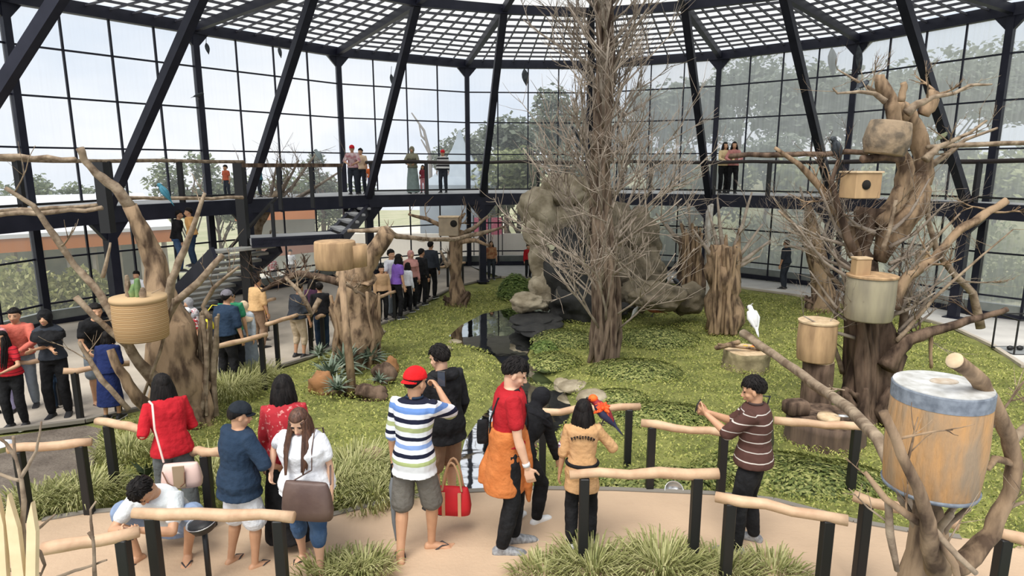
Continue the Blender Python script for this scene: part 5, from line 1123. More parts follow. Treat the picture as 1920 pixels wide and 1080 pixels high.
# ================================================================ cage at the right edge
c0 = G(1905, 668); e = empty('wire_cage', c0, 0, 'low black metal cage frame at the right edge of the lawn', 'cage'); m = MB(); w_, d_, h_ = .7, .6, .75
X0 = c0 + Vector((-.05, 0, 0))
for dx in (0, w_):
    for dy in (0, d_): m.bar(X0 + Vector((dx, dy, 0)), X0 + Vector((dx, dy, h_)), .025)
for z in (.03, h_):
    for dy in (0, d_): m.bar(X0 + Vector((0, dy, z)), X0 + Vector((w_, dy, z)), .025)
    for dx in (0, w_): m.bar(X0 + Vector((dx, 0, z)), X0 + Vector((dx, d_, z)), .025)
m.build('frame', BLACKM, e, smooth_=False); m = MB(); m.box(X0 + Vector((w_ / 2, d_ / 2, .03)), (w_, d_, .02)); m.build('tray', mat('tray grey', (.25, .26, .26), .6), e, smooth_=False)
for q in range(3): m = MB(); m.ell(X0 + Vector((.15 + .2 * q, .3, .09)), (.07, .05, .05), n=10, m=8); m.build('dish', BLACKM, e)
# ================================================================ the visitors
def hh(px, pf, ph, pxh=None):
    """standing place from the feet and standing height from the top of the head"""
    c = G(px, pf); t = V(pxh or px, ph, c.y); return c, t.z - c.z
def byhead(px, ph, h):
    y = 8.
    for _ in range(60): p = U(px, ph, g(y) + h); y = lerp(y, p.y, .5)
    p = U(px, ph, g(y) + h); return Vector((p.x, p.y, g(p.y)))
def loc_t(c, face, h, px, py, Y):      # a surveyed point in a person's own frame, in units of a 1.70 m figure
    w = V(px, py, Y) - Vector(c); w = Matrix.Rotation(-R(face), 3, 'Z') @ w; return tuple(w * (1.70 / h))
WHT = cloth('white cotton', (.72, .73, .76)); NVY = cloth('navy cotton', (.018, .035, .065)); BLK = cloth('black cloth', (.008, .008, .009), (.02, .02, .022)); RED = cloth('red knit', (.42, .012, .02)); DRD = cloth('dark red cotton', (.36, .012, .018))
JEAN = cloth('blue denim', (.035, .075, .16), (.08, .14, .25)); GJEAN = cloth('grey denim', (.10, .11, .11)); KHK = cloth('khaki twill', (.52, .30, .14), (.60, .36, .18)); GRYS = cloth('grey cargo cloth', (.13, .12, .105)); BEI = cloth('beige cotton', (.50, .40, .28)); BRSH = cloth('brown shorts cloth', (.26, .17, .11)); ORG = cloth('orange jacket cloth', (.50, .15, .04), (.60, .20, .06))
SNK = mat('grey sneaker', (.36, .37, .38), .7, (.16, .16, .17), 30); WSH = mat('white shoe', (.75, .75, .74), .6); DSH = mat('dark shoe', (.02, .02, .022), .6); SAN = mat('sandal', (.13, .09, .07), .7); BSAN = mat('brown sandal', (.20, .11, .07), .7)
BRH = mat('brown hair', (.045, .018, .010), .5, (.12, .05, .025), 40, stretch=(1, 1, .12), bump=.5)
STRIPE = bands('striped polo cloth', [(0, (.70, .72, .74)), (.05, (.36, .42, .18)), (.10, (.72, .73, .75)), (.15, (.010, .012, .03)), (.20, (.70, .72, .76)), (.26, (.20, .30, .55)), (.31, (.72, .73, .76)), (.36, (.01, .012, .03)), (.41, (.68, .70, .72)), (.47, (.34, .38, .18)), (.53, (.70, .71, .73)), (.58, (.012, .014, .035)), (.64, (.72, .73, .76)), (.70, (.13, .24, .52)), (.77, (.72, .73, .76)), (.81, (.012, .014, .03)), (.87, (.74, .75, .78))], 'Z', .86, 1.50)
BSTR = bands('brown striped polo cloth', [(0, (.085, .040, .032)), (.44, (.60, .55, .50)), (.50, (.085, .040, .032)), (.94, (.50, .46, .42)), (.985, (.085, .040, .032))], 'Z', 0, .16); fract(BSTR)
RSTR = bands('red striped knit', [(0, (.45, .02, .03)), (.8, (.15, .01, .015))], 'Z', 0, .055); fract(RSTR)
WSTR = bands('black and white striped knit', [(0, (.7, .7, .68)), (.5, (.03, .03, .035))], 'Z', 0, .12); fract(WSTR)
FLOR = mat('red floral print', (.45, .02, .03), .85, (.75, .70, .66), 22, lo=.5, hi=.56); FLOW = mat('white floral print', (.70, .66, .66), .85, (.35, .07, .09), 26, lo=.55, hi=.6); RFL = mat('red patterned cloth', (.40, .015, .025), .85, (.62, .28, .25), 30, lo=.58, hi=.66)
NV = .0068
def P_(label, px, pf, ph, face, pxh=None, **kw):
    c, h = hh(px, pf, ph, pxh); return c, h
ppl = {}
# ---- crouching man
c = G(312, 1050); h = 1.66
I = person('man crouching in pale grey t-shirt and blue shorts, head bowed over his phone', c, 178, h, NV, 1.0, top=cloth('pale grey cotton', (.58, .61, .62)), bottom=cloth('faded blue shorts cloth', (.20, .26, .38)), legs='shorts', pelvis=(0, -.18, .24), lean=32, feet=((-.20, .02, 22), (.20, .06, -22)), kdir=((-.8, 1, .5), (.8, 1, .5)),
    hl=(-.035, .36, .50), hr=(.05, .36, .50), el=(-.9, -.1, -.6), er=(.9, -.1, -.6), head=(-14, 66), curl=(.9, .9), palm=((.4, .2, .9), (-.4, .2, .9)), shoe=BSAN, shoe_kind='flipflop', features=True)
def held(I, name, label, cat, shape, m_, s_=1, off=(0, .06, .0), grp=None):
    """a thing held in a hand: stands at top level"""
    w = I['M'] @ (I['AR'][s_][2] + Vector(off) * I['k']); e = empty(name, w, 0, label, cat, grp); mb = MB(); shape(mb, w, I['M'].to_3x3()); mb.build({'phone': 'case'}.get(name, 'body'), m_, e); return e, w
PH = mat('phone black', (.01, .01, .012), .25); SCR = mat('phone screen', (.05, .06, .08), .12)
def phone(I, label, off, rx=20):
    w = I['M'] @ ((I['AR'][1][2] + I['AR'][-1][2]) / 2 + Vector(off) * I['k']); M = I['M'].to_3x3() @ Matrix.Rotation(R(rx), 3, 'X'); e = empty('phone', w, 0, label, 'phone'); m = MB(); m.box(w, (.15, .008, .075), M, .003); m.build('case', PH, e, smooth_=False); m = MB(); m.box(w - (M @ Vector((0, .0045, 0))), (.135, .002, .066), M); m.build('screen', SCR, e, smooth_=False)
phone(I, 'black phone in the hands of the crouching man', (0, .085, .01), 55)
# ---- woman in white tee, brown bag
c, h = hh(586, 1066, 750, 562)
W_ = I = person('woman with long brown hair in a white t-shirt and cuffed blue jeans, looking down', c, 172, h, NV, 1.45, top=WHT, bottom=JEAN, legs='capri', female=True, hair='long', hairm=BRH, skin=SKIN_P(), lean=5, head=(6, 30), feet=((-.13, .10, 25), (.14, -.10, -12)), shoe=BSAN, shoe_kind='flipflop', features=True, loose=1.3, hem=-.10,
    hr=(.30, .08, 1.02), er=(.6, -.7, -.2), hl=(-.26, .05, .84), curl=(.5, .6))
def bag(label, P, w, h_, d, m_, rz=0, name='shoulder_bag', strap=None, strapm=None, flat=.9, handle=None, sag=0, stripes=None, pleat=0.):
    e = empty(name, P, 0, label, 'bag'); M = Matrix.Rotation(R(rz), 3, 'Z'); m = MB(); P = Vector(P)
    rs = []
    for t, a, b_ in ((0, .80, .55), (.04, .95, .9), (.3, 1.0, 1.), (.7, .93, .8), (.95, .84, .42), (1., .80, .25)):
        rs.append(ring(P + Vector((0, 0, t * h_ + sag * (0))), M @ Vector((1, 0, 0)), M @ Vector((0, 1, 0)), w / 2 * a, d / 2 * b_, 28, .6))
    m.loft(rs); m.build('body', m_, e)
    if strap: m = MB(); m.tube([Vector(p) for p in strap], .010, 6, flat=.5); m.build('strap', strapm or m_, e)
    if handle:
        for s_ in (-1, 1):
            m = MB(); pts = []
            for i in range(9): t = i / 8.; pts.append(P + M @ Vector((lerp(-handle[0], handle[0], t), s_ * d * .3, h_ * .95 + handle[1] * sin(pi * t) ** .7)))
            m.tube(pts, .010, 6); m.build('handle', strapm or m_, e)
    if stripes:
        for s_ in (-1, 1): m = MB(); m.box(P + M @ Vector((s_ * w * .22, -d * .47, h_ * .48)), (.028, .02, h_ * .86), M); m.build('band', strapm, e, smooth_=False)
    return e
wp = lambda I, v: I['M'] @ (Vector(v) * I['k'])
BB = mat('brown leather', (.085, .050, .042), .55, (.12, .075, .06), 6, bump=.3)
b0 = wp(W_, (-.12, .25, .68)); bag('slouchy dark brown shoulder bag hanging in front of the woman in white', b0, .40, .30, .13, BB, -8, strap=[b0 + Vector((-.15, .02, .27)), wp(W_, (-.15, .19, 1.12)), wp(W_, (-.15, .165, 1.30)), wp(W_, (-.14, .06, 1.455)), wp(W_, (-.14, -.10, 1.40)), wp(W_, (-.24, .0, 1.10)), b0 + Vector((.17, .04, .26))])
# ---- man in navy, cap
c, h = hh(462, 1062, 750, 485)
I = person('man in a black cap, navy shirt and white shorts beside the woman in white', c, -38, h, NV, 1.12, top=NVY, sleeve='elbow', bottom=cloth('white shorts cloth', (.66, .68, .72)), legs='shorts', hair='cap', cap=(cloth('black cap cloth', (.012, .016, .022)), False), head=(-22, 14), feet=((-.13, -.08, 10), (.13, .02, -10)), shoe=SAN, shoe_kind='flipflop', features=True, loose=1.3, hem=-.16, hr=(.20, .30, .98), er=(.7, -.5, -.3))
# ---- person behind in red, black hair cloth
c = byhead(525, 700, 1.56)
I = person('woman with black hair and a red patterned top, seen from behind', c, 12, 1.56, .009, top=RFL, sleeve='long', bottom=BLK, legs='skirt', female=True, hair='bob', lean=10, head=(-8, 10), loose=.9)
# ---- woman in red sweater
c = V(340, 995, 5.25); c.z = g(5.25)
I = person('woman with long black hair in a red sweater, turned away, a handbag at her hip', c, 40, 1.50, NV, 1.05, top=RED, sleeve='three', bottom=GJEAN, legs='long', female=True, hair='long', skin=SKIN_P(), lean=16, head=(6, 10), feet=((-.10, .14, 8), (.10, -.24, -6)), shoe=DSH, loose=1.1, hem=-.06, hl=(-.20, .20, 1.06), el=(-.35, -1, -.25), hr=(.16, .30, 1.0), features=True)
q = I['M'] @ (lerp(I['AR'][-1][1], I['AR'][-1][2], .2)); PKB = mat('pale pink leather', (.66, .46, .40), .5, (.72, .53, .47), 5); b0 = V(343, 912, 4.96)
e = bag('pale pink handbag with a tan centre panel, hanging behind the woman in red', b0, .32, .21, .13, PKB, 10, name='handbag', strapm=PKB, strap=[b0 + Vector((-.14, 0, .22)), wp(I, (-.17, -.20, 1.22)), wp(I, (-.15, -.10, 1.43)), wp(I, (-.15, .05, 1.42))]); m = MB(); m.box(b0 + Matrix.Rotation(R(12), 3, 'Z') @ Vector((0, -.072, .12)), (.09, .012, .19), Matrix.Rotation(R(12), 3, 'Z')); m.build('centre_panel', mat('tan suede', (.33, .24, .15), .9), e, smooth_=False)
for s_ in (-1, 1): m = MB(); m.tube([b0 + Vector((s_ * .09 - .02, -.085, .17)), b0 + Vector((s_ * .07, -.095, .08)), b0 + Vector((s_ * .03, -.09, .045))], .006, 6); m.build('handle', mat('brown handle leather', (.20, .10, .06), .5), e)
# ---- man in striped polo with red cap
c, h = hh(782, 1046, 684, 762)
STR_I = I = person('man in a backwards red cap, blue and white striped polo and grey cargo shorts', c, -24, h, NV, .92, top=STRIPE, sleeve='elbow', bottom=GRYS, legs='shorts', hair='crop', cap=(cloth('red cap cloth', (.62, .012, .015)), True), head=(-12, 6), feet=((-.07, -.14, 38), (.06, .14, -60)), shoe=mat('flip-flop sole', (.06, .06, .065), .8), shoe_kind='flipflop', loose=1.1, hem=-.14, collar=NVY, hl=(-.23, .03, .80), hr=(.02, .38, 1.38), er=(.7, .1, -.8), curl=(.8, .9))
w = I['M'] @ (I['AR'][1][2] + Vector((-.01, .07, .06))); e = empty('phone', w, 0, 'dark phone held up by the man in the red cap', 'phone'); m = MB(); m.box(w, (.075, .01, .14), Matrix.Rotation(R(-14), 3, 'Z'), .003); m.build('case', PH, e, smooth_=False); m = MB(); m.box(w + Matrix.Rotation(R(-14), 3, 'Z') @ Vector((0, -.006, 0)), (.066, .002, .125), Matrix.Rotation(R(-14), 3, 'Z')); m.build('screen', SCR, e, smooth_=False)
w = I['M'] @ (I['AR'][-1][2] + Vector((0, .02, -.07))); e = empty('umbrella', Vector((w.x - .02, w.y - .06, g(w.y) + .06)), 0, 'furled grey umbrella hanging point down from the hand of the man in the striped polo', 'umbrella'); t_ = Vector((w.x + .0, w.y - .07, g(w.y) + .12)); w = w + Vector((-.02, -.04, 0))
m = MB(); m.tube([t_, lerp(t_, w, .06), lerp(t_, w, .25), lerp(t_, w, .75), lerp(t_, w, .88)], [.004, .010, .020, .030, .012], 12, jit=.25); m.build('canopy', mat('grey umbrella cloth', (.16, .17, .18), .7), e); m = MB(); m.tube([lerp(t_, w, .85), w, w + Vector((0, 0, .04)), w + Vector((.03, 0, .06)), w + Vector((.05, 0, .02))], .010, 8); m.build('handle', BLACKM, e)
# ---- boy in black hoodie
c, h = hh(838, 962, 641, 822)
HB = I = person('young man in a black hooded jacket and brown shorts, looking left', c, 42, h, NV, .98, top=BLK, sleeve='long', bottom=BRSH, legs='shorts', head=(14, 16), shoe=DSH, shoe_kind='sneaker', features=True, skin=SKIN_P(), loose=1.5, hem=-.16, hl=(-.05, .26, 1.12), hr=(.22, .12, .86), feet=((-.1, .0, 10), (.12, .06, -10)))
m = MB(); m.tube([I['sp'](.47) + I['axes'](.4)[0] * (sin(a) * .10) + I['axes'](.4)[1] * (-cos(a) * .10 - .02) * 1. for a in [R(-110 + 22 * i) for i in range(11)]], [.03, .04, .05, .055, .06, .06, .06, .055, .05, .04, .03], 10); m.build('hood', BLK, I['root'], local=True, vox=.009, soft=2)
# red bag
p = V(850, 962, 5.15); RB = mat('red canvas', (.60, .012, .02), .7, (.50, .008, .015), 5, bump=.2); TB_ = mat('tan strap', (.58, .34, .19), .7)
bag('bright red canvas bag with tan straps, carried beside the striped polo', p, .32, .25, .15, RB, -6, name='tote_bag', strapm=TB_, handle=(.085, .26), stripes=True)
# ---- man in dark red tee, orange jacket at the waist
c, h = hh(952, 1032, 661, 962)
RI = I = person('slim man in dark red t-shirt with orange jacket tied round his waist and black trousers', c, -82, h, NV, 1.0, top=DRD, bottom=BLK, legs='long', head=(-10, 24), shoe=SNK, features=True, skin=SKIN_P(), lean=3, feet=((-.07, .06, 4), (.08, -.06, -6)), hl=(-.18, .12, .84), hr=(.24, .13, .80), hem=.04, loose=.85, curl=(.6, .5))
m = MB(); k = I['k']; X_, Y_ = Vector((1, 0, 0)), Vector((0, 1, 0))
m.loft([ring(Vector((0, y_ * k, z * k)), X_, Y_, rx * k, ry * k, 28) for z, rx, ry, y_ in ((1.10, .172, .140, .0), (1.04, .180, .150, 0), (.92, .178, .145, -.01), (.76, .180, .160, -.02), (.62, .182, .170, -.03), (.56, .175, .165, -.03))]); m.tube([Vector((.02, .12, 1.05)) * k, Vector((.05, .15, .85)) * k, Vector((.04, .16, .60)) * k, Vector((.03, .17, .45)) * k], [.04 * k, .05 * k, .04 * k, .015 * k], 10); m.tube([Vector((-.03, -.10, .9)) * k, Vector((-.04, -.17, .72)) * k, Vector((-.04, -.21, .62)) * k], [.06 * k, .06 * k, .03 * k], 10)
m.build('waist_jacket', ORG, I['root'], local=True, vox=.008, soft=2, wob=.006, wsc=8)
m = MB(); w = I['AR'][1][2]; m.tube([w + (I['AR'][1][1] - w).normalized() * .015 + Vector((0, 0, 0)), w + (I['AR'][1][1] - w).normalized() * .045], .031, 14, round_=False); m.build('wristwatch', mat('pale watch', (.7, .7, .7), .4), I['root'], local=True)
m = MB(); s_ = I['SH'][1]; m.tube([I['sp'](.46) + Vector((.07, .06, .02)), I['sp'](.36) + Vector((.12, .12, 0)), I['sp'](.2) + Vector((.08, .15, 0)), I['sp'](.1) + Vector((-.02, .16, 0))], .014, 8, flat=.5); m.tube([I['sp'](.47) + Vector((.07, .05, .02)), I['sp'](.43) + Vector((.09, -.11, 0)), I['sp'](.25) + Vector((.05, -.155, 0)), I['sp'](.08) + Vector((0, -.15, 0))], .014, 8, flat=.5); m.build('bag_strap', BLK, I['root'], local=True)
b0 = wp(RI, (-.10, -.19, .92)); bag('small black bag at the back of the man in dark red', b0, .10, .20, .10, BLK, 8)
# ---- person in black behind him
c = G(985, 985)
I = person('person in black headscarf and clothes bending over behind the man in dark red', c, -35, 1.50, NV, 1.05, top=BLK, sleeve='long', bottom=BLK, legs='long', female=True, hair='hijab', hairm=cloth('black scarf', (.010, .010, .012)), lean=40, pelvis=(0, -.14, .86), head=(-10, 48), shoe=WSH, feet=((-.10, -.02, 10), (.10, .06, -14)), hr=(.20, .34, .58), hl=(-.18, .38, .66), loose=1.3)
# ---- woman in khaki uniform
c, h = hh(1088, 1030, 746, 1076)
KI = I = person('woman with black bobbed hair in khaki uniform, a bright red bird at her arm', c, -6, h, NV, .96, top=KHK, sleeve='elbow', bottom=BLK, legs='long', female=True, hair='bob', lean=6, head=(-8, 8), shoe=WSH, feet=((-.10, -.02, 6), (.10, .02, -6)), hl=(-.24, .06, .80), hr=(.17, .24, 1.26), er=(.8, -.3, -.9), palm=(None, (0, .3, 1)), hem=-.22, loose=1.1, collar=KHK)
m = MB(); k = I['k']; m.tube([Vector((sin(a) * .160 * k, -cos(a) * .130 * k, 1.0 * k)) for a in [2 * pi * i / 24 for i in range(25)]], .020 * k, 8, flat=1.); bl = m.build('belt', BLK, I['root'], local=True)
# arched back lettering: dark illegible marks on a grey patch
m = MB(); rr = random.Random(2); s_, f_ = I['axes'](.35); cc = I['sp'](.34)
for i in range(9):
    a = (i - 4) * .021; q = cc + s_ * (a * 1.05) + Vector((0, 0, .038 * k)) - Vector((0, 0, a * a * 3.2)) - f_ * ((.155 - abs(a) * .22) * k)
    for j in range(3): m.box(q + s_ * ((j - 1) * .006) + Vector((0, 0, rr.uniform(-.004, .004))), (.004, .012, rr.choice((.022, .030, .016))), Matrix.Rotation(a * 3, 3, 'Y'))
    m.box(q + Vector((0, 0, rr.choice((-.010, .008)))), (.016, .012, .004))
m.build('back_lettering', BLK, I['root'], local=True)
m = MB(); S0, E0, W0 = I['AR'][-1]; q = lerp(S0, E0, .66); m.ell(q + Vector((-.052, -.01, 0)) * k, (.018 * k, .03 * k, .04 * k), n=14, m=8); m.build('sleeve_badge', mat('white badge', (.7, .7, .7), .7, (.15, .05, .1), 60, lo=.5, hi=.55), I['root'], local=True)
# ---- man in brown polo
c, h = hh(1400, 1030, 699, 1420)
BI = I = person('man in a brown striped polo and black trousers holding a phone in both hands', c, 62, h, NV, 1.06, top=BSTR, sleeve='elbow', bottom=BLK, legs='long', head=(10, 16), shoe=SNK, features=True, lean=2, feet=((-.14, .08, 14), (.14, -.04, -4)), hl=(-.06, .42, 1.26), hr=(.04, .42, 1.24), el=(-.4, -.3, -1), er=(.4, -.3, -1), curl=(.8, .8), palm=((.6, 0, .5), (-.6, 0, .5)), loose=1.15, hem=-.06, collar=mat('brown collar', (.06, .035, .03), .9))
phone(I, 'phone in the hands of the man in the brown striped polo', (0, .09, .06), 10)
b0 = wp(BI, (.26, -.06, .86)); bag('black shoulder bag on the hip of the man in the brown polo', b0, .24, .30, .14, mat('black bag leather', (.012, .012, .014), .45, bump=.3), 62, strap=[b0 + Vector((0, -.06, .28)), wp(BI, (.20, .08, 1.42)), wp(BI, (.17, -.08, 1.44)), b0 + Vector((.0, .08, .28))])

# ---- the others: (label, feet px, feet py, head-top px, head-top py, heading, options)
FV = .014
def folk(label, px, pf, ph, face, pxh=None, minh=1.0, **kw):
    c, h = hh(px, pf, ph, pxh); kw.setdefault('vox', FV); kw.setdefault('shoe', DSH); return person(label, c, face, max(minh, min(1.85, h)), **kw)
def folkh(label, px, ph, h, face, **kw):
    kw.setdefault('vox', FV); kw.setdefault('shoe', DSH); return person(label, byhead(px, ph, h), face, h, **kw)
LILAC = cloth('lilac cloth', (.38, .36, .58)); PINK = cloth('pink cloth', (.62, .26, .28)); CREAM = cloth('cream scarf', (.66, .50, .34)); GRYC = cloth('pale grey cloth', (.42, .46, .50)); ORC = cloth('pale orange cloth', (.66, .42, .20)); SLATE = cloth('slate cloth', (.20, .23, .26)); GRN = cloth('green cloth', (.03, .20, .10)); PUR = cloth('purple cloth', (.20, .10, .42)); PKH = cloth('dusty pink scarf', (.50, .25, .22)); GRG = cloth('grey green dress cloth', (.24, .30, .28)); BRN = cloth('brown pattern cloth', (.30, .11, .06), (.5, .3, .15)); CHAR = cloth('charcoal cloth', (.03, .035, .045)); RCAP = cloth('scarlet cap cloth', (.55, .02, .03))
rest = dict(hl=(-.12, .38, 1.05), hr=(.12, .38, 1.05), el=(-.7, -.2, -.5), er=(.7, -.2, -.5))
folk('girl in a red striped top and black trousers leaning on the left perch rail', 36, 802, 612, 185, 26, female=True, top=RSTR, sleeve='short', bottom=BLK, hair='long', lean=10, features=True, **rest)
folkh('person in an orange-red patterned shirt behind the girl in stripes', 26, 572, 1.60, 200, top=cloth('salmon shirt cloth', (.55, .14, .10)), sleeve='long', bottom=SLATE, features=True, **rest)
folkh('woman in a pink blouse half cut by the left edge', -22, 578, 1.6, 190, female=True, top=PINK, sleeve='long', bottom=LILAC, hair='long')
folkh('woman in a black headscarf with folded forearms at the left rail', 86, 572, 1.66, 196, female=True, top=CHAR, sleeve='elbow', bottom=BLK, hair='hijab', hairm=BLK, lean=8, features=True, hl=(.12, .28, 1.12), hr=(-.12, .30, 1.10))
folk('child with a white face mask in navy and lilac, behind the left perch rail', 116, 768, 632, 190, 96, female=True, top=CHAR, sleeve='short', bottom=NVY, hair='long', lean=8, features=True)
folkh('man in a black t-shirt leaning over the rail left of the big tree', 168, 553, 1.72, 225, top=BLK, bottom=SLATE, legs='shorts', lean=26, hl=(-.10, .50, .98), hr=(.20, .50, .98), shoe=SAN, shoe_kind='flipflop')
folkh('person in a grey patterned shirt beyond the big left tree', 190, 600, 1.30, 160, top=cloth('grey patterned cloth', (.30, .31, .34)), bottom=BLK, hair='short', lean=10)
folk('woman in a long navy dress behind the wooden rail by the big left tree', 212, 788, 618, 8, 222, female=True, top=cloth('deep navy cloth', (.012, .022, .09)), sleeve='elbow', bottom=cloth('deep navy cloth', (.012, .022, .09)), legs='skirt', hair='tail', lean=16, cuff=.3, loose=1.5)
folk('child in a white cap and red floral shirt by the root bundle', 362, 700, 576, 190, 350, minh=1.1, top=FLOR, bottom=BEI, legs='shorts', cap=(WHT, False), hair='short', features=True)
folk('woman in a white floral blouse behind the root bundle', 372, 690, 553, 150, 376, female=True, top=FLOW, sleeve='long', bottom=SLATE, hair='hijab', hairm=cloth('grey scarf', (.30, .30, .31)), lean=8)
NB = folk('person in a grey cap and navy shirt with a yellow bag on the back', 428, 722, 541, -20, 408, top=NVY, sleeve='elbow', bottom=BLK, hair='short', cap=(cloth('grey cap cloth', (.16, .15, .17)), False), lean=14, build=1.15, loose=1.4)
b0 = wp(NB, (-.08, -.26, 1.06)); bag('yellow bag on the back of the person in the navy shirt', b0, .26, .16, .10, mat('yellow nylon', (.72, .60, .02), .6), -20, strap=[b0 + Vector((-.1, 0, .14)), wp(NB, (-.2, .0, 1.40)), wp(NB, (-.05, .16, 1.36))])
folkh('person in a green shirt behind the navy shirt with the yellow bag', 428, 538, 1.66, 10, top=GRN, bottom=BLK, cap=(BLK, False))
folk('dark-haired person in black left of the woman in the cream headscarf', 444, 690, 545, -160, 440, top=CHAR, bottom=BLK, lean=6)
HJ = folk('woman in a cream headscarf, pale grey cape and long slate skirt', 470, 700, 560, 165, 467, female=True, top=GRYC, sleeve='long', bottom=SLATE, legs='skirt', hair='hijab', hairm=CREAM, features=True, cuff=.08, loose=1.5)
b0 = wp(HJ, (.32, .12, .62)); bag('small white patterned handbag beside the slate skirt', b0, .20, .14, .08, FLOW, 0, name='handbag', handle=(.05, .12))
folk('man in a pale orange shirt standing behind the cream headscarf', 486, 655, 515, -30, 472, top=ORC, sleeve='elbow', bottom=BRSH, build=1.1, lean=8)
folk('person in mustard yellow beside the pale orange shirt', 495, 640, 545, -60, 492, minh=1.1, top=cloth('mustard cloth', (.62, .36, .03)), bottom=BRSH)
folk('man in a navy shirt and beige cargo shorts at the middle rail', 562, 672, 528, -30, 556, top=CHAR, sleeve='elbow', bottom=BEI, legs='capri', build=1.15, lean=10, loose=1.4)
folk('man in black beside the box-drum trunk', 606, 655, 528, 20, 600, top=BLK, sleeve='elbow', bottom=NVY, lean=12)
folk('woman in dark purple standing left of the box-drum trunk', 592, 640, 520, 30, 585, female=True, top=cloth('dark plum cloth', (.07, .03, .06)), sleeve='long', bottom=BLK, hair='bob')
folk('man in a white shirt with dark hair at the far rail', 735, 592, 460, -120, 735, top=WHT, bottom=SLATE, features=False)
folk('girl in a purple shirt at the far rail', 745, 598, 473, -50, 749, minh=1.2, female=True, top=PUR, bottom=BLK, hair='bob', lean=10)
folk('woman in a white blouse and black trousers at the far rail', 764, 586, 490, -40, 760, minh=1.2, female=True, top=WHT, sleeve='long', bottom=BLK, hair='tail', lean=8)
folk('woman in a dusty pink headscarf at the far rail', 772, 580, 466, -150, 773, female=True, top=PKH, sleeve='long', bottom=BLK, hair='hijab', hairm=PKH)
folk('man in a black jacket, left of two at the far rail', 790, 572, 464, -40, 790, top=BLK, sleeve='long', bottom=BLK, lean=6)
folk('man in a charcoal jacket, right of two at the far rail', 808, 560, 450, -20, 806, top=CHAR, sleeve='long', bottom=BLK, lean=6)
folk('child in tan and a white jacket among the far rail visitors', 718, 602, 494, -150, 722, minh=1.1, top=cloth('tan jacket cloth', (.50, .32, .18)), sleeve='long', bottom=BLK)
folk('boy in white leaning on the far rail, left of the purple shirt', 728, 590, 490, -60, 726, minh=1.1, top=WHT, bottom=SLATE, lean=14)
folk('person with curly hair in a red patterned shirt by the back columns', 921, 524, 450, 190, 917, top=BRN, sleeve='elbow', bottom=CHAR, hair='bob')
folk('person in dark red beside the rock waterfall', 990, 521, 456, 200, 990, top=DRD, sleeve='long', bottom=BLK)
folk('lone person in dark clothes walking the far path on the right', 1470, 543, 448, 40, 1468, top=CHAR, sleeve='elbow', bottom=CHAR, lean=4)
def up_(label, px, pf, ph, Y, face, **kw):
    """on the raised walkway"""
    c = V(px, pf, Y); c.z = ZD; t_ = V(px, ph, Y); kw.setdefault('vox', FV); kw.setdefault('shoe', DSH); return person(label, c, face, max(.95, min(1.8, t_.z - ZD)), **kw)
def dY(px, off):       # a bit outside the walkway's inner edge, in the direction of the pixel column
    y = 12.
    while y < 26:
        p = V(px, 360, y)
        if (Vector((p.x - CX, p.y - CY, 0))).length > R2 * .99 + off: return y
        y += .05
    return y
up_('person in a red cap and pink striped shirt on the walkway', 664, 365, 270, dY(664, .5), 185, top=cloth('rose stripe cloth', (.42, .16, .18), (.62, .5, .5)), sleeve='elbow', bottom=CHAR, cap=(RCAP, False), **rest)
up_('man with black hair in a cream shirt next to the red cap on the walkway', 680, 365, 276, dY(680, .9), 170, top=CREAM, bottom=CHAR)
up_('small child in orange by the slanting strut on the walkway', 697, 366, 306, dY(697, .6), 180, top=cloth('orange child shirt', (.75, .16, .04)), bottom=PUR)
up_('woman in a long grey-green dress and brown headscarf on the walkway', 775, 366, 272, dY(775, .5), 180, female=True, top=cloth('olive scarf', (.20, .19, .13)), sleeve='long', bottom=GRG, legs='skirt', hair='hijab', hairm=cloth('olive scarf', (.20, .19, .13)), cuff=.05, loose=1.4, **rest)
up_('small child in red and pink beside the grey-green dress', 794, 366, 310, dY(794, .6), 180, top=cloth('wine child shirt', (.30, .05, .07)), bottom=PINK, female=True, hair='bob')
up_('child in a red hat and striped jersey on the walkway', 832, 365, 279, dY(832, .5), 170, top=WSTR, sleeve='long', bottom=CHAR, cap=(RCAP, False))
up_('woman in a pale yellow top, left of the couple on the right walkway', 1354, 350, 264, dY(1354, .5), 190, female=True, top=cloth('pale yellow cloth', (.60, .46, .26)), sleeve='long', bottom=BLK, hair='bob', **rest)
up_('woman in a dark pink top, right of the couple on the right walkway', 1372, 350, 263, dY(1372, .5), 165, female=True, top=cloth('dusky pink cloth', (.46, .20, .18)), sleeve='long', bottom=BLK, hair='bob', **rest)
up_('person in red, mostly hidden by the stair head post', 430, 395, 335, dY(430, .9), 160, top=cloth('brick red cloth', (.46, .10, .05)), bottom=CHAR)
up_('person in teal walking down behind the stair railing', 492, 400, 345, dY(492, .7), 90, top=cloth('teal cloth', (.05, .16, .20)), bottom=CHAR)
c = V(337, 510, 16.2); c.z = max(.1, c.z); person('person in black jacket and jeans climbing the staircase', c, -60, 1.62, vox=FV, top=BLK, sleeve='long', bottom=JEAN, shoe=DSH, lean=10)
c = V(366, 500, 15.8); person('person in orange and navy on the staircase', c, 120, 1.5, vox=FV, top=cloth('tan orange cloth', (.60, .33, .12)), bottom=NVY, shoe=DSH)
folk('person in green at the foot of the staircase', 300, 600, 500, -60, 300, minh=1.4, top=GRN, bottom=BLK); folk('person in a white shirt behind the wicker planter', 268, 615, 505, 180, 268, minh=1.4, top=WHT, bottom=BLK)

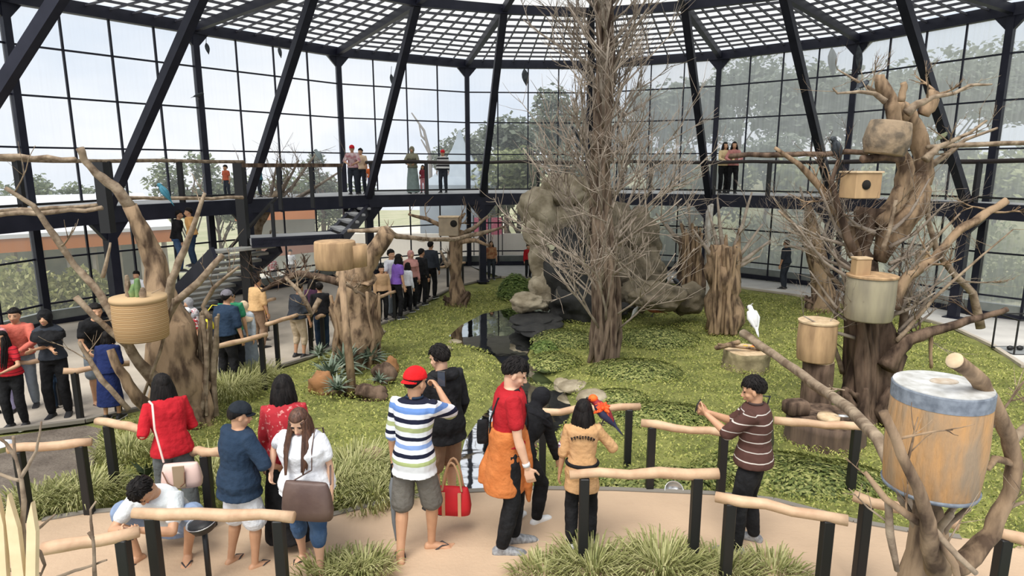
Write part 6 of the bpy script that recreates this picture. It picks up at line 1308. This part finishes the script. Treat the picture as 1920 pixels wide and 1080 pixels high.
# ================================================================ birds
def bird(label, p, L, face, bm_, pitch=50, head=None, beak=None, tail=None, wing=None, crest=False, name='parrot', vox=None, crown=None):
    """a perched bird; PITCH is how upright its body stands"""
    p = Vector(p); e = empty(name, p, R(face), label, 'bird'); a = R(pitch); d = Vector((0, cos(a), sin(a))); n_ = Vector((0, -sin(a), cos(a))); c = Vector((0, 0, L * .30)); S_ = Vector((1, 0, 0))
    m = MB(); m.loft([ring(c + d * (t * L), S_, n_, r * L, r * L * .95, 14) for t, r in ((-.34, .02), (-.28, .07), (-.12, .13), (.02, .15), (.14, .12), (.22, .085))]); hc = c + d * (.26 * L) + Vector((0, .05 * L, .03 * L)); m.ell(hc, (.085 * L, .105 * L, .088 * L))
    m.build('body', bm_, e, local=True, vox=vox or L * .035, soft=2)
    if crown: m = MB(); m.ell(hc + Vector((0, -.01 * L, .02 * L)), (.09 * L, .10 * L, .085 * L)); m.build('head', crown, e, local=True)
    m = MB(); f0 = hc + Vector((0, .09 * L, 0)); m.tube([f0 - Vector((0, .02 * L, 0)), f0 + Vector((0, .03 * L, .005 * L)), f0 + Vector((0, .06 * L, -.03 * L)), f0 + Vector((0, .055 * L, -.065 * L))], [.035 * L, .032 * L, .018 * L, .005 * L], 10); m.build('beak', beak or mat('dark beak', (.04, .04, .04), .4), e, local=True)
    for s_ in (-1, 1):
        m = MB(); w0 = c + d * (.15 * L) + S_ * (s_ * .12 * L); m.tube([w0, w0 - d * (.18 * L) + S_ * (s_ * .02 * L), w0 - d * (.42 * L) - S_ * (s_ * .05 * L), w0 - d * (.56 * L) - S_ * (s_ * .08 * L)], [.06 * L, .085 * L, .05 * L, .012 * L], 10, side=S_, flat=1.); m.v = [tuple(v) for v in m.v]; m.build('wing', wing or bm_, e, local=True)
        m = MB(); l0 = c - d * (.10 * L) + S_ * (s_ * .05 * L); m.tube([l0, Vector((s_ * .05 * L, .02 * L, .01 * L))], .016 * L, 6); m.tube([Vector((s_ * .05 * L, -.04 * L, .008 * L)), Vector((s_ * .05 * L, .07 * L, .008 * L))], .012 * L, 6); m.build('leg', mat('bird leg', (.10, .09, .08), .7), e, local=True)
        m = MB(); m.ell(hc + Vector((s_ * .078 * L, .035 * L, .02 * L)), (.012 * L, .014 * L, .014 * L), n=8, m=6); m.build('eye', mat('bird eye', (.01, .01, .01), .2), e, local=True)
    m = MB(); t0 = c - d * (.28 * L); m.loft([ring(t0 - d * (t * L), S_, n_, r * L, r * L * .3, 10) for t, r in ((-.04, .05), (.1, .06), (.25, .045), (.36, .015))]); m.build('tail', tail or wing or bm_, e, local=True)
    if crest: m = MB(); [m.tube([hc + Vector((0, -.02 * L, .07 * L)), hc + Vector((0, -.07 * L - .02 * L * i, (.13 + .01 * i) * L))], [.018 * L, .004 * L], 6) for i in range(4)]; m.build('crest', crown or bm_, e, local=True)
    return e
SCAR = mat('scarlet feathers', (.80, .045, .01), .7, (.90, .14, .01), 14); NAVF = mat('navy feathers', (.015, .015, .05), .6); WHF = mat('white feathers', (.62, .62, .60), .8); DKF = mat('dark feathers', (.018, .022, .028), .7, (.05, .06, .07), 9); BRF = mat('chestnut feathers', (.20, .05, .02), .8, (.30, .10, .04), 12); GBF = mat('teal feathers', (.03, .16, .22), .7)
w = V(1132, 812, 5.05); bird('flame-red parrot with dark wings perched at the khaki woman\'s raised arm', V(1130, 796, 5.0), .40, 70, mat('dark red feathers', (.25, .012, .02), .7), 48, crown=SCAR, wing=NAVF, tail=NAVF, beak=mat('dark horn beak', (.02, .018, .015), .4)); 
m = MB(); q = V(1126, 766, 5.0)
for i in range(26):
    rr_ = random.Random(i); d = Vector((rr_.uniform(-1, 1), rr_.uniform(-1, 1), rr_.uniform(-.4, 1))).normalized(); m.tube([q + d * .01, q + d * .05, q + d * .075 - Vector((0, 0, .012))], [.018, .02, .006], 6)
e = [o for o in COL.objects if o.get('label', '').startswith('flame-red')][0]; m.build('ruffled_head_feathers', SCAR, e)
Yl = 6.95; p = V(1412, 628, Yl - .25); bird('white cockatoo perched on the long bare limb, right of the split trunk', V(1411, 612, 6.85), .36, 20, WHF, 62, crest=True, name='cockatoo')
c = G(1222, 612); c.z += .25; bird('chestnut-brown fowl on the leafy mound behind the great tree', c, .62, 80, BRF, 14, name='fowl', tail=BRF); c = G(1190, 608); c.z += .22; bird('white pigeon-like bird beside the chestnut fowl', c, .42, -100, WHF, 60, name='pigeon')
c = V(1268, 538, 15.6); bird('small black and white bird on the grey-green boulder', c, .45, 100, DKF, 45, crown=WHF, name='bird')
bird('dark long-tailed bird perched on the branch before the right walkway', V(1567, 296, NBY - .2), .42, 100, DKF, 68, name='hornbill'); bird('dark bird on the topmost left twig of the nest-box tree', V(1616, 172, NBY), .30, -60, DKF, 25, name='parrot')
bird('grey-green bird on the right limb of the nest-box tree', V(1765, 266, NBY), .24, -70, mat('olive feathers', (.14, .15, .08), .8), 30, name='parrot'); bird('teal parrot on the left walkway pole', V(310, 374, 10.6), .42, 90, GBF, 60); bird('teal parrot on the wires of the pale slender tree', V(598, 300, 12.8), .34, 60, mat('slate feathers', (.12, .15, .15), .8), 55)
bird('small dark bird clinging to the column left of the stair', V(372, 186, OUT[0].y - .2), .38, -90, DKF, 20, name='bird'); bird('dark bird in the twigs left of the great trunk', V(1087, 285, 11.7), .42, 30, DKF, 50, name='parrot'); bird('dark bird above the rock, left of the great trunk', V(1079, 258, 11.9), .32, 100, DKF, 60, name='bird')
# hanging leaf-shaped silhouettes fixed to the glass wall
def pod(px, py, w, h_, i, label, tilt=8):
    a, b = OUT[i], OUT[i + 1]; n_ = Vector((CX, CY, 0)) - (a + b) / 2; n_.z = 0; n_.normalize(); d = ray(px, py); o = Vector((0, 0, CZ)); t = ((a + n_ * .12) - o).dot(n_) / d.dot(n_); p = o + d * t; Y = p.y; e = empty('bird_cutout', p, 0, label, 'bird cutout', 'dark bird shapes along the glass wall'); H_ = px_r(h_, Y); W2 = px_r(w / 2, Y); m = MB(); s_ = Vector((-n_.y, n_.x, 0)); T = Matrix.Rotation(R(tilt), 3, n_)
    m.loft([ring(p + T @ Vector((0, 0, (t_ - .5) * H_)), T @ s_, n_, max(.004, W2 * r), W2 * .45 * r + .003, 12) for t_, r in ((0, .1), (.12, .35), (.3, .75), (.5, 1.), (.72, .95), (.88, .55), (1., .08))]); m.build('leaf_shape', DKF, e)
    m = MB(); m.tube([p + T @ Vector((0, 0, H_ * .48)), p + Vector((0, 0, H_ * .48 + .25))], .008, 5); m.build('cord', BLACKM, e)
for a in ((985, 145, 12, 30, 2, 'dark leaf-shaped silhouette hanging at the glass right of the tent column'), (735, 150, 7, 22, 1, 'small dark silhouette at the glass, first right of the staircase strut'), (525, 98, 7, 20, 0, 'small dark silhouette at the upper left glass, right of two'), (389, 91, 8, 20, 0, 'small dark silhouette at the upper left glass, left of two'), (1561, 116, 15, 50, 4, 'long dark silhouette at the glass on the right, by the slanting strut'), (1611, 112, 12, 52, 5, 'long dark silhouette in front of the column right of it')): pod(*a)
# ================================================================ beyond the glass
m = MB(); xs = [-90 + 3 * i for i in range(71)]; ys = [4 + 2.5 * j for j in range(50)]
def zo(x, y):
    r = sqrt((x - CX) ** 2 + (y - CY) ** 2); o_ = smooth((r - 15) / 8)
    return -.35 + 3.4 * smooth((x + 2) / 14) * smooth((r - 18) / 16) + .02 * max(0, r - 34) * smooth((x - 2) / 12) - 2.6 * smooth((-x - 4) / 14) * smooth((r - 17) / 26) - .05 * max(0, y - 60) * smooth((-x + 4) / 12) * .5 + .1 * mnoise.noise(Vector((x * .2, y * .2, 1))) * o_
nx = len(xs); vs = [(x, y, zo(x, y)) for y in ys for x in xs]; fs = [(j * nx + i, j * nx + i + 1, (j + 1) * nx + i + 1, (j + 1) * nx + i) for j in range(len(ys) - 1) for i in range(nx - 1)]
m.add(vs, fs); o = m.build('ground_outside', mat('pale meadow', (.30, .31, .17), .95, (.40, .38, .24), .35, lo=.4, hi=.6)); o['kind'] = 'structure'
m = MB(); c_ = [(CX + (R1 - .4) * sin(2 * pi * i / 60), CY + (R1 - .4) * cos(2 * pi * i / 60)) for i in range(61)]
for i in range(-2, 7):
    a, b = OUT[i], OUT[i + 1]; n = Vector((CX, CY, 0)) - (a + b) / 2; n.normalize(); m.bar(a - n * .12 + Vector((0, 0, .04)), b - n * .12 + Vector((0, 0, .04)), .14, .75)
o = m.build('wall_kerb_base', mat('kerb concrete', (.22, .24, .22), .9, (.30, .31, .28), 3), smooth_=False); o['kind'] = 'structure'
def out_(px, Y, r=17.6):
    while True:
        p = V(px, 400, Y)
        if sqrt((p.x - CX) ** 2 + (p.y - CY) ** 2) > r: return Y
        Y += .3
def slab(name, pts, m_, z=-.2):
    m = MB(); q = [U(x, y, z) for x, y in pts]; m.add([v for v in q] + [v - Vector((0, 0, .15)) for v in q], [tuple(range(len(q)))] + [(i, (i + 1) % len(q), len(q) + (i + 1) % len(q), len(q) + i) for i in range(len(q))]); o = m.build(name, m_, smooth_=False); o['kind'] = 'structure'
slab('ground_pale_paving', [(420, 560), (480, 470), (700, 425), (950, 415), (1010, 425), (1010, 520), (700, 540)], mat('pale paving', (.70, .66, .58), .8, (.62, .58, .50), 1.))
# long low building
A = V(-120, 462, 18.2); B = V(330, 436, 22.2); A.z = B.z = 1.62; d = (B - A).normalized(); n = Vector((-d.y, d.x, 0)); e = empty('pavilion', (A + B) / 2 - Vector((0, 0, 3)), 0, 'long low pavilion with a white roof and an orange fascia beyond the left glass', 'building')
def quad(m, a, b, c_, d_): m.add([a, b, c_, d_], [(0, 1, 2, 3)])
m = MB(); m.bar(A, B, .12, .42); m.build('fascia', mat('orange fascia', (.52, .17, .035), .6), e, smooth_=False)
m = MB(); m.bar(A + Vector((0, 0, .27)) + n * 2.5, B + Vector((0, 0, .27)) + n * 2.5, 5.2, .12); M_ = m; Z1 = Vector((0, 0, .25)); m.add([A + Z1, B + Z1, B + n * 5 + Vector((0, 0, 1.3)), A + n * 5 + Vector((0, 0, 1.3))], [(0, 1, 2, 3)]); m.build('roof', mat('white roof', (.66, .66, .68), .7), e, smooth_=False)
for q in range(9): p = lerp(A, B, (q + .5) / 9.) + n * .3; m = MB(); m.bar(p, p - Vector((0, 0, 3.6)), .12); m.build('post', CONCG, e, smooth_=False)
m = MB(); m.bar(A + n * 3 - Vector((0, 0, 1.2)), B + n * 3 - Vector((0, 0, 1.2)), .15, 2.2); m.build('back_wall', mat('grey green wall', (.30, .32, .28), .9, (.42, .42, .36), 1.), e, smooth_=False)
m = MB(); m.bar(A + n * 1 - Vector((0, 0, 2.6)), B + n * 1 - Vector((0, 0, 2.6)), .15, 1.0); m.build('low_wall', mat('brick red wall', (.30, .14, .09), .9), e, smooth_=False)
A = V(440, 402, 24); B = V(592, 398, 25); A.z = B.z; e = empty('small_pavilion', (A + B) / 2 - Vector((0, 0, 3)), 0, 'smaller building with an orange fascia seen behind the staircase', 'building'); d = (B - A).normalized(); n = Vector((-d.y, d.x, 0))
m = MB(); m.bar(A, B, .12, .5); m.build('fascia', mat('orange fascia'  , (.5, .16, .05)), e, smooth_=False); m = MB(); m.bar(A + n * 2 + Vector((0, 0, .35)), B + n * 2 + Vector((0, 0, .35)), 4, .2); m.build('roof', mat('white roof', (.66, .66, .68)), e, smooth_=False); m = MB(); m.bar(A + n * 1 - Vector((0, 0, 1.4)), B + n * 1 - Vector((0, 0, 1.4)), .2, 2.6); m.build('wall', mat('grey green wall', (.3, .32, .28)), e, smooth_=False)
A = V(470, 476, 23.5); B = V(600, 462, 24); e = empty('brown_bench_wall', (A + B) / 2 - Vector((0, 0, .4)), 0, 'low brown wall on the paving beyond the stair landing', 'wall'); m = MB(); m.bar(A, B, .3, .35); m.build('wall', mat('brick red wall', (.30, .14, .09)), e, smooth_=False)
# tent
Yt = 30.; pk = V(862, 246, Yt); e = empty('pointed_tent', Vector((pk.x, Yt, -.3)), 0, 'pale blue-grey tent with a tall pointed top behind the walkway', 'tent'); TM = mat('pale blue-grey tent cloth', (.28, .33, .38), .8, (.33, .38, .43), 2)
m = MB(); rs = []
for t, r in ((-.02, .04), (.0, .06), (.15, .16), (.35, .34), (.6, .66), (.85, 1.1), (1., 1.6)):
    z = lerp(pk.z, V(862, 345, Yt).z, t); rs.append([Vector((pk.x + x * r * 1.05, Yt + y * r * 1.05, z)) for x, y in ((-1, -1), (0, -1.0), (1, -1), (1.0, 0), (1, 1), (0, 1.0), (-1, 1), (-1.0, 0))])
m.loft(rs[::-1]); m.build('peak', TM, e, smooth_=False); m = MB(); z1 = V(862, 345, Yt).z; m.box((pk.x, Yt, (z1 - .5) / 2), (3.36, 3.36, z1 + .5)); m.build('wall', TM, e, smooth_=False)
# white wall, pink banner
a = V(640, 438, 27.5); b = V(1010, 438, 27.5); e = empty('white_wall', Vector(((a.x + b.x) / 2, 27.5, -.3)), 0, 'long low pale wall outside, behind the far rail visitors', 'wall'); m = MB(); m.box(((a.x + b.x) / 2, 27.5, (a.z - .3) / 2), (b.x - a.x, .2, a.z + .3)); m.build('wall', mat('white wall paint', (.74, .69, .61), .8, (.62, .57, .50), .8), e, smooth_=False)
for x0, x1, lb in ((888, 916, 'pink banner hung outside, left of two'), (920, 942, 'pink banner hung outside, right of two')):
    a = V(x0, 408, 27); b = V(x1, 440, 27); e = empty('banner', Vector(((a.x + b.x) / 2, 27, b.z)), 0, lb, 'banner', 'pink banners'); m = MB(); m.box(((a.x + b.x) / 2, 27, (a.z + b.z) / 2), (b.x - a.x, .04, a.z - b.z)); m.build('cloth', mat('pink banner cloth', (.72, .12, .22), .7, (.85, .55, .58), 9, lo=.6, hi=.7), e, smooth_=False)
    for s_ in (a.x, b.x): m = MB(); m.bar((s_, 27, a.z + .1), (s_, 27, -.4), .05); m.build('pole', BLACKM, e, smooth_=False)
# two people outside
for px, ph, pf, lb, tp in ((514, 497, 542, 'person in a red and white shirt out on the paving, left of two', FLOR), (548, 487, 528, 'person in white out on the paving, right of two', WHT)):
    c = U(px, pf, -.2); t_ = V(px, ph, c.y); person(lb, c, 200, max(1.2, min(1.75, t_.z - c.z)), vox=.02, top=tp, bottom=GRYS, legs='shorts', shoe=DSH)
# trees beyond
HZ = leafmat('misty tree leaf', (.15, .18, .13), (.21, .24, .18), (.28, .31, .24), .4); HZ2 = leafmat('pale bank leaf', (.16, .19, .08), (.27, .30, .14), (.38, .40, .22), .3); HZ3 = leafmat('left grove leaf', (.10, .13, .08), (.18, .22, .13), (.30, .34, .20), .4)  # pale, close tones put outdoor haze into the leaf colours
def bgtree(label, x, y, z, h_, w, m_, seed, n=1500, grp=None, kind='full'):
    rr = random.Random(seed); e = empty('background_tree', (x, y, z), 0, label, 'tree', grp); m = MB(); b0 = Vector((x, y, z - .3)); top = Vector((x + rr.uniform(-.4, .4), y, z + h_ * .75)); m.tube([b0, lerp(b0, top, .5) + Vector((rr.uniform(-.2, .2), 0, 0)), top], [h_ * .022, h_ * .016, h_ * .006], 8)
    cl = []
    for q in range(9 if kind == 'full' else 6):
        a = rr.uniform(0, 2 * pi); t = rr.uniform(.35, 1.); c = Vector((x + cos(a) * w * rr.uniform(.1, .6), y + sin(a) * w * .5, z + h_ * (lerp(.35, .92, t)))); cl.append((c, w * rr.uniform(.28, .5))); m.tube([lerp(b0, top, t * .8), c], [h_ * .008, h_ * .003], 5)
    m.build('trunk', BARKD, e); vs = []; fs = []
    for _ in range(n):
        c, r = rr.choice(cl); d = Vector((rr.gauss(0, 1), rr.gauss(0, 1), rr.gauss(0, .7))).normalized() * (r * rr.random() ** .4); p = c + d; s = rr.uniform(.10, .26) * (w / 3.2) ** .5; u_ = Vector((rr.uniform(-1, 1), rr.uniform(-1, 1), rr.uniform(-.6, .6))).normalized(); w_ = u_.cross(Vector((rr.uniform(-1, 1), rr.uniform(-1, 1), 1))).normalized() * (s * .6); u_ *= s; bi = len(vs); vs += [p - u_, p + w_, p + u_, p - w_]; fs.append((bi, bi + 1, bi + 2, bi + 3))
    m = MB(); m.add(vs, fs); m.build('foliage', m_, e, smooth_=False); return e
rr = random.Random(8); i = 0
for q, (px, ytop, Y, w, lb) in enumerate(((950, 198, 34, 2.2, 'just right of the pointed tent'), (1040, 172, 41, 2.6, 'left of the great dead tree'), (1150, 188, 35, 2.4, 'behind the great dead trunk'), (1235, 172, 42, 2.8, 'right of the great dead tree'), (1318, 138, 35, 2.3, 'left of the couple on the walkway'), (1400, 108, 42, 2.9, 'towering above the couple on the walkway'),
        (1480, 136, 34, 2.4, 'left of the long hanging silhouette'), (1556, 122, 41, 2.9, 'behind the long hanging silhouette'), (1640, 140, 33, 2.4, 'behind the top of the nest-box tree'), (1722, 130, 40, 2.9, 'right of the nest-box tree top'), (1808, 108, 33, 2.5, 'between the last slanting strut and the right column'), (1885, 100, 40, 3., 'behind the right column'), (1975, 105, 32, 2.6, 'past the right edge column'))):
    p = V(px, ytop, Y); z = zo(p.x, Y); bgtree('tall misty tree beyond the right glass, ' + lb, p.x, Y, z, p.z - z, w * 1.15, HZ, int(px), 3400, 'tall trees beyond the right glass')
for k, (px, yt, Y, lb) in enumerate(((965, 285, 27, 'between tent and rock waterfall'), (1060, 270, 31, 'behind the top of the rock waterfall'), (1165, 300, 27, 'right of the great dead trunk, at railing height'), (1262, 280, 31, 'behind the pale birch stems'), (1345, 300, 26.5, 'behind the couple on the walkway'), (1440, 262, 30.5, 'right of the couple on the walkway'), (1525, 290, 26, 'behind the dark perched bird'), (1610, 262, 30, 'behind the plywood nest box'), (1700, 300, 25.5, 'behind the thick right limb'), (1790, 262, 29.5, 'right of the last slanting strut'), (1880, 290, 25, 'at the foot of the right column'), (1970, 270, 28, 'past the right edge'))):
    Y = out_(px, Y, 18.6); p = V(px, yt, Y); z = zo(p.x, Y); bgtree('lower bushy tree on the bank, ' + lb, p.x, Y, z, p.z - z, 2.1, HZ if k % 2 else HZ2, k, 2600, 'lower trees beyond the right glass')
for k, (px, yt, Y, w, lb) in enumerate(((345, 284, 40, 2.4, 'round dark tree beyond the left glass, left of the stair head'), (405, 326, 42, 2.6, 'broad low tree beyond the left glass, behind the stair head'), (455, 334, 44, 2.6, 'pale low tree right of the round dark one'), (100, 345, 40, 2.2, 'small dark tree at the far left horizon'), (30, 330, 38, 2.5, 'sparse tree cut by the left column'), (178, 345, 44, 2.6, 'low tree between the two left columns'), (560, 330, 46, 3.4, 'low tree behind the landing railing'), (640, 335, 48, 3.2, 'low tree behind the red cap on the walkway'), (600, 275, 46, 1.6, 'thin tree right of the landing'), (880, 212, 40, 1.9, 'small tree just right of the tent column'), (835, 255, 40, 1.6, 'small tree left of the tent'))):
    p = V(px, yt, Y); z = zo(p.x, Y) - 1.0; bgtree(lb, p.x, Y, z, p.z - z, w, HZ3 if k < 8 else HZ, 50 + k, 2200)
for q, (x0, y0, x1, y1) in enumerate(((808, 330, 772, 212),)):
    e = empty('bare_tree', Vector((V(808, 300, 33).x, 33, zo(V(808, 300, 33).x, 33))), 0, 'bare forked tree beyond the glass, left of the tent', 'tree'); m = MB(); b0 = Vector(e.location); m.tube([b0, V(806, 290, 33), V(795, 245, 33), V(772, 212, 33)], [.13, .09, .065, .03], 8); m.tube([V(800, 265, 33), V(790, 255, 33), V(786, 235, 33)], [.06, .05, .03], 7); m.tube([V(806, 290, 33), V(790, 262, 33)], [.06, .03], 7); m.build('trunk', mat('pale dead wood', (.22, .20, .18), .9), e)
# shrubs on the sunny bank, right, and reeds left
for k, (x, y, Y, r) in enumerate(((1730, 430, 21, .9), (1860, 420, 21, 1.1), (1500, 420, 22.5, .9), (1410, 415, 23, .8), (1290, 410, 23.5, .8), (1240, 400, 24, .8), (1780, 480, 19.5, .7), (1905, 500, 18.5, .8), (60, 520, 16.8, .9), (20, 500, 16.5, .9), (150, 515, 17.2, .7))):
    Y = out_(x, Y); p = V(x, y, Y); z = zo(p.x, Y); rs_ = random.Random(k); vs = []; fs = []
    for _ in range(1300):
        d = Vector((rs_.gauss(0, 1), rs_.gauss(0, 1), rs_.gauss(0, 1))).normalized() * rs_.random() ** .4; d = Vector((d.x * r * 1.3, d.y * r, abs(d.z) * (p.z - z + .3))); c_ = Vector((p.x, Y, z)) + d; u_ = Vector((rs_.uniform(-1, 1), rs_.uniform(-1, 1), rs_.uniform(-1, 1))).normalized() * .10; w_ = u_.cross(Vector((rs_.uniform(-1, 1), 1, .3))).normalized() * .05; bi = len(vs); vs += [c_ - u_, c_ + w_, c_ + u_, c_ - w_]; fs.append((bi, bi + 1, bi + 2, bi + 3))
    m = MB(); m.add(vs, fs); o = m.build('bank_shrub', HZ2 if x > 200 else GRB, loc=(p.x, Y, z), smooth_=False); tag(o, 'pale green shrub on the bank, ' + ('left of the last walkway column', 'right of the last walkway column', 'behind the lone dark walker', 'left of the lone dark walker', 'behind the split brown trunk', 'right of the rock waterfall', 'low, behind the long right limb', 'low, at the right edge')[k] if k < 8 else 'pale reedy shrub outside, ' + ('behind the black headscarf', 'at the left edge', 'between the two left columns')[k - 8], 'shrub', 'pale shrubs on the right bank' if x > 200 else 'reedy shrubs outside left')
for o in list(COL.objects):
    if o.parent is None and o.type == 'MESH' and 'kind' not in o and 'category' not in o: o['kind'] = 'structure'
